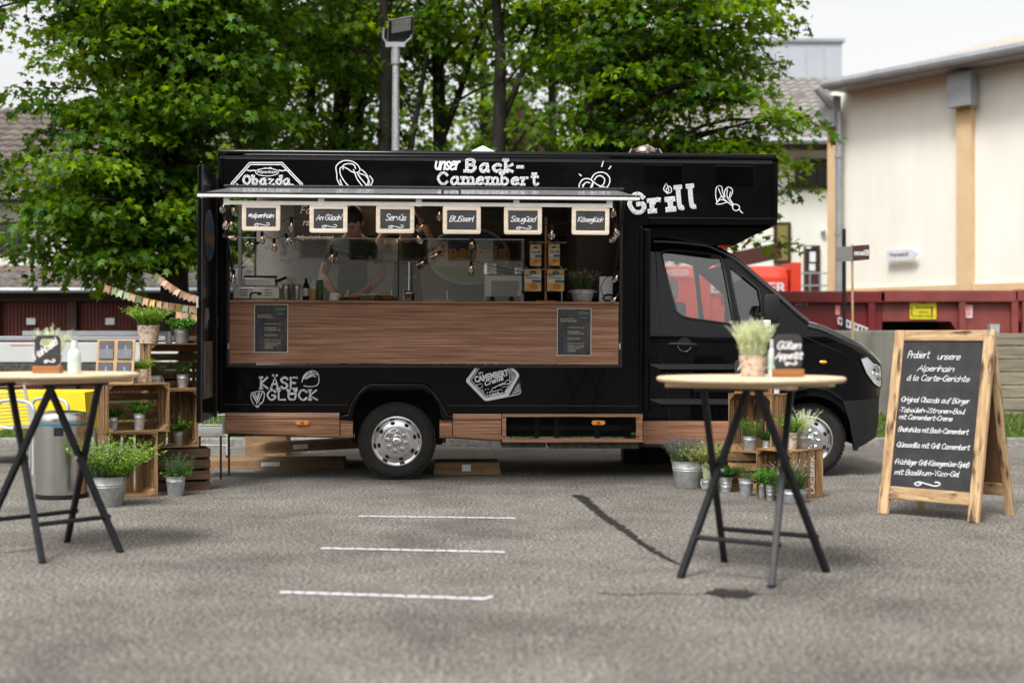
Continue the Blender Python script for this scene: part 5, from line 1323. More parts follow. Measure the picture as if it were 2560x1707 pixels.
slab_text('lettering', 'll', *box_px((1694, 526), (1742, 463)), Yp, .040, M_white, M_hatch, truck, gap=5.4, edge=.26, serif=1.5, rot=R(6))
rib('flame_drawing', [[(1668, 484), (1659, 474), (1663, 463), (1666, 459), (1670, 468), (1673, 466), (1678, 472), (1677, 481), (1668, 484)], [(1667, 481), (1665, 474), (1669, 470), (1672, 476), (1669, 481)]], .008)
rib('radish_drawing', [[(1792, 505), (1789, 490), (1790, 472), (1797, 465), (1804, 468), (1806, 480), (1810, 492), (1803, 492), (1792, 505)], [(1812, 494), (1811, 480), (1818, 469), (1826, 470), (1831, 478), (1826, 492), (1818, 496)],
    [(1796, 472), (1806, 494), (1830, 514)], [(1818, 474), (1818, 494), (1832, 512)], [(1826, 480), (1824, 496), (1834, 512)], [(1790, 509), (1800, 500), (1812, 502), (1832, 516)], [(1791, 511), (1804, 510), (1816, 506)],
    [(1830, 514), (1838, 511), (1847, 515), (1848, 522), (1841, 527), (1833, 524), (1830, 514)], [(1848, 523), (1851, 528), (1856, 533)]], .008)
# pretzels
rib('pretzel_drawing', [[(842, 434), (840, 418), (848, 408), (862, 402), (880, 404), (894, 413), (900, 425), (893, 432), (880, 430), (868, 422), (855, 418), (850, 424), (852, 438), (862, 455), (876, 468), (895, 472), (914, 468), (921, 452), (916, 436), (903, 424)],
    [(842, 434), (844, 452), (856, 470), (862, 474)], [(893, 432), (900, 444), (915, 462), (918, 470)], [(884, 425), (893, 448), (908, 468)], [(858, 424), (858, 414), (870, 410), (884, 412), (889, 422)], [(850, 450), (858, 466), (880, 474)], [(898, 434), (914, 440), (924, 456), (918, 470)], [(924, 440), (932, 452), (926, 466)]], .0095)
rib('pretzel_drawing', [[(1449, 472), (1448, 462), (1456, 450), (1468, 447), (1480, 452), (1482, 462), (1476, 474)], [(1478, 448), (1486, 436), (1500, 431), (1514, 434), (1524, 446), (1522, 462), (1512, 474)], [(1486, 450), (1492, 442), (1502, 440), (1511, 448), (1509, 460), (1500, 468)],
    [(1480, 452), (1496, 464), (1512, 468)], [(1456, 464), (1466, 456), (1474, 458)], [(1482, 456), (1474, 474)], [(1454, 474), (1460, 462)], [(1508, 404), (1504, 417)], [(1527, 416), (1522, 423)], [(1448, 436), (1453, 440)], [(1528, 472), (1546, 474)]], .010)
# Obazda tub
ob = rib('tub_drawing', [[(577, 472), (578, 459), (624, 407), (706, 407), (756, 460), (757, 473)], [(582, 473), (583, 461), (626, 412), (704, 412), (751, 461), (752, 473)], [(618, 426), (626, 428), (634, 426), (640, 428)], [(698, 426), (706, 428), (714, 426), (722, 428)],
    [(592, 460), (600, 466), (590, 470), (606, 472), (622, 468), (616, 462)], [(624, 470), (640, 464), (656, 470), (668, 466)], [(668, 470), (684, 462), (700, 468), (690, 474)], [(700, 470), (716, 461), (734, 462), (736, 470), (720, 474), (706, 472)], [(608, 470), (614, 464), (620, 470)]], .010, sm=False)
ob2 = rib('emblem', [circ(668, 431, 29, 24, 9.5) + [(697, 431)], [(652, 424), (664, 420), (668, 422), (676, 419), (686, 425)]], .006, sm=False)
print_text('lettering', 'Alpenhain', *box_px((643, 436), (693, 426)), Yp, M_white, ob2, off=.01)
slab_text('lettering', 'Obazda', *box_px((606, 463), (727, 438)), Yp - .001, .022, M_white, M_hatch, truck, gap=3.0, edge=.2, serif=1.2)
# KÄSE GLÜCK
slab_text('lettering', 'KÄSE', *box_px((650, 973), (745, 941)), Yp, .019, M_white, M_hatch, truck, gap=3.2, edge=.25, serif=1.3)
slab_text('lettering', 'GLÜCK', *box_px((667, 1001), (795, 973)), Yp, .017, M_white, M_hatch, truck, gap=3.2, edge=.25, serif=1.3)
rib('cheese_drawing', [[(755, 955), (760, 938), (774, 928), (786, 927), (796, 936), (797, 955), (790, 964), (772, 966), (760, 964)], [(756, 950), (768, 936), (788, 930)], [(760, 946), (778, 936), (794, 936)], [(764, 948), (780, 940), (790, 942)], [(757, 944), (772, 930), (780, 930)], [(768, 944), (784, 936)]], .007)
rib('cheese_drawing', [[(628, 982), (658, 978), (659, 1000), (648, 1014), (642, 1017), (630, 1002), (627, 986)], [(630, 984), (640, 1002), (646, 1003), (656, 980)], [(634, 984), (643, 1000), (650, 981)], [(638, 983), (644, 998)], [(643, 1003), (642, 1016)], [(646, 982), (644, 996)], [(652, 1006), (645, 1014)]], .008)
# hexagonal Camembert label
hx = [(1188, 918), (1166, 948), (1166, 955), (1211, 1001), (1219, 1002), (1298, 986), (1303, 981), (1297, 934), (1293, 929), (1281, 918)]
inn = [(1196, 918), (1175, 949), (1176, 953), (1213, 992), (1219, 993), (1262, 984), (1290, 940), (1288, 934), (1270, 918)]
hexo = plate('label_outline', [TP(hx + inn[::-1])], Yp, .002, M_white, truck)
rib('label_inner_line', [[(1199, 918), (1178, 950), (1215, 990), (1261, 981), (1287, 939), (1267, 918)], [(1297, 945), (1270, 988)]], .006, parent=hexo, sm=False)
plate('label_corner', [TP([(1298, 940), (1302, 980), (1297, 984), (1271, 989)])], Yp - .0006, .0004, M_dark, hexo)
sd_ = random.Random(8); dts = MB()
for k in range(70):
    u, v = sd_.random(), sd_.random()
    if u + v > 1: u, v = 1 - u, 1 - v
    p = (1297.5 + u * 3.6 - v * 19, 955 + u * 25 + v * 31); q = T(*p); dts.box((q[0], Yp - .003, q[1]), (.006, .001, .006))
stuff(dts.build('sesame_dots', M_white, hexo))
def tilt_print(s, a, b, h, off=.03, shear=0.0, par=hexo):
    A, B = T(*a), T(*b); ang = math.atan2(B[1] - A[1], B[0] - A[0]); L = math.hypot(B[0] - A[0], B[1] - A[1])
    return print_text('lettering', s, A[0], A[1], L, h / 281.0, Yp - .003, M_white, par, off=off, rot=ang, shear=shear)
tilt_print('CAMEMBERT', (1188, 957), (1272, 939), 17, .045); tilt_print('Creme', (1213, 965), (1260, 950), 13, .03, .3); tilt_print('die', (1196, 936), (1208, 933), 6, .02, .3); tilt_print('NATUR', (1229, 988), (1249, 983), 5, .02)
rib('label_drawing', [circ(1227, 918, 19, 14, 10, 180, 360, False), [(1224, 980), (1255, 973), (1256, 983), (1225, 990), (1224, 980)], [(1228, 978), (1231, 970), (1246, 963), (1272, 958), (1281, 950)], [(1236, 970), (1250, 960), (1262, 956), (1268, 949), (1276, 953)], [(1250, 965), (1258, 958), (1270, 960)], [(1256, 968), (1272, 964), (1264, 980)], [(1191, 963), (1203, 958), (1207, 966), (1199, 971), (1191, 966)], [(1274, 925), (1274, 950)], [(1278, 929), (1278, 948)], [(1282, 932), (1282, 946)], [(1270, 922), (1270, 934)], [(1205, 975), (1207, 973)], [(1213, 973), (1215, 974)], [(1219, 972), (1222, 972)], [(1207, 979), (1210, 978)], [(1216, 983), (1219, 981)], [(1218, 988), (1220, 987)]], .005, parent=hexo, sm=False)

# ---- laminated notices on the counter front
M_lamin = mat('laminated_slate_print', (0.028, 0.025, 0.022), (0.085, 0.078, 0.07), rough=.25, scale=11, stretch=(1, 1, .5), coat=.3, bump=.1, bdist=.004)
for i, (a, b) in enumerate((((636, 881), (721, 761)), ((1392, 889), (1478, 771)))):
    A, B = T(*a), T(*b); cx_, cz_ = (A[0] + B[0]) / 2, (A[1] + B[1]) / 2; w, h = (B[0] - A[0]) / 2, (B[1] - A[1]) / 2
    n = tag(MB().box2((-w, -.003, -h), (w, 0, h)).build('laminated_notice', M_paper), ('laminated dark notice taped to the left end of the wooden counter front', 'laminated dark notice taped to the right end of the wooden counter front')[i], 'notice', 'notices on the counter front')
    n.matrix_world = MT @ Matrix.Translation((cx_, -.0165, cz_))
    pr = MB().box2((-w + .006, -.0045, -h + .006), (w - .006, -.0031, h - .006)).build('print', M_lamin, n)
    print_text('lettering', 'Bitte beachten Sie die\nfolgenden Hygieneregeln:', -w + .03, h * .42, w * .95, .035, -.0052, M_white, pr)
    for zz, s in ((.16, 'Bitte Abstand halten mindestens 1,5 m'), (-.10, 'Mund-Nasen-Schutz\nbitte beim Bestellen tragen'), (-.30, 'Bitte nur einzeln bestellen'), (-.52, 'Nur mit Karte oder passend zahlen'), (-.82, 'Vielen Dank und guten Appetit\nwir freuen uns auf Ihren\nnächsten Besuch')):
        ln = s.count('\n') + 1; print_text('lettering', s, -w * .38, h * zz, w * .95 if len(s) > 28 else w * .75, .013 * ln + .008 * (ln - 1), -.0052, M_white, pr)
    for k in range(6): MB().tube([(-w * .72, -.0056, h * (.16 - k * .19)), (-w * .72, -.0052, h * (.16 - k * .19))], .017, 10).build('pictogram', mat('dim_blue', (.02, .035, .08), rough=.5), pr)
    print_text('lettering', 'BUSserl', w * .28, h * .72, w * .6, .03, -.0052, M_green, pr, off=.02, rot=R(5))
    MB().box2((w * .35, -.0056, h * .58), (w * .8, -.0052, h * .64)).build('bus_mark', mat('bus_blue', (.03, .15, .5), rough=.5), pr)
# ================================================================ what stands on and hangs from the truck
def placed(o, M): o.matrix_world = M; return o
M_palewood = woodmat('limed_wood', (0.46, 0.38, 0.29), (0.64, 0.55, 0.45), 'x', 3, .75, 10, .06)
signs = [((605, 577), (701, 510), '#alpenhain', (-.44, -.02, .84, .30), True), ((774, 582), (869, 513), "An Gūadn'", (-.42, -.08, .84, .34), True), ((940, 583), (1036, 514), 'Servūs', (-.32, -.08, .66, .40), True),
         ((1107, 585), (1202, 516), 'BUSserl', (-.42, -.10, .80, .34), False), ((1260, 586), (1355, 517), 'Saugūad', (-.42, -.08, .82, .34), True), ((1429, 587), (1523, 518), 'Käseglück', (-.44, -.06, .86, .30), False)]
for i, (a, b, s, tb, sw) in enumerate(signs):
    A, B = plane_hit(MT, *a, ry), plane_hit(MT, *b, ry)
    w, h = (B[0] - A[0]) / 2, (B[1] - A[1]) / 2
    lab = ('leftmost of the six small framed chalkboards hanging from the flap', 'small framed chalkboard reading An Guadn hanging from the flap', 'small framed chalkboard reading Servus hanging from the flap',
           'small framed chalkboard hanging fourth from the left under the flap', 'small framed chalkboard reading Sauguad hanging from the flap', 'rightmost of the six small framed chalkboards hanging from the flap')[i]
    t = thing('hanging_chalkboard', lab, 'chalkboard', group='chalkboards hanging from the flap')
    placed(t, MT @ Matrix.Translation(((A[0] + B[0]) / 2, ry, A[1])) @ Matrix.Rotation(R(rng.uniform(-.5, .5)), 4, 'Y'))
    fw = .033
    plate('frame', [rrect(-w, 0, w, 2 * h, .016), rrect(-w + fw, fw, w - fw, 2 * h - fw, .002)], -.009, .018, M_palewood, t, bev=.002)
    MB().box2((-w + fw - .003, -.004, fw - .003), (w - fw + .003, .004, 2 * h - fw + .003)).build('board', M_slate, t)
    W2 = 2 * (w - fw)
    ex = [swirl(-.22 * W2, h * .42, W2 * .5, .022)] if sw else None
    script_text('lettering', s, tb[0] * W2, h + tb[1] * h, tb[2] * W2, tb[3] * 2 * (h - fw) * .8, -.0055, .0050, M_chalk, t, slant=.32, seed=i + 2, gap=1.0, extra=ex)
    for k, xx in enumerate((-.6 * w, .6 * w)):
        MB().tube([(xx - .006, 0, 2 * h - .012), (xx - .002, -.012, 2 * h + .02), (xx + .004, 0, rz1 + .004 - A[1]), (xx + .008, .012, 2 * h + .02), (xx + .006, 0, 2 * h - .012)], .0012, 4).build('string', mat('twine', (.30, .22, .12), rough=.9), t)

# ---- string lights
M_bulb = glassmat('bulb_glass', (.90, .90, .88), 5.0, .04)
M_fil = mat('glowing_filament', (1, .5, .2), emit=((1.0, .45, .15), 2.5))
def bulb_meshes():
    a = MB().lathe([(.0125, .012), (.0135, .0), (.0145, -.012), (.0145, -.03), (.0115, -.034)], 12)
    b = MB().lathe([(.010, -.034), (.012, -.042), (.020, -.052), (.0265, -.066), (.028, -.080), (.0245, -.094), (.014, -.104), (.0004, -.107)], 16)
    c = MB().tube([(0, 0, -.034), (.003, 0, -.044), (-.003, 0, -.050), (.002, 0, -.056)], .0016, 4)
    return [o.build(nm, m, None, smooth=True, angle=60).data for o, nm, m in ((a, 'socket', M_plastic), (b, 'bulb', M_bulb), (c, 'filament', M_fil))]
BM = bulb_meshes()
for nm in ('socket', 'bulb', 'filament'):
    o = bpy.data.objects.get(nm)
    if o: bpy.data.objects.remove(o)
def string_light(label, pts, d, closed_ends):
    """pts: (px, py of the glass centre, depth offset, tilt x, tilt y); the cable sags between the sockets"""
    t = thing('string_light', label, 'string light', group='string lights of the serving hatch'); placed(t, MT)
    S = []
    for (px, py, dd, tx, ty) in pts:
        x, z = plane_hit(MT, px, py, d + dd)
        Mx = Matrix.Translation((x, d + dd, z)) @ Euler((R(tx), R(ty), 0)).to_matrix().to_4x4() @ Matrix.Translation((0, 0, .076))
        for me, nm in zip(BM, ('socket', 'bulb', 'filament')):
            o = bpy.data.objects.new(nm, me); COL.objects.link(o)
            if nm == 'socket': o.parent = t; o.matrix_local = Mx; so = o
            else: o.parent = so
        S.append(Mx @ Vector((0, 0, .014)))
    P = [Vector((plane_hit(MT, *closed_ends[0], d)[0], d, plane_hit(MT, *closed_ends[0], d)[1]))] + S + [Vector((plane_hit(MT, *closed_ends[1], d)[0], d, plane_hit(MT, *closed_ends[1], d)[1]))]
    Q = []
    for a, b in zip(P, P[1:]):
        l = (b - a).length
        for k in range(6): f = k / 6; Q.append(a.lerp(b, f) - Vector((0, 0, .16 * l * f * (1 - f) * 1.2 + (.012 * math.sin(math.pi * f)))))
    Q.append(P[-1]); MB().tube([tuple(q) for q in Q], .0032, 6).build('cable', M_cord, t, smooth=True)
string_light('string of clear bulbs slung below the flap edge above the chalkboards', [(558, 524, 0, 0, 4), (588, 532, .05, 0, -25), (565, 566, 0, 0, 0), (577, 567, .08, 10, 8), (584, 595, .02, 0, -80), (728, 571, .06, 0, 0), (1048, 572, .05, 0, 40), (1050, 601, .1, 0, -30), (1098, 543, 0, 0, 0), (1379, 590, .05, 0, 2), (1532, 535, 0, 0, 4), (1541, 585, .04, 0, -12), (1531, 599, .08, 0, 40)], -1.36, ((560, 505), (1536, 512)))
string_light('string of clear bulbs hung across the serving hatch above the counter', [(583, 699, -.02, 0, 4), (622, 611, .1, 0, 80), (655, 603, .1, 0, 0), (685, 621, .12, 0, 0), (722, 607, .12, 0, -20), (830, 648, .2, 0, 0), (1048, 660, .2, 0, 60), (1083, 640, .15, 0, 60), (1180, 617, .1, 0, 0), (1178, 677, .16, 0, 0), (1538, 699, 0, 0, 25), (1532, 752, -.02, 0, 40)], -.01, ((578, 585), (1545, 745)))

# ---- on the counter.  C(px, d): truck-local point standing on the counter top
zk = zc_ + .001
def C(px, d): return MT @ Matrix.Translation((T(px, 752, d)[0], d, zk))
def wpx(p0, p1, d): return T(p1, 752, d)[0] - T(p0, 752, d)[0]
def hpx(py, d): return T(1000, py, d)[1] - zk
t = thing('contact_grill', 'stainless contact grill with louvred back and black cord on the counter', 'grill'); placed(t, C(642, .16))
w = wpx(585, 700, .1)
MB().box2((-w / 2, -.05, .012), (w / 2, .22, .115), bev=.006).build('housing', M_steel, t)
lid = MB().box2((-w / 2 + .09, -.03, .128), (w / 2 - .04, .22, .20), bev=.008).build('lid', M_steel, t)
MB().box2((-w / 2 + .09, -.02, .202), (w / 2 - .02, .0, .222), bev=.006).build('lid_handle', M_plastic, lid)
MB().tube([(w / 2 - .04, .02, .17), (w / 2 + .02, .0, .19), (w / 2 + .06, 0, .21)], .014, 8).build('lever', M_plastic, lid)
for s in (-.11, .11):
    for k in range(3): slat('louvre', (s, -.0505, .045 + k * .024), (.07, .004, .006), M_plastic, t)
MB().tube(smooth_poly([(-.05, -.052, .01), (-.045, -.07, .055), (-.01, -.07, .07), (.02, -.065, .06)], 4), .007, 8).build('cord', M_cord, t)
MB().box2((.015, -.075, .045), (.045, -.052, .075), bev=.006).build('plug', M_plastic, t)
MB().box2((-.03, -.0525, .075), (.05, -.0505, .10)).build('rating_plate', M_whitemetal, t)
for k in (-w / 2 + .03, w / 2 - .03): MB().tube([(k, .0, 0), (k, .0, .012)], .015, 8).build('foot', M_plastic, t)
def lathe_thing(name, label, cat, px, d, parts, group=None):
    t = thing(name, label, cat, group=group); placed(t, C(px, d))
    for nm, prof, m in parts: MB().lathe(prof, 20).build(nm, m, t, smooth=True, angle=45)
    return t
def cup(r, h): return [('vessel', [(.0004, .002), (r * .7, .002), (r * .75, .01), (r * .95, h * .72), (r * 1.0, h * .74), (r * 1.02, h * .97), (r * 1.18, h), (r * 1.1, h * .98), (r * .9, h * .7), (r * .6, .02)], M_steel)]
lathe_thing('steel_beaker', 'left of two tall steel beakers beside the contact grill', 'beaker', 714, .12, cup(.034, .145), 'steel beakers on the counter')
lathe_thing('steel_beaker', 'right of two tall steel beakers beside the contact grill', 'beaker', 742, .12, cup(.034, .145), 'steel beakers on the counter')
lathe_thing('steel_beaker', 'short steel beaker holding a long spatula in mid counter', 'beaker', 1021, .10, cup(.040, .09), 'steel beakers on the counter')
sp_ = tag(MB().tube([(0, .0, .004), (.004, .0, .16), (.006, 0, .35)], [.010, .006, .008], 8).build('spatula', M_alu), 'long pale spatula standing in the short steel beaker', 'spatula'); placed(sp_, C(1021, .10))
M_whitepl = mat('white_plastic', (.66, .66, .64), rough=.4); M_clearpl = mat('cloudy_plastic', (.50, .50, .46), rough=.3)
M_mustard = mat('mustard', (.42, .30, .04), rough=.4); M_pesto = mat('green_sauce', (.030, .060, .014), rough=.35)
t = lathe_thing('sauce_bottle', 'squeeze bottle half full of mustard yellow sauce', 'bottle', 783, .10, [('bottle', [(.0004, 0), (.024, 0), (.026, .008), (.026, .105)], M_mustard), ('shoulder', [(.026, .1055), (.026, .15), (.022, .158), (.014, .16)], M_clearpl), ('nozzle', [(.016, .160), (.016, .172), (.006, .176), (.003, .205), (.0004, .206)], M_whitepl)], 'squeeze bottles on the counter')
t = lathe_thing('sauce_bottle', 'tall squeeze bottle full of dark green sauce', 'bottle', 799, .13, [('bottle', [(.0004, 0), (.029, 0), (.031, .008), (.031, .178), (.028, .184)], M_pesto), ('nozzle', [(.026, .184), (.024, .195), (.007, .199), (.003, .228), (.0004, .229)], M_whitepl)], 'squeeze bottles on the counter')
lathe_thing('oil_bottle', 'dark oil bottle with white label beside the squeeze bottles', 'bottle', 765, .16, [('bottle', [(.0004, 0), (.027, 0), (.028, .01), (.028, .13), (.012, .17), (.011, .20), (.0004, .2)], M_dark), ('label', [(.0286, .04), (.0286, .11)], M_paper)])
t = lathe_thing('spray_bottle', 'clear spray bottle with white trigger head behind the beakers', 'bottle', 729, .26, [('bottle', [(.0004, 0), (.028, 0), (.029, .01), (.029, .14), (.012, .165), (.012, .18)], M_clearpl)])
sh = MB(); sh.box2((-.05, -.012, .192), (.022, .012, .222), bev=.005); sh.box2((-.012, -.012, .17), (.014, .012, .195), bev=.003); sh.tube([(-.022, 0, .19), (-.03, 0, .165), (-.022, 0, .148)], .005, 6); sh.build('trigger_head', M_whitepl, t)
for k in range(3):
    o = lathe_thing('white_tin', ('flat white tin at the bottom of the stack by the working hands', 'flat white tin in the middle of the stack by the working hands', 'flat white tin on top of the stack by the working hands')[k], 'tin', 836, .06, [('tin', [(.0004, 0), (.042, 0), (.044, .004), (.044, .019), (.041, .022), (.0004, .022)], M_whitemetal)], 'white tins on the counter')
    placed(o, C(836 + (k - 1) * 1.2, .06) @ Matrix.Translation((0, 0, .0225 * k)))
o = tag(MB().box2((-.2, -.12, 0), (.2, .12, .012), bev=.004).build('cutting_board', mat('green_board', (.012, .10, .05), rough=.5)), 'green plastic cutting board under the working hands', 'cutting board'); placed(o, C(850, .24))
bl_ = thing('bread_slices', 'brown bread pieces lying on the counter by the steel pan', 'bread'); placed(bl_, C(955, .2)); rb = random.Random(3)
M_bread = mat('bread_crust', (.16, .07, .02), (.30, .15, .05), rough=.8, scale=18, bump=.3)
for k in range(4): MB().sphere((k * .045 - .06, rb.uniform(-.03, .03), .028), .042, sc=(1, .7, .65)).build('slice', M_bread, bl_, smooth=True)
bq = thing('bread_slices', 'sliced bread being filled on the green cutting board', 'bread'); placed(bq, C(872, .22) @ Matrix.Translation((0, 0, .012)))
for k in range(3): MB().sphere((k * .05 - .04, 0, .014), .04, sc=(1, .8, .35)).build('slice', M_bread, bq, smooth=True)
MB().sphere((-.02, -.03, .03), .02, sc=(1.2, 1, .8)).build('cheese_spread', mat('pale_spread', (.62, .54, .30), rough=.7), bq)
t = thing('steel_pan', 'shallow steel gastronorm pan on the counter in front of the cook', 'pan'); placed(t, C(920, .14))
pw_ = wpx(900, 940, .14) / 2
pm = MB()
for (s, z) in ((1.0, .055), (.86, .0)): pass
pm.add([(-pw_ * .8, -.06, 0), (pw_ * .8, -.06, 0), (pw_ * .8, .06, 0), (-pw_ * .8, .06, 0), (-pw_, -.08, .055), (pw_, -.08, .055), (pw_, .08, .055), (-pw_, .08, .055)], [(0, 3, 2, 1), (0, 1, 5, 4), (1, 2, 6, 5), (2, 3, 7, 6), (3, 0, 4, 7)])
pm.build('pan', M_steel, t); rm = MB()
for a, b in (((-pw_ - .012, -.092), (pw_ + .012, -.08)), ((-pw_ - .012, .08), (pw_ + .012, .092)), ((-pw_ - .012, -.08), (-pw_, .08)), ((pw_, -.08), (pw_ + .012, .08))): rm.box2((*a, .053), (*b, .058))
rm.build('rim', M_steel, t)
o = tag(MB().box2((-.14, -.1, .0), (.14, .1, .022), bev=.008).build('steel_tray', M_steel), 'flat steel tray behind the counter glass', 'tray'); placed(o, C(1098, .55))
t = thing('hot_plate', 'low grey hot plate with two black knobs on the counter', 'hot plate'); placed(t, C(1258, .22)); w = wpx(1214, 1302, .2) / 2
MB().box2((-w, -.06, 0), (w, .2, .05), bev=.006).build('housing', mat('grey_enamel', (.22, .22, .20), rough=.4), t)
for s in (-w * .62, w * .45): MB().tube([(s, -.075, .025), (s, -.061, .025)], .024, 14).build('knob', M_plastic, t)
# hanging product display
dd_ = .12
ds = thing('display_stand', 'wooden pole stand with crossbars carrying four product boxes', 'stand'); placed(ds, C(1364, dd_))
M_stick = woodmat('stained_stick', (.22, .10, .03), (.40, .20, .07), 'z', 3, .6, 12, .1)
MB().tube([(0, 0, .012), (0, 0, hpx(541, dd_))], .012, 10).build('pole', M_stick, ds)
for py, a, b in ((604, 1322, 1416), (671, 1307, 1417)):
    MB().tube([(wpx(1364, a, dd_), -.014, hpx(py, dd_)), (wpx(1364, b, dd_), -.014, hpx(py, dd_))], .007, 8).build('crossbar', M_stick, ds)
MB().box2((-.09, -.06, 0), (.09, .06, .012)).build('base', M_stick, ds)
M_card = mat('product_card', (.62, .58, .50), rough=.4); M_gold = mat('golden_cheese_print', (.50, .24, .04), (.72, .44, .12), rough=.4, scale=30); M_ltop = mat('light_wood_print', (.50, .33, .15), (.62, .43, .22), rough=.4, scale=14, stretch=(1, 1, 6)); M_cblue = mat('box_blue', (.02, .13, .32), rough=.4); M_txt = mat('box_brown_ink', (.07, .02, .015), rough=.5)
for i, (a, b, s, lab) in enumerate((((1325, 665), (1353, 612), 'Grill', 'narrow grill cheese box hanging at the upper left of the display'), ((1371, 664), (1399, 611), 'Grill', 'narrow grill cheese box hanging at the upper right of the display'),
                             ((1311, 728), (1353, 674), 'Back-\nCamembert', 'wide fried camembert box hanging at the lower left of the display'), ((1368, 728), (1410, 675), 'Back-\nCamembert', 'wide fried camembert box hanging at the lower right of the display'))):
    A, B = T(*a, dd_ - .03), T(*b, dd_ - .03); w, h = (B[0] - A[0]) / 2, B[1] - A[1]
    t = thing('product_box', lab, 'box', group='product boxes on the display'); placed(t, MT @ Matrix.Translation(((A[0] + B[0]) / 2, dd_ - .03, A[1])))
    bx_ = MB().box2((-w, -.018, 0), (w, .008, h)).build('carton', M_card, t)
    MB().box2((-w + .001, -.0195, h * .78), (w - .001, -.0182, h - .001)).build('top_print', M_ltop, bx_)
    MB().box2((-w + .001, -.0195, .001), (w - .001, -.0182, h * .40)).build('bottom_print', M_gold, bx_)
    MB().box2((-w * .1, -.0200, h * .40), (w - .001, -.0196, h * .52)).build('blue_band', M_cblue, bx_)
    MB().sphere((w * .1, -.019, h * .22), w * .55, sc=(1, .05, .75)).build('cheese_print', mat('fried_cheese_print', (.36, .13, .02), (.55, .27, .06), rough=.5, scale=70), bx_)
    lo = MB().sphere((0, -.0197, h * .86), w * .42, sc=(1, .04, .55)).build('emblem', M_blue, bx_)
    MB().sphere((0, -.0200, h * .845), w * .36, sc=(1, .04, .3)).build('emblem_meadow', M_green, lo)
    print_text('lettering', s, -w * .85, h * .58, w * 1.7, h * (.15 if i < 2 else .19), -.0203, M_txt, bx_, off=.02)
    st_ = MB()
    for q in (-w * .7, w * .7): st_.tube([(q, -.005, h - .004), (q + .004, -.012, h + .02), (q - .01, 0, h + .035), (q - .016, -.01, h + .012)], .0016, 4)
    stuff(st_.build('bow', M_white, t))
o = tag(MB().box2((-wpx(1497, 1530, .1) / 2, -.03, 0), (wpx(1497, 1530, .1) / 2, .05, hpx(688, .1)), bev=.003).build('white_box', M_whitepl), 'upright white box with the coiled black cable at the right end of the counter', 'box'); placed(o, C(1514, .14))
cb_ = MB(); rr = random.Random(2)
for k in range(5): cb_.tube([(.05 * math.cos(t) * rr.uniform(.9, 1.1), rr.uniform(-.015, .015) - .0, .03 + .028 * math.sin(t) + .003 * k) for t in [j * math.pi / 9 for j in range(19)]], .004, 5)
cb_.tube(smooth_poly([(-.04, 0, .03), (-.07, 0, .12), (-.03, 0, .21), (.04, 0, .24), (.07, 0, .22)], 5), .004, 5)
o = tag(cb_.build('cable_coil', M_cord), 'loose coil of black cable at the right end of the counter', 'cable'); placed(o, C(1522, .03))
pots = thing('stock_pots', 'two steel cooking pots on top of the oven at the back', 'pot'); placed(pots, MT @ Matrix.Translation((T(1262, 640, 1.7)[0], 1.88, zc_ + .321)))
for k, (xx, r, h) in enumerate(((-.12, .12, .11), (.17, .09, .07))): 
    p = MB().lathe([(.0004, 0), (r, 0), (r, h), (r + .008, h + .004), (r - .005, h), (r - .005, .01)], 24, Matrix.Translation((xx, 0, 0))).build('pot', M_steel, pots, smooth=True)
    MB().lathe([(r, h + .005), (r * .6, h + .03), (.01, h + .035), (.012, h + .055), (.0004, h + .057)], 20, Matrix.Translation((xx, 0, 0))).build('lid', M_steel, p, smooth=True)

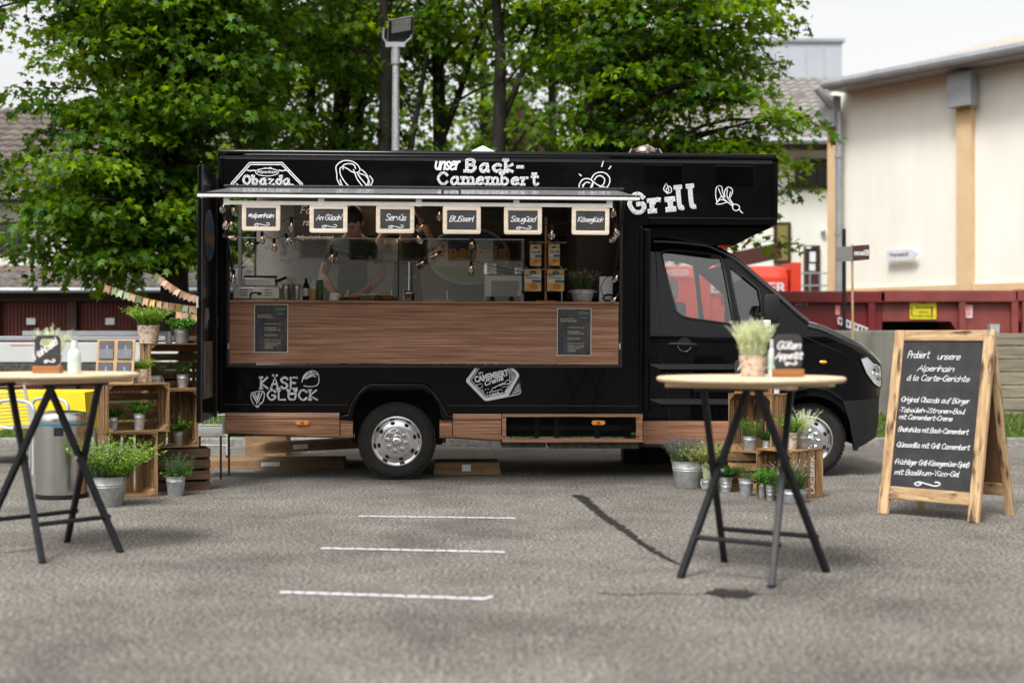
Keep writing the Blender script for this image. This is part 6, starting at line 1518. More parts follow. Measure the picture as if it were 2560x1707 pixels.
# ---- the two people in the truck
M_skin = mat('skin', (.55, .31, .22), (.63, .38, .28), rough=.55, scale=8); M_shirt = mat('olive_grey_tshirt', (.075, .082, .058), (.10, .108, .078), rough=.9, scale=20); M_apron = mat('black_apron', (.010, .010, .012), (.016, .016, .018), rough=.85, scale=30); M_trou = mat('dark_trousers', (.014, .015, .02), rough=.9); M_hair = mat('dark_hair', (.012, .008, .006), (.03, .02, .014), rough=.6, scale=40)
def person(label, M, J, hair_z, text_h):
    """J: joint name -> (x, y, z, radius); arms end in hands with five fingers"""
    V = []; E = []; Rd = []; ix = {}
    def jv(k):
        if k not in ix: ix[k] = len(V); V.append(J[k][:3]); Rd.append(J[k][3])
        return ix[k]
    chains = [['pelvis', 'waist', 'chest', 'upchest', 'neck', 'chin', 'head', 'crown'], ['chin', 'nose']]
    for s in 'LR':
        chains += [['upchest', 'sh' + s, 'up' + s, 'el' + s, 'fo' + s, 'wr' + s, 'pa' + s], ['pelvis', 'hi' + s, 'kn' + s, 'an' + s, 'to' + s]]
        for f in range(5):
            w = Vector(J['wr' + s][:3]); p = Vector(J['pa' + s][:3]); dr = (p - w).normalized(); sd = Vector(J['side' + s]).normalized(); dn = Vector(J['curl' + s]).normalized()
            if f < 4:
                base = p + sd * (.030 - .02 * f) + dr * .015; L = (.062, .070, .066, .052)[f]
                q = [base, base + dr * L * .5 + dn * .006, base + dr * L * .85 + dn * .026, base + dr * L + dn * .045]
            else:
                base = w.lerp(p, .45) + sd * .030; q = [base, base + (sd * .6 + dr * .7).normalized() * .034, base + (sd * .35 + dr).normalized() * .062 + dn * .01]
            names = []
            for k, c in enumerate(q): J['f%s%d%d' % (s, f, k)] = (*c, .0095 - .0007 * k); names.append('f%s%d%d' % (s, f, k))
            chains.append([('pa' if f < 4 else 'wr') + s] + names)
    for c in chains:
        for a, b in zip(c, c[1:]): E.append((jv(a), jv(b)))
    me = bpy.data.meshes.new('body'); me.from_pydata(V, E, [])
    o = bpy.data.objects.new('tmp', me); COL.objects.link(o)
    o.modifiers.new('s', 'SKIN'); sk = me.skin_vertices[0].data
    for i, r in enumerate(Rd): sk[i].radius = (r, r) if not isinstance(r, tuple) else r
    sk[ix['pelvis']].use_root = True
    sb = o.modifiers.new('d', 'SUBSURF'); sb.levels = 2; sb.render_levels = 2
    dg = bpy.context.evaluated_depsgraph_get(); m2 = bpy.data.meshes.new_from_object(o.evaluated_get(dg))
    bpy.data.objects.remove(o)
    for m in (M_skin, M_shirt, M_trou): m2.materials.append(m)
    slv = {s: (Vector(J['sh' + s][:3]), Vector(J['el' + s][:3])) for s in 'LR'}
    for p in m2.polygons:
        p.use_smooth = True; c = p.center; k = 0
        if c.z < J['pelvis'][2] + .06 and c.y > -.20: k = 2
        elif c.z < J['neck'][2] - .03 and abs(c.x) < .20 and c.y > -.19: k = 1
        for s in 'LR':
            a, b = slv[s]; t = (c - a).dot(b - a) / (b - a).length_squared
            if -.3 < t < .62 and (c - a.lerp(b, t)).length < .10: k = 1
        if c.z > J['neck'][2] - .01 and abs(c.x) < .13 and abs(c.y - J['head'][1]) < .16: k = 0
        p.material_index = k
    t = thing('person', label, 'person', group='staff inside the truck'); placed(t, M)
    link('body', m2, None, t)
    hx_, hy_, hz_ = J['head'][:3]
    MB().sphere((hx_, hy_ + .015, hz_ + .035), .112, 18, 12, (.88, 1.0, 1.05)).build('hair', M_hair, t, smooth=True)
    for s in (-1, 1): MB().sphere((hx_ + s * .034, hy_ - .092, hz_ - .01), .011).build('eye', M_dark, t); MB().sphere((hx_ + s * .092, hy_, hz_ - .02), .03, sc=(.4, .7, 1)).build('ear', M_skin, t)
    MB().sphere((hx_, hy_ - .088, hz_ - .075), .02, sc=(1.3, .5, .35)).build('mouth', mat('lips', (.30, .10, .08), rough=.5), t)
    ap = MB(); A = []; B = []
    for k in range(9):
        x = -.17 + .34 * k / 8; y = J['chest'][1] - J['chest'][3] - .03 - .02 * math.cos(x * 8) + abs(x) * .35
        A.append((x, y, J['pelvis'][2] - .35)); B.append((x * (.72), y, J['chest'][2] + .02))
    ap.strip(A, B); apo = ap.build('apron', M_apron, t, smooth=True)
    yy = J['chest'][1] - J['chest'][3] - .058
    print_text('lettering', 'BUSserl', -.10, text_h, .20, .055, yy, M_green, apo, off=.01, rot=R(6)); print_text('lettering', 'Alpenhain', -.07, text_h + .075, .14, .02, yy, mat('print_blue', (.03, .12, .45), rough=.6), apo, off=.01)
    return t
base = dict(pelvis=(0, .02, .98, (.15, .11)), waist=(0, .0, 1.10, (.14, .10)), chest=(0, -.03, 1.28, .135), upchest=(0, -.05, 1.42, (.13, .10)), neck=(0, -.09, 1.53, .055), chin=(0, -.13, 1.60, .062), head=(0, -.14, 1.66, .092), crown=(0, -.13, 1.73, .07), nose=(0, -.235, 1.635, .013),
            hiL=(-.09, .03, .90, .09), knL=(-.10, .0, .50, .062), anL=(-.10, .04, .09, .045), toL=(-.11, -.12, .04, .04), hiR=(.09, .03, .90, .09), knR=(.10, .0, .50, .062), anR=(.10, .04, .09, .045), toR=(.11, -.12, .04, .04))
J1 = dict(base); J1.update(shL=(-.17, -.05, 1.44, .065), upL=(-.22, -.07, 1.34, .055), elL=(-.275, -.14, 1.155, .045), foL=(-.22, -.25, 1.07, .043), wrL=(-.155, -.37, .985, .028), paL=(-.125, -.43, .955, (.034, .020)), sideL=(1, 0, .1), curlL=(.2, -.1, -1),
          shR=(.17, -.05, 1.44, .065), upR=(.225, -.07, 1.34, .055), elR=(.275, -.14, 1.155, .045), foR=(.19, -.25, 1.06, .043), wrR=(.10, -.36, .975, .028), paR=(.055, -.42, .955, (.034, .020)), sideR=(-.8, -.4, .2), curlR=(-.2, 0, -1))
def inside(px, d): return MT @ Matrix.Translation((T(px, 700, d)[0], d, zf))
person('person in olive shirt and dark apron preparing food with both hands at the counter', inside(884, .72), J1, 0, 1.09)
J2 = dict(base); J2.update(shL=(-.17, -.03, 1.46, .065), upL=(-.22, -.10, 1.47, .055), elL=(-.275, -.20, 1.47, .047), foL=(-.21, -.22, 1.58, .042), wrL=(-.14, -.18, 1.70, .028), paL=(-.10, -.16, 1.755, (.034, .02)), sideL=(.2, -1, 0), curlL=(1, 0, .3),
          shR=(.17, -.03, 1.46, .065), upR=(.22, -.10, 1.47, .055), elR=(.275, -.20, 1.46, .047), foR=(.21, -.22, 1.58, .042), wrR=(.14, -.18, 1.70, .028), paR=(.10, -.16, 1.755, (.034, .02)), sideR=(-.2, -1, 0), curlR=(-1, 0, .3))
person('person in olive shirt and dark apron with both arms raised beside the head', inside(1018, 1.15), J2, 0, 1.12)

# ================================================================ herbs and pots
DIA = np.array([[0, 0, 0], [.5, .5, -.06], [1, 0, -.1], [.5, -.5, -.06], [.5, 0, .06]], dtype=np.float32); DTRI = np.array([[0, 1, 4], [1, 2, 4], [2, 3, 4], [3, 0, 4]], dtype=np.int32)
LM = {k: leafmat('herb_' + k, a, b, tr=.35, var=v) for k, a, b, v in (
    ('lavender', (.11, .19, .07), (.20, .28, .13), .3), ('rosemary', (.035, .085, .025), (.08, .15, .05), .3), ('oregano', (.15, .30, .03), (.27, .44, .07), .3), ('mint', (.035, .15, .012), (.10, .28, .03), .3),
    ('parsley', (.015, .07, .008), (.04, .13, .015), .3), ('silver', (.52, .58, .38), (.66, .70, .50), .25), ('pale', (.34, .38, .13), (.50, .53, .24), .3), ('dry', (.10, .09, .04), (.16, .17, .07), .3))}
M_purple = leafmat('lavender_flower', (.10, .06, .22), (.20, .14, .36), tr=.2, var=.3); M_pinkfl = leafmat('pale_flower', (.46, .36, .30), (.58, .48, .40), tr=.2, var=.2); M_stem = mat('herb_stem', (.07, .11, .03), rough=.8)
KIND = {  # leaf length, width, leaves per stem, first t, pitch mean (down +), stems spread, material, flower material
    'lavender': (.034, .10, 16, .05, -.9, .55, 'lavender', M_purple), 'lavpink': (.034, .12, 16, .05, -.8, .5, 'rosemary', M_pinkfl), 'rosemary': (.024, .16, 34, .08, -.45, .55, 'rosemary', None), 'oregano': (.019, .75, 16, .15, -.1, .9, 'oregano', None),
    'mint': (.042, .75, 9, .25, .15, .9, 'mint', None), 'parsley': (.022, .8, 14, .35, 0., 1.0, 'parsley', None), 'silver': (.022, .18, 34, .12, -.6, .45, 'silver', None), 'pale': (.013, .6, 26, .2, 0., 1.0, 'pale', None), 'dry': (.022, .15, 18, .1, -.6, .5, 'dry', None), 'sprig': (.024, .30, 14, .15, -.3, .7, 'mint', None), 'lime': (.021, .75, 16, .2, -.1, .9, 'oregano', None)}
def herb(parent, kind, rx, ry, z0, h, n, seed, dx=0.0, dy=0.0, flop=1.0, leafk=1.0):
    ll, lw, per, t0, pm, spread, mk, fl = KIND[kind]; ll *= leafk
    rs = np.random.RandomState(seed)
    a = rs.uniform(0, 6.283, n); q = np.sqrt(rs.rand(n))
    bx = np.cos(a) * q * rx * .8 + dx; by = np.sin(a) * q * ry * .8 + dy
    ld = np.stack([np.cos(a) * q, np.sin(a) * q], 1) * spread * flop + rs.normal(0, .12, (n, 2))
    L = h * rs.uniform(.62, 1.08, n) * (1 - .18 * q)
    def pt(i, t): return np.stack([bx[i] + ld[i, 0] * L[i] * t ** 1.6, by[i] + ld[i, 1] * L[i] * t ** 1.6, z0 + L[i] * t * (1 - .12 * t)], 1)
    # stems
    ts = np.linspace(0, 1, 5); Vs = []; Ts = []
    idx = np.arange(n)
    rows = [pt(idx, np.full(n, t)) for t in ts]
    for k, rw in enumerate(rows): w = .0016 * (1.2 - .8 * ts[k]) ; Vs += [rw + [w, 0, 0], rw - [w, 0, 0]]
    V = np.stack(Vs, 1).reshape(-1, 3); nb = len(ts) * 2
    tt = []
    for k in range(len(ts) - 1): b = 2 * k; tt += [[b, b + 1, b + 3], [b, b + 3, b + 2]]
    Tt = ((idx * nb)[:, None, None] + np.array(tt)[None]).reshape(-1, 3)
    stuff(tri_mesh('stems', V, Tt, LM['silver'] if kind == 'silver' else M_stem, parent))
    def lv(i, t, ll, lw, pm, ps, mtl, nm):
        m = len(i); P = pt(i, t); az = rs.uniform(0, 6.283, m); pi_ = rs.normal(pm, ps, m); ro = rs.normal(0, .5, m)
        x = np.stack([np.cos(az) * np.cos(pi_), np.sin(az) * np.cos(pi_), -np.sin(pi_)], 1); s = np.stack([-np.sin(az), np.cos(az), np.zeros(m)], 1); u = np.cross(x, s)
        y = s * np.cos(ro)[:, None] + u * np.sin(ro)[:, None]; z = np.cross(x, y); sz = ll * rs.uniform(.6, 1.2, m) * (1.15 - .45 * t)
        V = P[:, None] + sz[:, None, None] * (DIA[None, :, 0:1] * x[:, None] + DIA[None, :, 1:2] * lw * y[:, None] + DIA[None, :, 2:3] * z[:, None])
        Tq = ((np.arange(m) * 5)[:, None, None] + DTRI[None]).reshape(-1, 3)
        stuff(tri_mesh(nm, V.reshape(-1, 3), Tq, mtl, parent))
    i = np.repeat(idx, per); t = t0 + (1 - t0) * rs.rand(len(i))
    if fl is not None: t = t0 + (.72 - t0) * rs.rand(len(i))
    lv(i, t, ll, lw, pm, .4, LM[mk], 'leaves')
    if fl is not None:
        i = np.repeat(idx[rs.rand(n) < .62], 16); t = .80 + .22 * rs.rand(len(i)); lv(i, t, .011, .6, -.5, .5, fl, 'flowers')
M_birch = mat('birch_bark', (.20, .13, .09), (.58, .46, .36), rough=.9, scale=34, stretch=(1, 1, 1.6), bump=.6, bdist=.01, contrast=(.36, .52), objvar=.1)
M_brownbark = mat('brown_bark', (.06, .03, .015), (.24, .13, .07), rough=.95, scale=12, bump=.6, bdist=.01)
POTG = 'potted herbs among the crates'
def potted(label, M, pot, r, h, plants, group=POTG, sx=1.0, handle=False, name='potted_herb'):
    """pot: zinc | ribbed | tub | birch | bark; plants: list of herb() argument tuples"""
    t = thing(name, label, 'potted plant', group=group); placed(t, M)
    k = .76 if pot not in ('birch', 'bark') else .80
    if pot in ('birch', 'bark'):
        rw = random.Random(int(r * 1e4) + len(label)); wob = [rw.uniform(-.06, .06) for _ in range(18)]
        pr = [(.0004, .001), (r * k, .0), (r * (k + .1), h * .4), (r, h), (r * .88, h), (r * .84, h * .8)]
        o = MB().lathe(pr, 18, sx=sx, wob=wob).build('pot', M_birch if pot == 'birch' else M_brownbark, t, smooth=True, angle=50)
    else:
        pr = [(.0004, .003), (r * k * .96, .003), (r * k * .96, 0), (r * k, 0), (r * (k + .04), .006)]
        rib_ = {'zinc': (.76,), 'ribbed': (.35, .6, .8), 'tub': (.66, .74)}[pot]
        for f in rib_:
            rr = r * (k + (1 - k) * f); pr += [(rr, h * f - .004), (rr + .0028, h * f), (rr, h * f + .004)]
        pr += [(r, h - .004), (r + .004, h - .003), (r + .004, h + .001), (r - .001, h), (r * .95, h * .85)]
        o = MB().lathe(pr, 28, sx=sx).build('pot', M_zinc, t, smooth=True, angle=60)
    MB().lathe([(.0004, h * .86), (r * .9, h * .86)], 18, sx=sx).build('soil', M_soil, o)
    if handle:
        MB().tube(smooth_poly([(-r * sx * .98, 0, h * .93), (-r * sx * 1.12, -r * .5, h * .55), (-r * sx * .9, -r * 1.0, h * .25), (0, -r * 1.12, h * .1), (r * sx * .9, -r * 1.0, h * .25), (r * sx * 1.12, -r * .5, h * .55), (r * sx * .98, 0, h * .93)], 4), .0022, 5).build('handle', M_alu, o)
        MB().tube([(-.03, -r * 1.12, h * .1), (.03, -r * 1.12, h * .1)], .006, 8).build('grip', M_stick, o)
    for i, p in enumerate(plants):
        kind, hh, n = p[:3]; kw = p[3] if len(p) > 3 else {}
        sc_ = kw.pop('sc', 1.0)
        if r < .1 and group == POTG: hh *= 1.15; n = int(n * 1.4)
        herb(t, kind, r * sx * .85 * sc_, r * .85 * sc_, h * .86, hh, n, seed=int(r * 9000 + h * 7000 + i * 31 + len(label)), **kw)
    return t
TR = lambda x, y, z, rz=0: Matrix.Translation((x, y, z)) @ Matrix.Rotation(R(rz), 4, 'Z')
def TRp(px, Y, z): return TR(at(px, 0, Y).x, Y, z)
# lavender tub on the counter
t = potted('pale zinc tub of tall flowering lavender at the right end of the counter', C(1456, .1), 'tub', .105, .108, [('lavpink', .24, 150)], sx=1.0, group=None)
for s in (-1, 1): MB().tube([(s * .105, -.02, .09), (s * .13, 0, .095), (s * .105, .02, .09)], .005, 6).build('ear_handle', M_zinc, t)

# ---------------------------------------------------------------- crates
M_crate = woodmat('old_crate_wood', (.10, .052, .019), (.42, .255, .115), 'z', 3.0, .85, 9, .34, mid=(.20, .112, .048))
M_crateh = woodmat('old_crate_wood_flat', (.10, .052, .019), (.42, .255, .115), 'x', 3.0, .85, 9, .34, mid=(.20, .112, .048))
M_crated = woodmat('dark_crate_wood', (.030, .015, .008), (.085, .045, .025), 'x', 2.2, .85, 9, .25)
def crate(label, loc, phi, W_, D_, H_, back='v', seed=1, dark=False, flat=False):
    """open box lying on its side: mouth towards local -y, foot corner at the origin"""
    t = thing('wooden_crate', label, 'crate', loc, phi, 'wooden crates'); r = random.Random(seed)
    mv = M_crated if dark else M_crate; mh = M_crated if dark else M_crateh; th = .011
    def row(n, total, gap): w = (total - gap * (n - 1)) / n; return [(w / 2 + k * (w + gap), w) for k in range(n)]
    j = lambda a=.0015: r.uniform(-a, a)
    if flat:                                   # standing upright as a box: horizontal boards all round
        for c, w in row(4, H_, .022):
            for y in (-th / 2, D_ + th / 2): slat('board', (W_ / 2 + j(), y + j(), c), (W_, th, w), mh, t, (j(.006), j(.006), 0))
            for x in (th / 2, W_ - th / 2): slat('board', (x, D_ / 2, c), (th, D_ - .004, w), mh, t, (0, 0, j(.006)))
        for x in (.02, W_ - .02):
            for y in (.018, D_ - .018): slat('corner_post', (x, y, H_ / 2), (.03, .03, H_ - .01), mv, t)
        for c, w in row(4, D_, .014): slat('bottom_board', (W_ / 2, c, .012), (W_ - .03, w, th), mh, t)
        return t
    for x in (th / 2, W_ - th / 2):            # sides: upright boards
        for c, w in row(4, D_, .024): slat('side_board', (x + j(), c, H_ / 2), (th, w, H_ - 2 * th - .002), mv, t, (j(.008), 0, j(.02)))
    for z in (th / 2, H_ - th / 2):            # top and bottom
        for c, w in row(3, D_, .006): slat('deck_board', (W_ / 2, c, z + j(.001)), (W_ + .004, w, th), mh, t, (0, 0, j(.004)))
    if back == 'v':
        for c, w in row(4, W_ - 2 * th, .018): slat('back_board', (th + c, D_ - th / 2, H_ / 2), (w, th, H_ - 2 * th - .004), mv, t)
    else:
        for c, w in row(5, H_ - 2 * th, .020): slat('back_board', (W_ / 2, D_ - th / 2, th + c), (W_ - 2 * th - .004, th, w), mh, t)
    for x in (0, 1):                           # triangular corner blocks
        for z in (0, 1):
            sx = 1 if x == 0 else -1; sz = 1 if z == 0 else -1; x0 = th if x == 0 else W_ - th; z0 = th if z == 0 else H_ - th
            MB().prism([(x0, z0), (x0 + sx * .045, z0), (x0, z0 + sz * .045)], .004, D_ - th - .004).build('corner_block', mh, t)
    return t
cr = {}
YL1, YR1 = 11.18, 11.72
cr['lb'] = crate('upright crate at the foot of the left stack behind the lavender tub', (at(262, 0, YL1).x, YL1, 0), R(30), .42, .30, .515, 'v', 1)
cr['lm'] = crate('crate on the left stack below the leaflet stand with two small pots inside', (at(268, 0, YL1).x, YL1, .517), R(31), .50, .30, .39, 'h', 2)
cr['rb'] = crate('dark brown slatted crate at the foot of the left stack beside the rear door', (at(372, 0, YR1).x, YR1, 0), R(20), .50, .30, .345, seed=3, dark=True, flat=True)
cr['rm'] = crate('upright crate in the middle of the stack next to the rear door', (at(368, 0, YR1).x, YR1 + .01, .357), R(24), .42, .29, .478, 'v', 4)
cr['rt'] = crate('topmost crate of the stack next to the rear door', (at(374, 0, YR1).x, YR1, .837), R(30), .50, .30, .385, 'h', 5)
cr['pl'] = crate('low slatted crate under the tall crate beside the cab door', (1.80, 11.86, 0), R(-10), .50, .30, .31, seed=6, flat=True)
cr['pt'] = crate('tall upright crate beside the cab door carrying a slate sign', (1.81, 11.90, .32), R(-38), .40, .28, .485, 'v', 7)
cr['pr'] = crate('crate with stencilled letters on its side beside the front wheel', (1.948, 11.338, 0), R(-50), .35, .40, .388, 'v', 8)
MR_ = Matrix.Translation((.3505, .165, .20)) @ Matrix.Rotation(R(90), 4, 'Z')
print_text('stencil', 'LACBERK', -.13, -.03, .30, .045, 0, M_chalk, cr['pr'], off=.005, M=Matrix.Translation((.351, .255, .17)) @ Matrix.Rotation(R(90), 4, 'Z') @ Matrix.Rotation(R(-90), 4, 'Y'))
def inc(key, x, y, z): return mw(cr[key]) @ Matrix.Translation((x, y, z))
# left group of plants
b = gnd(255, 1269); potted('large zinc tub of lavender and lime green herbs before the left crates', TR(b.x, b.y + .14, 0), 'tub', .145, .222, [('lavender', .34, 190, dict(sc=.8, dx=-.06, dy=-.05)), ('lime', .38, 190, dict(sc=.9, dx=.06, flop=1.25, leafk=1.25)), ('lime', .38, 90, dict(sc=.8, dx=-.05, dy=.06, leafk=1.25))])
b = gnd(434, 1241); potted('zinc bucket of upright rosemary on the asphalt before the dark crate', TR(b.x, b.y + .07, 0), 'zinc', .078, .155, [('rosemary', .22, 46, dict(flop=1.2)), ('mint', .10, 14, dict(sc=1.1, flop=2.2, leafk=.6))])
potted('birch bark pot of pale green oregano on the topmost left crate', inc('rt', .03, .12, .386), 'birch', .092, .15, [('oregano', .19, 150, dict(leafk=1.2))])
potted('zinc bucket of strawberry leaves on the topmost left crate', inc('rt', .30, .10, .386), 'zinc', .066, .118, [('mint', .13, 44, dict(leafk=1.0))])
o = thing('zinc_cup', 'empty zinc cup between the two pots on the topmost left crate', 'cup'); placed(o, inc('rt', .21, .17, .386)); MB().lathe([(.0004, 0), (.028, 0), (.034, .10), (.037, .102), (.032, .1), (.026, .01)], 20).build('cup', M_zinc, o, smooth=True)
potted('small zinc bucket of thyme at the left inside the topmost left crate', inc('rt', .09, .11, .012), 'zinc', .046, .105, [('dry', .17, 34), ('rosemary', .15, 20)], handle=True)
potted('small zinc bucket of sparse herbs at the right inside the topmost left crate', inc('rt', .32, .13, .012), 'zinc', .052, .110, [('dry', .17, 26), ('sprig', .14, 12)])
potted('small bark pot of green herbs beside the leaflet stand', inc('lm', .31, .13, .391), 'birch', .062, .11, [('oregano', .11, 50)])
potted('narrow zinc pot in the shade at the left inside the leaflet crate', inc('lm', .10, .18, .012), 'zinc', .034, .105, [('parsley', .10, 40)])
potted('tall zinc pot of bushy mint at the right inside the leaflet crate', inc('lm', .29, .12, .012), 'zinc', .046, .135, [('mint', .12, 40, dict(leafk=.8))])
potted('bark pot of grey lavender inside the middle right crate of the left stack', inc('rm', .10, .08, .012), 'bark', .066, .105, [('lavender', .20, 60)])
potted('zinc pot of leafy mint inside the middle right crate of the left stack', inc('rm', .27, .10, .012), 'zinc', .040, .115, [('mint', .13, 26, dict(leafk=.9))])
# right group
b = gnd(1726, 1222); potted('large zinc tub of purple lavender and white flowering herb beside the cab', TR(b.x, b.y + .12, 0), 'tub', .122, .225, [('lavender', .30, 230, dict(sc=.8, dx=-.05)), ('pale', .21, 260, dict(sc=.9, dx=.10, dy=-.03, flop=1.2, leafk=1.3)), ('pale', .26, 150, dict(sc=.8, dx=.18, dy=.05, leafk=1.3))], sx=1.2)
b = gnd(1768, 1224); potted('small zinc pail of silvery upright herb in front of the lavender tub', TR(b.x, b.y + .04, 0), 'zinc', .045, .085, [('silver', .18, 16, dict(flop=.6))], handle=True)
b = gnd(1817, 1230); potted('small zinc pot of dense dark parsley before the low crate', TR(b.x, b.y + .04, 0), 'ribbed', .054, .125, [('parsley', .11, 110, dict(flop=1.4))])
b = gnd(1868, 1241); potted('zinc bucket with a few rosemary sprigs before the low crate', TR(b.x, b.y + .05, 0), 'zinc', .060, .138, [('rosemary', .17, 9, dict(flop=.5))])
b = gnd(1909, 1245); potted('narrow zinc pot of mint, left of the pair before the stencilled crate', TR(b.x, b.y + .03, 0), 'zinc', .036, .125, [('mint', .12, 26)])
b = gnd(1929, 1251); potted('ribbed zinc pot of mint, right of the pair before the stencilled crate', TR(b.x, b.y + .03, 0), 'ribbed', .040, .125, [('mint', .15, 34)])
b = gnd(1987, 1259); potted('pale oval zinc tub of faded lavender before the stencilled crate', TR(b.x, b.y + .09, 0), 'tub', .088, .108, [('lavpink', .25, 80, dict(flop=.8)), ('parsley', .13, 40, dict(dx=-.06))], sx=1.35)
potted('zinc bucket of tangled green sprigs inside the tall crate beside the cab', inc('pt', .17, .06, .012), 'zinc', .060, .120, [('sprig', .19, 34)])
potted('small ribbed zinc pot of dark herbs at the back of the tall crate', inc('pt', .28, .14, .012), 'ribbed', .040, .085, [('parsley', .10, 40), ('sprig', .20, 5)])
potted('birch bark pot of fresh green herbs on the stencilled crate', inc('pr', .25, .12, .39), 'birch', .056, .135, [('sprig', .17, 60), ('oregano', .16, 30)])
potted('zinc pot of feathery silver herb on the stencilled crate before the wheel', inc('pr', .24, .27, .39), 'zinc', .056, .112, [('silver', .23, 46)])
potted('pot of tall rosemary on the tall crate behind the slate sign', inc('pt', .20, .19, .487), 'bark', .055, .10, [('rosemary', .26, 40, dict(flop=1.3))])

# ---------------------------------------------------------------- slate signs, bottles, leaflet stand
M_oiled = woodmat('oiled_wood', (.20, .075, .022), (.40, .17, .055), 'x', 3, .5, 14, .05)
def slate_sign(label, M, w, h, hole, lines, seed):
    t = thing('slate_sign', label, 'slate sign', group='slate signs with wooden feet'); placed(t, M)
    MB().box2((-w / 2 - .006, -.03, 0), (w / 2 + .006, .03, .042), bev=.004).build('foot', M_oiled, t)
    polys = [rrect(-w / 2, .043, w / 2, h, .03)]
    if hole: polys.append(rrect(-w * .30, h - .065, w * .30, h - .022, .018))
    plate('board', polys, -.006, .012, M_slate, t, bev=.002)
    for i, (s, x, z, ww, hh, rot) in enumerate(lines): script_text('lettering', s, x * w, z * h, ww * w, hh * h, -.0075, .007, M_chalk, t, slant=.3, rot=R(rot), seed=seed + i, extra=[swirl(-.1 * w, .30 * h, w * .4, .016)] if i == len(lines) - 1 else None)
    return t
def bottle(label, M, h=.19, r=.034):
    t = thing('spray_flask', label, 'bottle', group='white disinfectant bottles'); placed(t, M)
    MB().lathe([(.0004, 0), (r * .95, 0), (r, .006), (r, h * .58), (r * .8, h * .70), (r * .42, h * .76)], 22).build('bottle', M_whitepl, t, smooth=True, angle=50)
    MB().lathe([(r * 1.01, h * .18), (r * 1.01, h * .5)], 22).build('label', mat('mint_label', (.40, .60, .54), (.68, .70, .68), rough=.5, scale=9), t)
    MB().lathe([(r * .5, h * .76), (r * .5, h * .92), (r * .44, h), (.0004, h)], 18).build('cap', M_whitepl, t, smooth=True, angle=40)
    return t
# ---------------------------------------------------------------- bar tables
M_top = woodmat('pale_table_wood', (.60, .44, .27), (.75, .59, .41), 'x', 2, .55, 10, .05)
M_leg = mat('charcoal_steel', (.007, .008, .010), (.012, .013, .016), rough=.5, scale=20, spec=.3)
def bar_table(label, X, Y, ang, z=1.062):
    t = thing('bar_table', label, 'table', (X, Y, 0), ang, 'round folding bar tables')
    MB().lathe([(.0004, z - .028), (.485, z - .028), (.498, z - .022), (.502, z - .012), (.498, z - .003), (.488, z), (.0004, z)], 64).build('table_top', M_top, t, smooth=True, angle=50)
    for y in (-.245, .245): MB().box2((-.36, y - .05, z - .056), (.36, y + .05, z - .029), bev=.004).build('batten', M_top, t)
    def leg(a, b): 
        a, b = Vector(a), Vector(b); d = (b - a); L = d.length; M = Matrix.Translation(a) @ d.to_track_quat('Z', 'X').to_matrix().to_4x4()
        MB().box2((-.017, -.017, 0), (.017, .017, L), M, bev=.005).build('leg', M_leg, t)
    zt = z - .058
    A = [((-.26, -.305, .004), (-.125, .245, zt)), ((.26, -.305, .004), (.125, .245, zt))]
    B = [((-.305, .305, .004), (-.155, -.245, zt)), ((.305, .305, .004), (.155, -.245, zt))]
    for a, b in A + B: leg(a, b)
    for P, f in ((A, .20), (B, .20)):
        p = Vector(P[0][0]).lerp(Vector(P[0][1]), f); q = Vector(P[1][0]).lerp(Vector(P[1][1]), f); e = (q - p).normalized() * .03
        MB().tube([p - e * .2, q + e], .014, 8).build('crossbar', M_leg, t)
        p, q = Vector(P[0][1]), Vector(P[1][1]); MB().tube([p - Vector((.06, 0, 0)), q + Vector((.06, 0, 0))], .015, 8).build('top_bar', M_leg, t)
    for s in (-1, 1):
        a = Vector(A[0][0]).lerp(Vector(A[0][1]), .54); MB().tube([(s * abs(a.x) * 1.02 - .03, 0, .55), (s * abs(a.x) * 1.02 + .03, 0, .55)], .010, 8).build('pivot_bolt', M_alu, t)
    for P in A + B: MB().tube([(P[0][0], P[0][1], 0), (P[0][0], P[0][1], .012)], .022, 8).build('foot_cap', M_plastic, t)
    return t
bar_table('round pale wooden bar table with black folding legs on the right', 1.28, 7.635, R(-34.8))
bar_table('round pale wooden bar table with black folding legs cut by the left edge', -2.72, 8.41, R(51))
zt = 1.063
def ontab(px, Y): return TR(at(px, 0, Y).x, Y, zt)
potted('birch bark pot of dense silver herb on the right bar table', ontab(1883, 7.62), 'birch', .078, .112, [('silver', .25, 230, dict(flop=.42, sc=1.1))], group='herb pots on the bar tables')
bottle('white disinfectant bottle beside the slate on the right bar table', ontab(1929, 7.60), .20, .02)
slate_sign('black slate reading Guten Appetit on the right bar table', ontab(1970, 7.50), .148, .225, False, [('Güten', -.40, .66, .80, .17, 0), ('Appetit', -.46, .43, .94, .15, 0)], 3)
slate_sign('black slate with cut out handle on the left bar table', ontab(119, 8.30), .150, .222, True, [('Mahlzeid', -.46, .36, 1.05, .16, 36)], 9)
bottle('white disinfectant bottle beside the slate on the left bar table', ontab(186, 8.20), .192, .037)
potted('pot of curly silver herb behind the slate on the left bar table', ontab(131, 8.62), 'zinc', .055, .10, [('silver', .22, 60, dict(flop=1.2))], group='herb pots on the bar tables')
slate_sign('black slate with menu words standing on the tall crate beside the cab', TR(*( (mw(cr['pt']) @ Vector((.20, .06, 0)))[:2]), .806, -8), .30, .28, False, [('Probier', -.42, .70, .8, .13, 0), ('Original', -.42, .48, .9, .13, 0)], 13)
bottle('slim white bottle beside the slate sign on the tall crate', inc('pt', .37, .15, .487), .17, .024)
ls = thing('leaflet_stand', 'leaning wooden leaflet stand with four dark brochures on the left crates', 'leaflet stand'); placed(ls, inc('lm', .07, .06, .391) @ Matrix.Rotation(R(-28), 4, 'Z') @ Matrix.Rotation(R(-14), 4, 'X'))
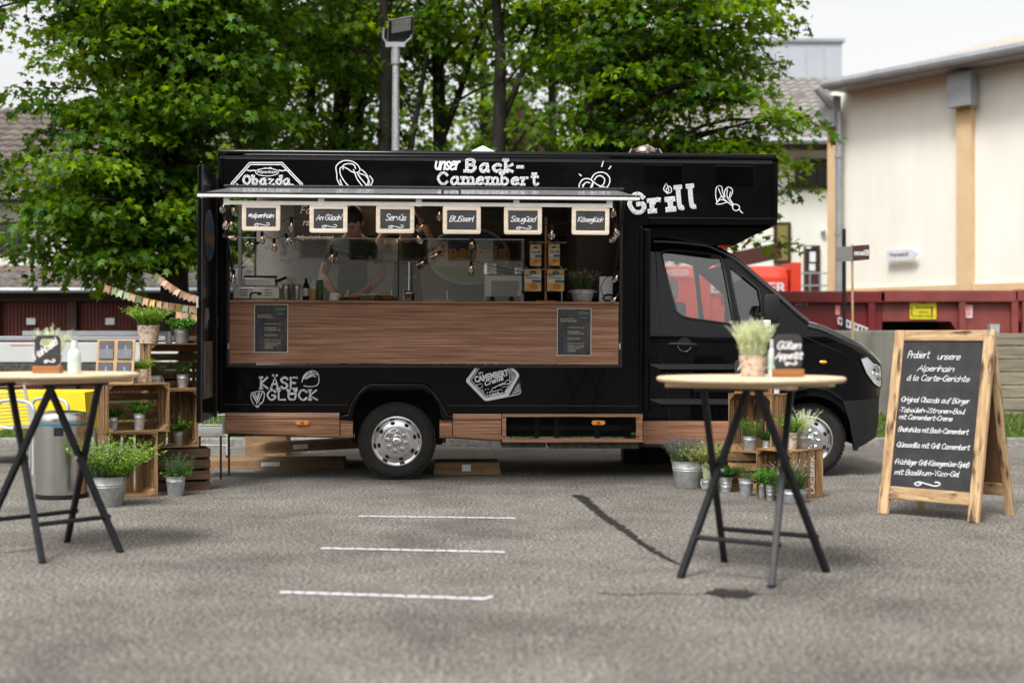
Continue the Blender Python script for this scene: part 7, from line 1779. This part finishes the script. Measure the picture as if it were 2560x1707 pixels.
MB().box2((-.15, 0, 0), (.15, .014, .36)).build('board', M_palewood2 if False else woodmat('stand_wood', (.40, .23, .10), (.56, .36, .18), 'z', 3, .6, 10, .05), ls)
M_broch = mat('brochure_print', (.045, .045, .06), (.075, .075, .095), rough=.3, scale=5)
for i in range(2):
    for j in range(2):
        x = -.075 + .145 * i; z = .025 + .175 * j
        b_ = MB().box2((x - .055, -.012, z), (x + .055, -.001, z + .145)).build('brochure', M_broch, ls)
        print_text('lettering', 'ALPENHAIN\nGENUSS', x + .012, z + .02, .085, .03, -.0128, M_white, b_, M=Matrix.Translation((x + .03, 0, z + .02)) @ Matrix.Rotation(R(-90), 4, 'Y') @ Matrix.Translation((-x - .012, 0, -z - .02)))
        MB().box2((x - .058, -.016, z - .002), (x + .058, -.0135, z + .075)).build('clear_pocket', glassmat('pocket_plastic', (.88, .88, .92), 2.5), ls)
MB().box2((-.02, .012, 0), (.02, .10, .012)).build('prop', M_stick, ls)

# ---------------------------------------------------------------- waste bin
b = gnd(134, 1250); bn = thing('waste_bin', 'round stainless steel waste bin with blue bag rim beside the left crates', 'bin', (b.x, b.y + .2, 0))
MB().lathe([(.195, .0), (.200, .004), (.200, .035)], 40, cap=False).build('base_ring', M_plastic, bn, smooth=True)
M_bin = mat('bin_steel', (.60, .59, .57), rough=.24, metal=1.0)
MB().lathe([(.197, .036), (.199, .06), (.199, .575)], 48).build('body', M_bin, bn, smooth=True)
MB().lathe([(.2015, .576), (.2015, .592)], 40).build('bag_rim', mat('blue_bag', (.01, .16, .28), rough=.4), bn, smooth=True)
MB().lathe([(.202, .593), (.203, .60), (.203, .655), (.190, .675), (.10, .69), (.0004, .692)], 48).build('lid', M_bin, bn, smooth=True, angle=50)
a0 = R(-78); MB().add([((.2025) * math.cos(a0 + k * .09 - .2), (.2025) * math.sin(a0 + k * .09 - .2), z) for z in (.50, .565) for k in range(5)], [(k, k + 1, k + 6, k + 5) for k in range(4)]).build('grip_slot', M_plastic, bn)

# ---------------------------------------------------------------- pavement sign
S0 = Vector((2.655, 10.27, 0)); ang = math.atan2(-.49, .494); WS = .752
af = thing('pavement_sign', 'large wooden framed folding chalkboard with handwritten menu standing on the right', 'chalkboard', S0, ang)
th_ = math.atan(.25 / 1.32); LS = 1.345
PF = Matrix.Rotation(-th_, 4, 'X'); MP = mw(af) @ PF
M_frame = woodmat('scorched_frame_wood', (.30, .17, .075), (.58, .41, .235), 'z', 3.5, .6, 9, .08, burn=((.075, .035, .014), .535))
M_frameh = woodmat('scorched_rail_wood', (.30, .17, .075), (.58, .41, .235), 'x', 3.5, .6, 9, .08, burn=((.075, .035, .014), .535))
def fboard(nm, lo, hi, m, M, par=None):
    c = [(lo[i] + hi[i]) / 2 for i in range(3)]; o = MB().box((0, 0, 0), [hi[i] - lo[i] for i in range(3)], None, .006).build(nm, m, par or af); o.matrix_local = M @ Matrix.Translation(c); return o
fw = .078
fboard('stile', (-.01, -.018, 0), (fw - .01, .018, LS), M_frame, PF); fboard('stile', (WS - fw + .01, -.018, 0), (WS + .01, .018, LS), M_frame, PF)
fboard('top_rail', (fw - .01, -.017, LS - fw), (WS - fw + .01, .017, LS), M_frameh, PF); fboard('bottom_rail', (fw - .01, -.017, .115), (WS - fw + .01, .017, .205), M_frameh, PF)
bo = fboard('board', (fw - .02, -.006, .195), (WS - fw + .02, .006, LS - fw + .01), M_slate, PF)
PB = Matrix.Translation((0, .55, 0)) @ Matrix.Rotation(th_ + R(2.2), 4, 'X'); 
fboard('rear_stile', (0, -.016, 0), (fw - .02, .016, LS - .01), M_frame, PB); fboard('rear_stile', (WS - fw + .02, -.016, 0), (WS, .016, LS - .01), M_frame, PB)
fboard('rear_rail', (fw - .02, -.015, .15), (WS - fw + .02, .015, .24), M_frameh, PB); fboard('rear_rail', (fw - .02, -.015, LS - fw - .01), (WS - fw + .02, .015, LS - .012), M_frameh, PB)
fboard('rear_board', (fw - .03, -.004, .23), (WS - fw + .03, .004, LS - fw), mat('brown_hardboard', (.12, .055, .025), (.16, .075, .035), rough=.7, scale=5), PB)
def z8(x, y): return plane_hit(MP, 1980 + x / 2.703, 760 + y / 2.703, -.009)
for i, (s, xa, ya, xb, yb, cap) in enumerate((('Probiert', 780, 362, 925, 364, 62), ('unsere', 980, 373, 1132, 375, 58), ('Alpenhain', 845, 450, 1087, 456, 52), ('á la Carte-Gerichte', 775, 513, 1195, 525, 50), ('.Original Obazda auf Bürger', 732, 656, 1195, 674, 46), ('.Taboüleh-Zitronen-Boul', 722, 727, 1165, 742, 42), ('mit Camembert-Creme', 722, 774, 1080, 790, 42),
        ('.Shakshüka mit Back-Camembert', 712, 858, 1190, 880, 44), ('.Qüesadilla mit Grill Camembert', 702, 962, 1198, 986, 46), ('.Früchtiger Grill-Käsegemüse-Spieß', 692, 1078, 1196, 1102, 46), ('mit Basilikum-Yüzo-Gel', 692, 1148, 1125, 1166, 46))):
    A, B = z8(xa, ya), z8(xb, yb); H_ = (z8(xa, ya - cap)[1] - A[1]) * .72
    script_text('lettering', s, A[0], A[1], math.hypot(B[0] - A[0], B[1] - A[1]), H_, 0, .0046, M_chalk, af, slant=.28, rot=math.atan2(B[1] - A[1], B[0] - A[0]), seed=i + 40, gap=1.0, T=PF @ Matrix.Translation((0, -.0075, 0)))
A, B = z8(828, 1214), z8(1000, 1214); mb_s = MB(); ribbon(mb_s, swirl(A[0], A[1], B[0] - A[0], .03), .008, 0, PF @ Matrix.Translation((0, -.0075, 0))); mb_s.build('flourish', M_chalk, af)
for z in (1.2,): MB().tube([(WS + .004, .02, 1.29), (WS + .004, .30, 1.285)], .004, 5).build('hinge_strap', M_alu, af)

# ---------------------------------------------------------------- under and behind the truck
M_cardb = mat('corrugated_cardboard', (.20, .115, .055), (.30, .18, .09), rough=.85, scale=6, bump=.1, stretch=(1, 1, 5))
def carton(label, px0, px1, py_b, h, depth, rot, tilt=0.0, z=0.0, tape=True):
    A = gnd(px0, py_b); B = gnd(px1, py_b); w = B.x - A.x
    t = thing('cardboard_box', label, 'box', (A.x, A.y, z + .001), 0, 'flattened cardboard under the truck', rot=(0, R(tilt), R(rot)))
    MB().box2((0, 0, 0), (w, depth, h * .48)).build('panel', M_cardb, t); MB().box2((.01, .01, h * .5), (w - .012, depth - .01, h)).build('flap', M_cardb, t)
    if tape: MB().box2((w * .42, -.002, h * .3), (w * .55, -.0005, h * .85)).build('label', M_paper, t)
    return t
carton('long flattened carton lying under the rear of the truck', 502, 858, 1172, .075, .55, 3)
carton('second flattened carton with a white label leaning on the long carton', 612, 900, 1160, .085, .5, 2, tilt=-3.0, z=.095)
carton('pile of opened cartons under the truck behind the rear wheel', 1085, 1252, 1187, .11, .45, 4, z=0)
tc_ = gnd(625, 1150); o = thing('cardboard_box', 'upright brown carton standing under the rear overhang', 'box', (tc_.x - .15, tc_.y + .55, 0), 0, 'flattened cardboard under the truck'); MB().box2((0, 0, 0), (.44, .3, .40)).build('carton', M_cardb, o)
b = gnd(1570, 1165); o = thing('plastic_crate', 'black plastic crate with a red carton on it under the cab step', 'crate', (b.x - .02, b.y + .35, 0))
MB().box2((0, 0, 0), (.48, .34, .23), bev=.01).build('crate', M_plastic, o); MB().box2((.03, .03, .231), (.26, .26, .27)).build('carton', mat('red_carton', (.50, .03, .02), (.62, .5, .45), rough=.5, scale=9), o)
# folding step behind the truck
b = gnd(518, 1160); stp_ = thing('aluminium_step', 'ribbed aluminium step behind the rear bumper', 'step', (at(476, 0, 12.9).x, 12.75, 0))
zs_ = at(0, 1075, 12.8).z
for k in range(8): slat('tread_rib', (.16, .04 + k * .055, zs_), (.33, .05, .02), M_alu, stp_)
MB().box2((0, .0, zs_ - .05), (.33, .02, zs_ - .012)).build('front_edge', M_alu, stp_)
for x in (.03, .30):
    for y in (.03, .40): MB().tube([(x, y, 0), (x, y, zs_ - .012)], .010, 8).build('leg', M_plastic, stp_)
# trolley with castors
tr_ = thing('wire_trolley', 'silver wire trolley standing behind the truck step', 'trolley', (at(478, 0, 14.2).x, 14.2, 0))
wr = MB()
for k in range(9): wr.tube([(k * .045, 0, .2), (k * .045, 0, 1.0)], .003, 4); wr.tube([(0, 0, .2 + k * .1), (.36, 0, .2 + k * .1)], .003, 4)
stuff(wr.build('wire_basket', M_alu, tr_))
for x in (0, .36):
    MB().tube([(x, 0, .1), (x, 0, 1.02)], .010, 8).build('upright', M_alu, tr_)
    MB().tube([(x - .01, 0, .05), (x + .01, 0, .05)], .05, 16).build('castor', M_rubber, tr_)
MB().box2((.03, -.012, .62), (.33, -.006, .78)).build('red_plate', mat('maroon_plate', (.16, .01, .012), rough=.5), tr_)
print_text('lettering', 'ALPEN\nHAIN', .06, .65, .24, .10, -.0135, M_white, tr_, off=.01)
for x0, y0 in ((.3, 14.9),): pass

# ---------------------------------------------------------------- left background: yellow table, chair, trailer, bunting
ty = thing('clothed_table', 'table under a bright yellow cloth behind the waste bin', 'table', (at(70, 0, 14.2).x, 14.2, 0))
M_yc = mat('yellow_cloth', (.78, .56, .008), (.84, .63, .012), rough=.8, scale=3)
for x in (-.6, .5):
    for y in (.1, .6): MB().tube([(x, y, 0), (x, y, .70)], .02, 8).build('leg', M_alu, ty)
MB().box2((-.7, .0, .70), (.55, .75, .72)).build('table_top', M_palewood, ty)
ct = MB(); nseg = 60; A = []; B = []
for k in range(nseg + 1):
    f = k / nseg * 4; s = int(min(3, f)); u = f - s; cs_ = [(-.72, -.02), (.57, -.02), (.57, .77), (-.72, .77), (-.72, -.02)]
    p = Vector(cs_[s]).lerp(Vector(cs_[s + 1]), u); w = .018 * math.sin(k * 1.7) ; c = Vector((-.07, .37)); d = (p - c).normalized()
    A.append((p.x, p.y, .726)); B.append((p.x + d.x * (.03 + w), p.y + d.y * (.03 + w), .36 + .01 * math.sin(k)))
ct.strip(A, B); ct.add([(-.72, -.02, .726), (.57, -.02, .726), (.57, .77, .726), (-.72, .77, .726)], [(0, 1, 2, 3)]); ct.build('cloth', M_yc, ty, smooth=True, angle=60)
ch = thing('metal_armchair', 'white tubular metal armchair beside the yellow table', 'chair', (at(35, 0, 13.3).x, 13.3, 0), R(-20))
M_tube = mat('pale_tube', (.55, .57, .58), rough=.35, metal=.4)
for y in (0, .5):
    MB().tube(smooth_poly([(.22, y, 0), (.22, y, .45), (.22, y, .62), (.1, y, .68), (-.15, y, .67), (-.2, y, .55), (-.16, y, .44), (.0, y, .42)], 4), .016, 8).build('arm_frame', M_tube, ch)
    MB().tube([(-.22, y, 0), (-.2, y, .45), (-.3, y, .85)], .014, 8).build('rear_leg', M_tube, ch)
ms = MB()
for k in range(14): ms.tube([(-.2 + k * .032, 0, .43), (-.2 + k * .032, .5, .43)], .004, 4)
for k in range(12): ms.tube([(-.21 - k * .008, 0, .47 + k * .033), (-.21 - k * .008, .5, .47 + k * .033)], .004, 4)
stuff(ms.build('seat_wires', M_tube, ch))
tl = thing('flatbed_trailer', 'pale grey flatbed trailer with a silver rail parked before the garages', 'trailer', (at(-120, 0, 18.6).x, 18.6, .0), R(-1.5))
Lx = at(448, 0, 18.6).x - at(-120, 0, 18.6).x
M_tp = mat('pale_trailer_board', (.46, .48, .47), (.55, .57, .56), rough=.5, scale=2)
MB().box2((0, 0, .95), (Lx, .04, 1.21), bev=.008).build('side_board', M_tp, tl)
MB().box2((0, .0, 1.23), (Lx * .98, 1.5, 1.29), bev=.01).build('rail', M_sheet, tl); MB().box2((.0, -.01, .84), (Lx, 1.5, .94)).build('chassis', M_chassis, tl)
MB().prism([(Lx * .30, 1.30), (Lx * .9, 1.30), (Lx * .82, 1.36), (Lx * .30, 1.36)], .1, 1.4).build('ramp', M_sheet, tl)
for x in (Lx * .35, Lx * .55):
    MB().lathe([(.10, 0), (.26, .0), (.30, .03), (.30, .17), (.26, .2), (.1, .2)], 28, Matrix.Translation((x, .1, .30)) @ Matrix.Rotation(R(-90), 4, 'X')).build('wheel', M_rubber, tl, smooth=True)
MB().tube([(Lx, .7, .88), (Lx + .9, .7, .70)], .03, 8).build('drawbar', M_chassis, tl); MB().tube([(Lx + .8, .7, 0), (Lx + .8, .7, .72)], .025, 8).build('jockey_leg', M_alu, tl)
MB().box2((Lx * .26, -.004, 1.165), (Lx * .36, -.001, 1.178)).build('red_marking', mat('faded_red', (.50, .12, .09), rough=.6), tl)
FC = [mat('flag_%d' % k, c, tuple(min(1, q * 1.25) for q in c), rough=.8, scale=40) for k, c in enumerate(((.42, .22, .14), (.46, .35, .10), (.22, .30, .15), (.42, .27, .19), (.46, .29, .18), (.27, .34, .21)))]
def bunting(label, pts, Y, nf, fl, seed):
    t = thing('bunting', label, 'bunting', at(*pts[0], Y), 0, 'bunting between the maple and the truck'); o0 = at(*pts[0], Y); r = random.Random(seed)
    P = smooth_poly([tuple(at(x, y, Y) - o0) for x, y in pts], 10); MB().tube(P, .004, 5).build('cord', M_stick, t)
    L = [0]
    for a, b in zip(P, P[1:]): L.append(L[-1] + (Vector(b) - Vector(a)).length)
    for k in range(nf):
        s = (k + .5) / nf * L[-1]; i = max(j for j in range(len(L)) if L[j] <= s); i = min(i, len(P) - 2); f = (s - L[i]) / max(1e-6, L[i + 1] - L[i]); c = Vector(P[i]).lerp(Vector(P[i + 1]), f)
        d = (Vector(P[i + 1]) - Vector(P[i])); a = math.atan2(d.z, d.x) * .6; w = fl * .42; h = fl * 1.15
        M = Matrix.Translation(c) @ Matrix.Rotation(-a + r.uniform(-.12, .12), 4, 'Y') @ Matrix.Rotation(r.uniform(-.5, .5), 4, 'Z') @ Matrix.Rotation(r.uniform(-.25, .25), 4, 'X')
        MB().add([(-w, 0, 0), (w, 0, 0), (w * 1.05, 0, -h), (0, 0, -h * .74), (-w * 1.05, 0, -h)], [(0, 1, 2, 3), (0, 3, 4)], M).build('pennant', FC[r.randrange(6)], t)
bunting('upper bunting string slanting from the branch down to the truck', [(390, 682), (430, 712), (462, 731), (500, 742)], 17.2, 10, .082, 1)
bunting('middle bunting string crossing below the maple', [(262, 712), (330, 735), (390, 752), (450, 762), (505, 768)], 17.4, 15, .085, 2)
bunting('lowest short bunting string beside the rear door', [(440, 778), (470, 784), (505, 790)], 17.0, 4, .085, 3)

# ---------------------------------------------------------------- behind the photographer: what the dark paint and glass mirror
hm_ = thing('mirrored_house', 'low house with brown roof mirrored in the counter glass', 'house', (-11.5, -24, 0), R(180))
MB().prism([(-6, 0), (6, 0), (6, 2.2), (0, 4.6), (-6, 2.2)], 0, 7).build('wall', M_brownwood, hm_)
MB().add([(-6.6, -.6, 2.0), (0, -.6, 4.75), (0, 7.5, 4.75), (-6.6, 7.5, 2.0), (6.6, -.6, 2.0), (6.6, 7.5, 2.0)], [(0, 1, 2, 3), (1, 4, 5, 2)]).build('roof', M_roofbrown, hm_)
hb_ = thing('mirrored_hall', 'tall cream hall mirrored in the truck windows', 'building', (0, -42, 0))
MB().box2((-45, -8, 0), (45, 0, 6.6)).build('wall', M_cream, hb_); MB().box2((-46, -9, 6.6), (46, .8, 7.2)).build('roof', M_roofbrown, hb_)
for k in range(8):
    maple(('first', 'second', 'third', 'fourth', 'fifth', 'sixth', 'seventh', 'last')[k] + ' unseen tree of the row added to darken the black paint reflections', -30 + k * 8.6, -54 - (k % 2) * 3, 20, .4, [(0, 0, 12, 6, 4, 8), (0, 0, 18, 4, 4, 4)], 70, 46, 70 + k, leaf=1.1, young=.05, rcl=1.8, group='unseen trees added to darken the paint')  # row added out of view as a dark backdrop for the reflections
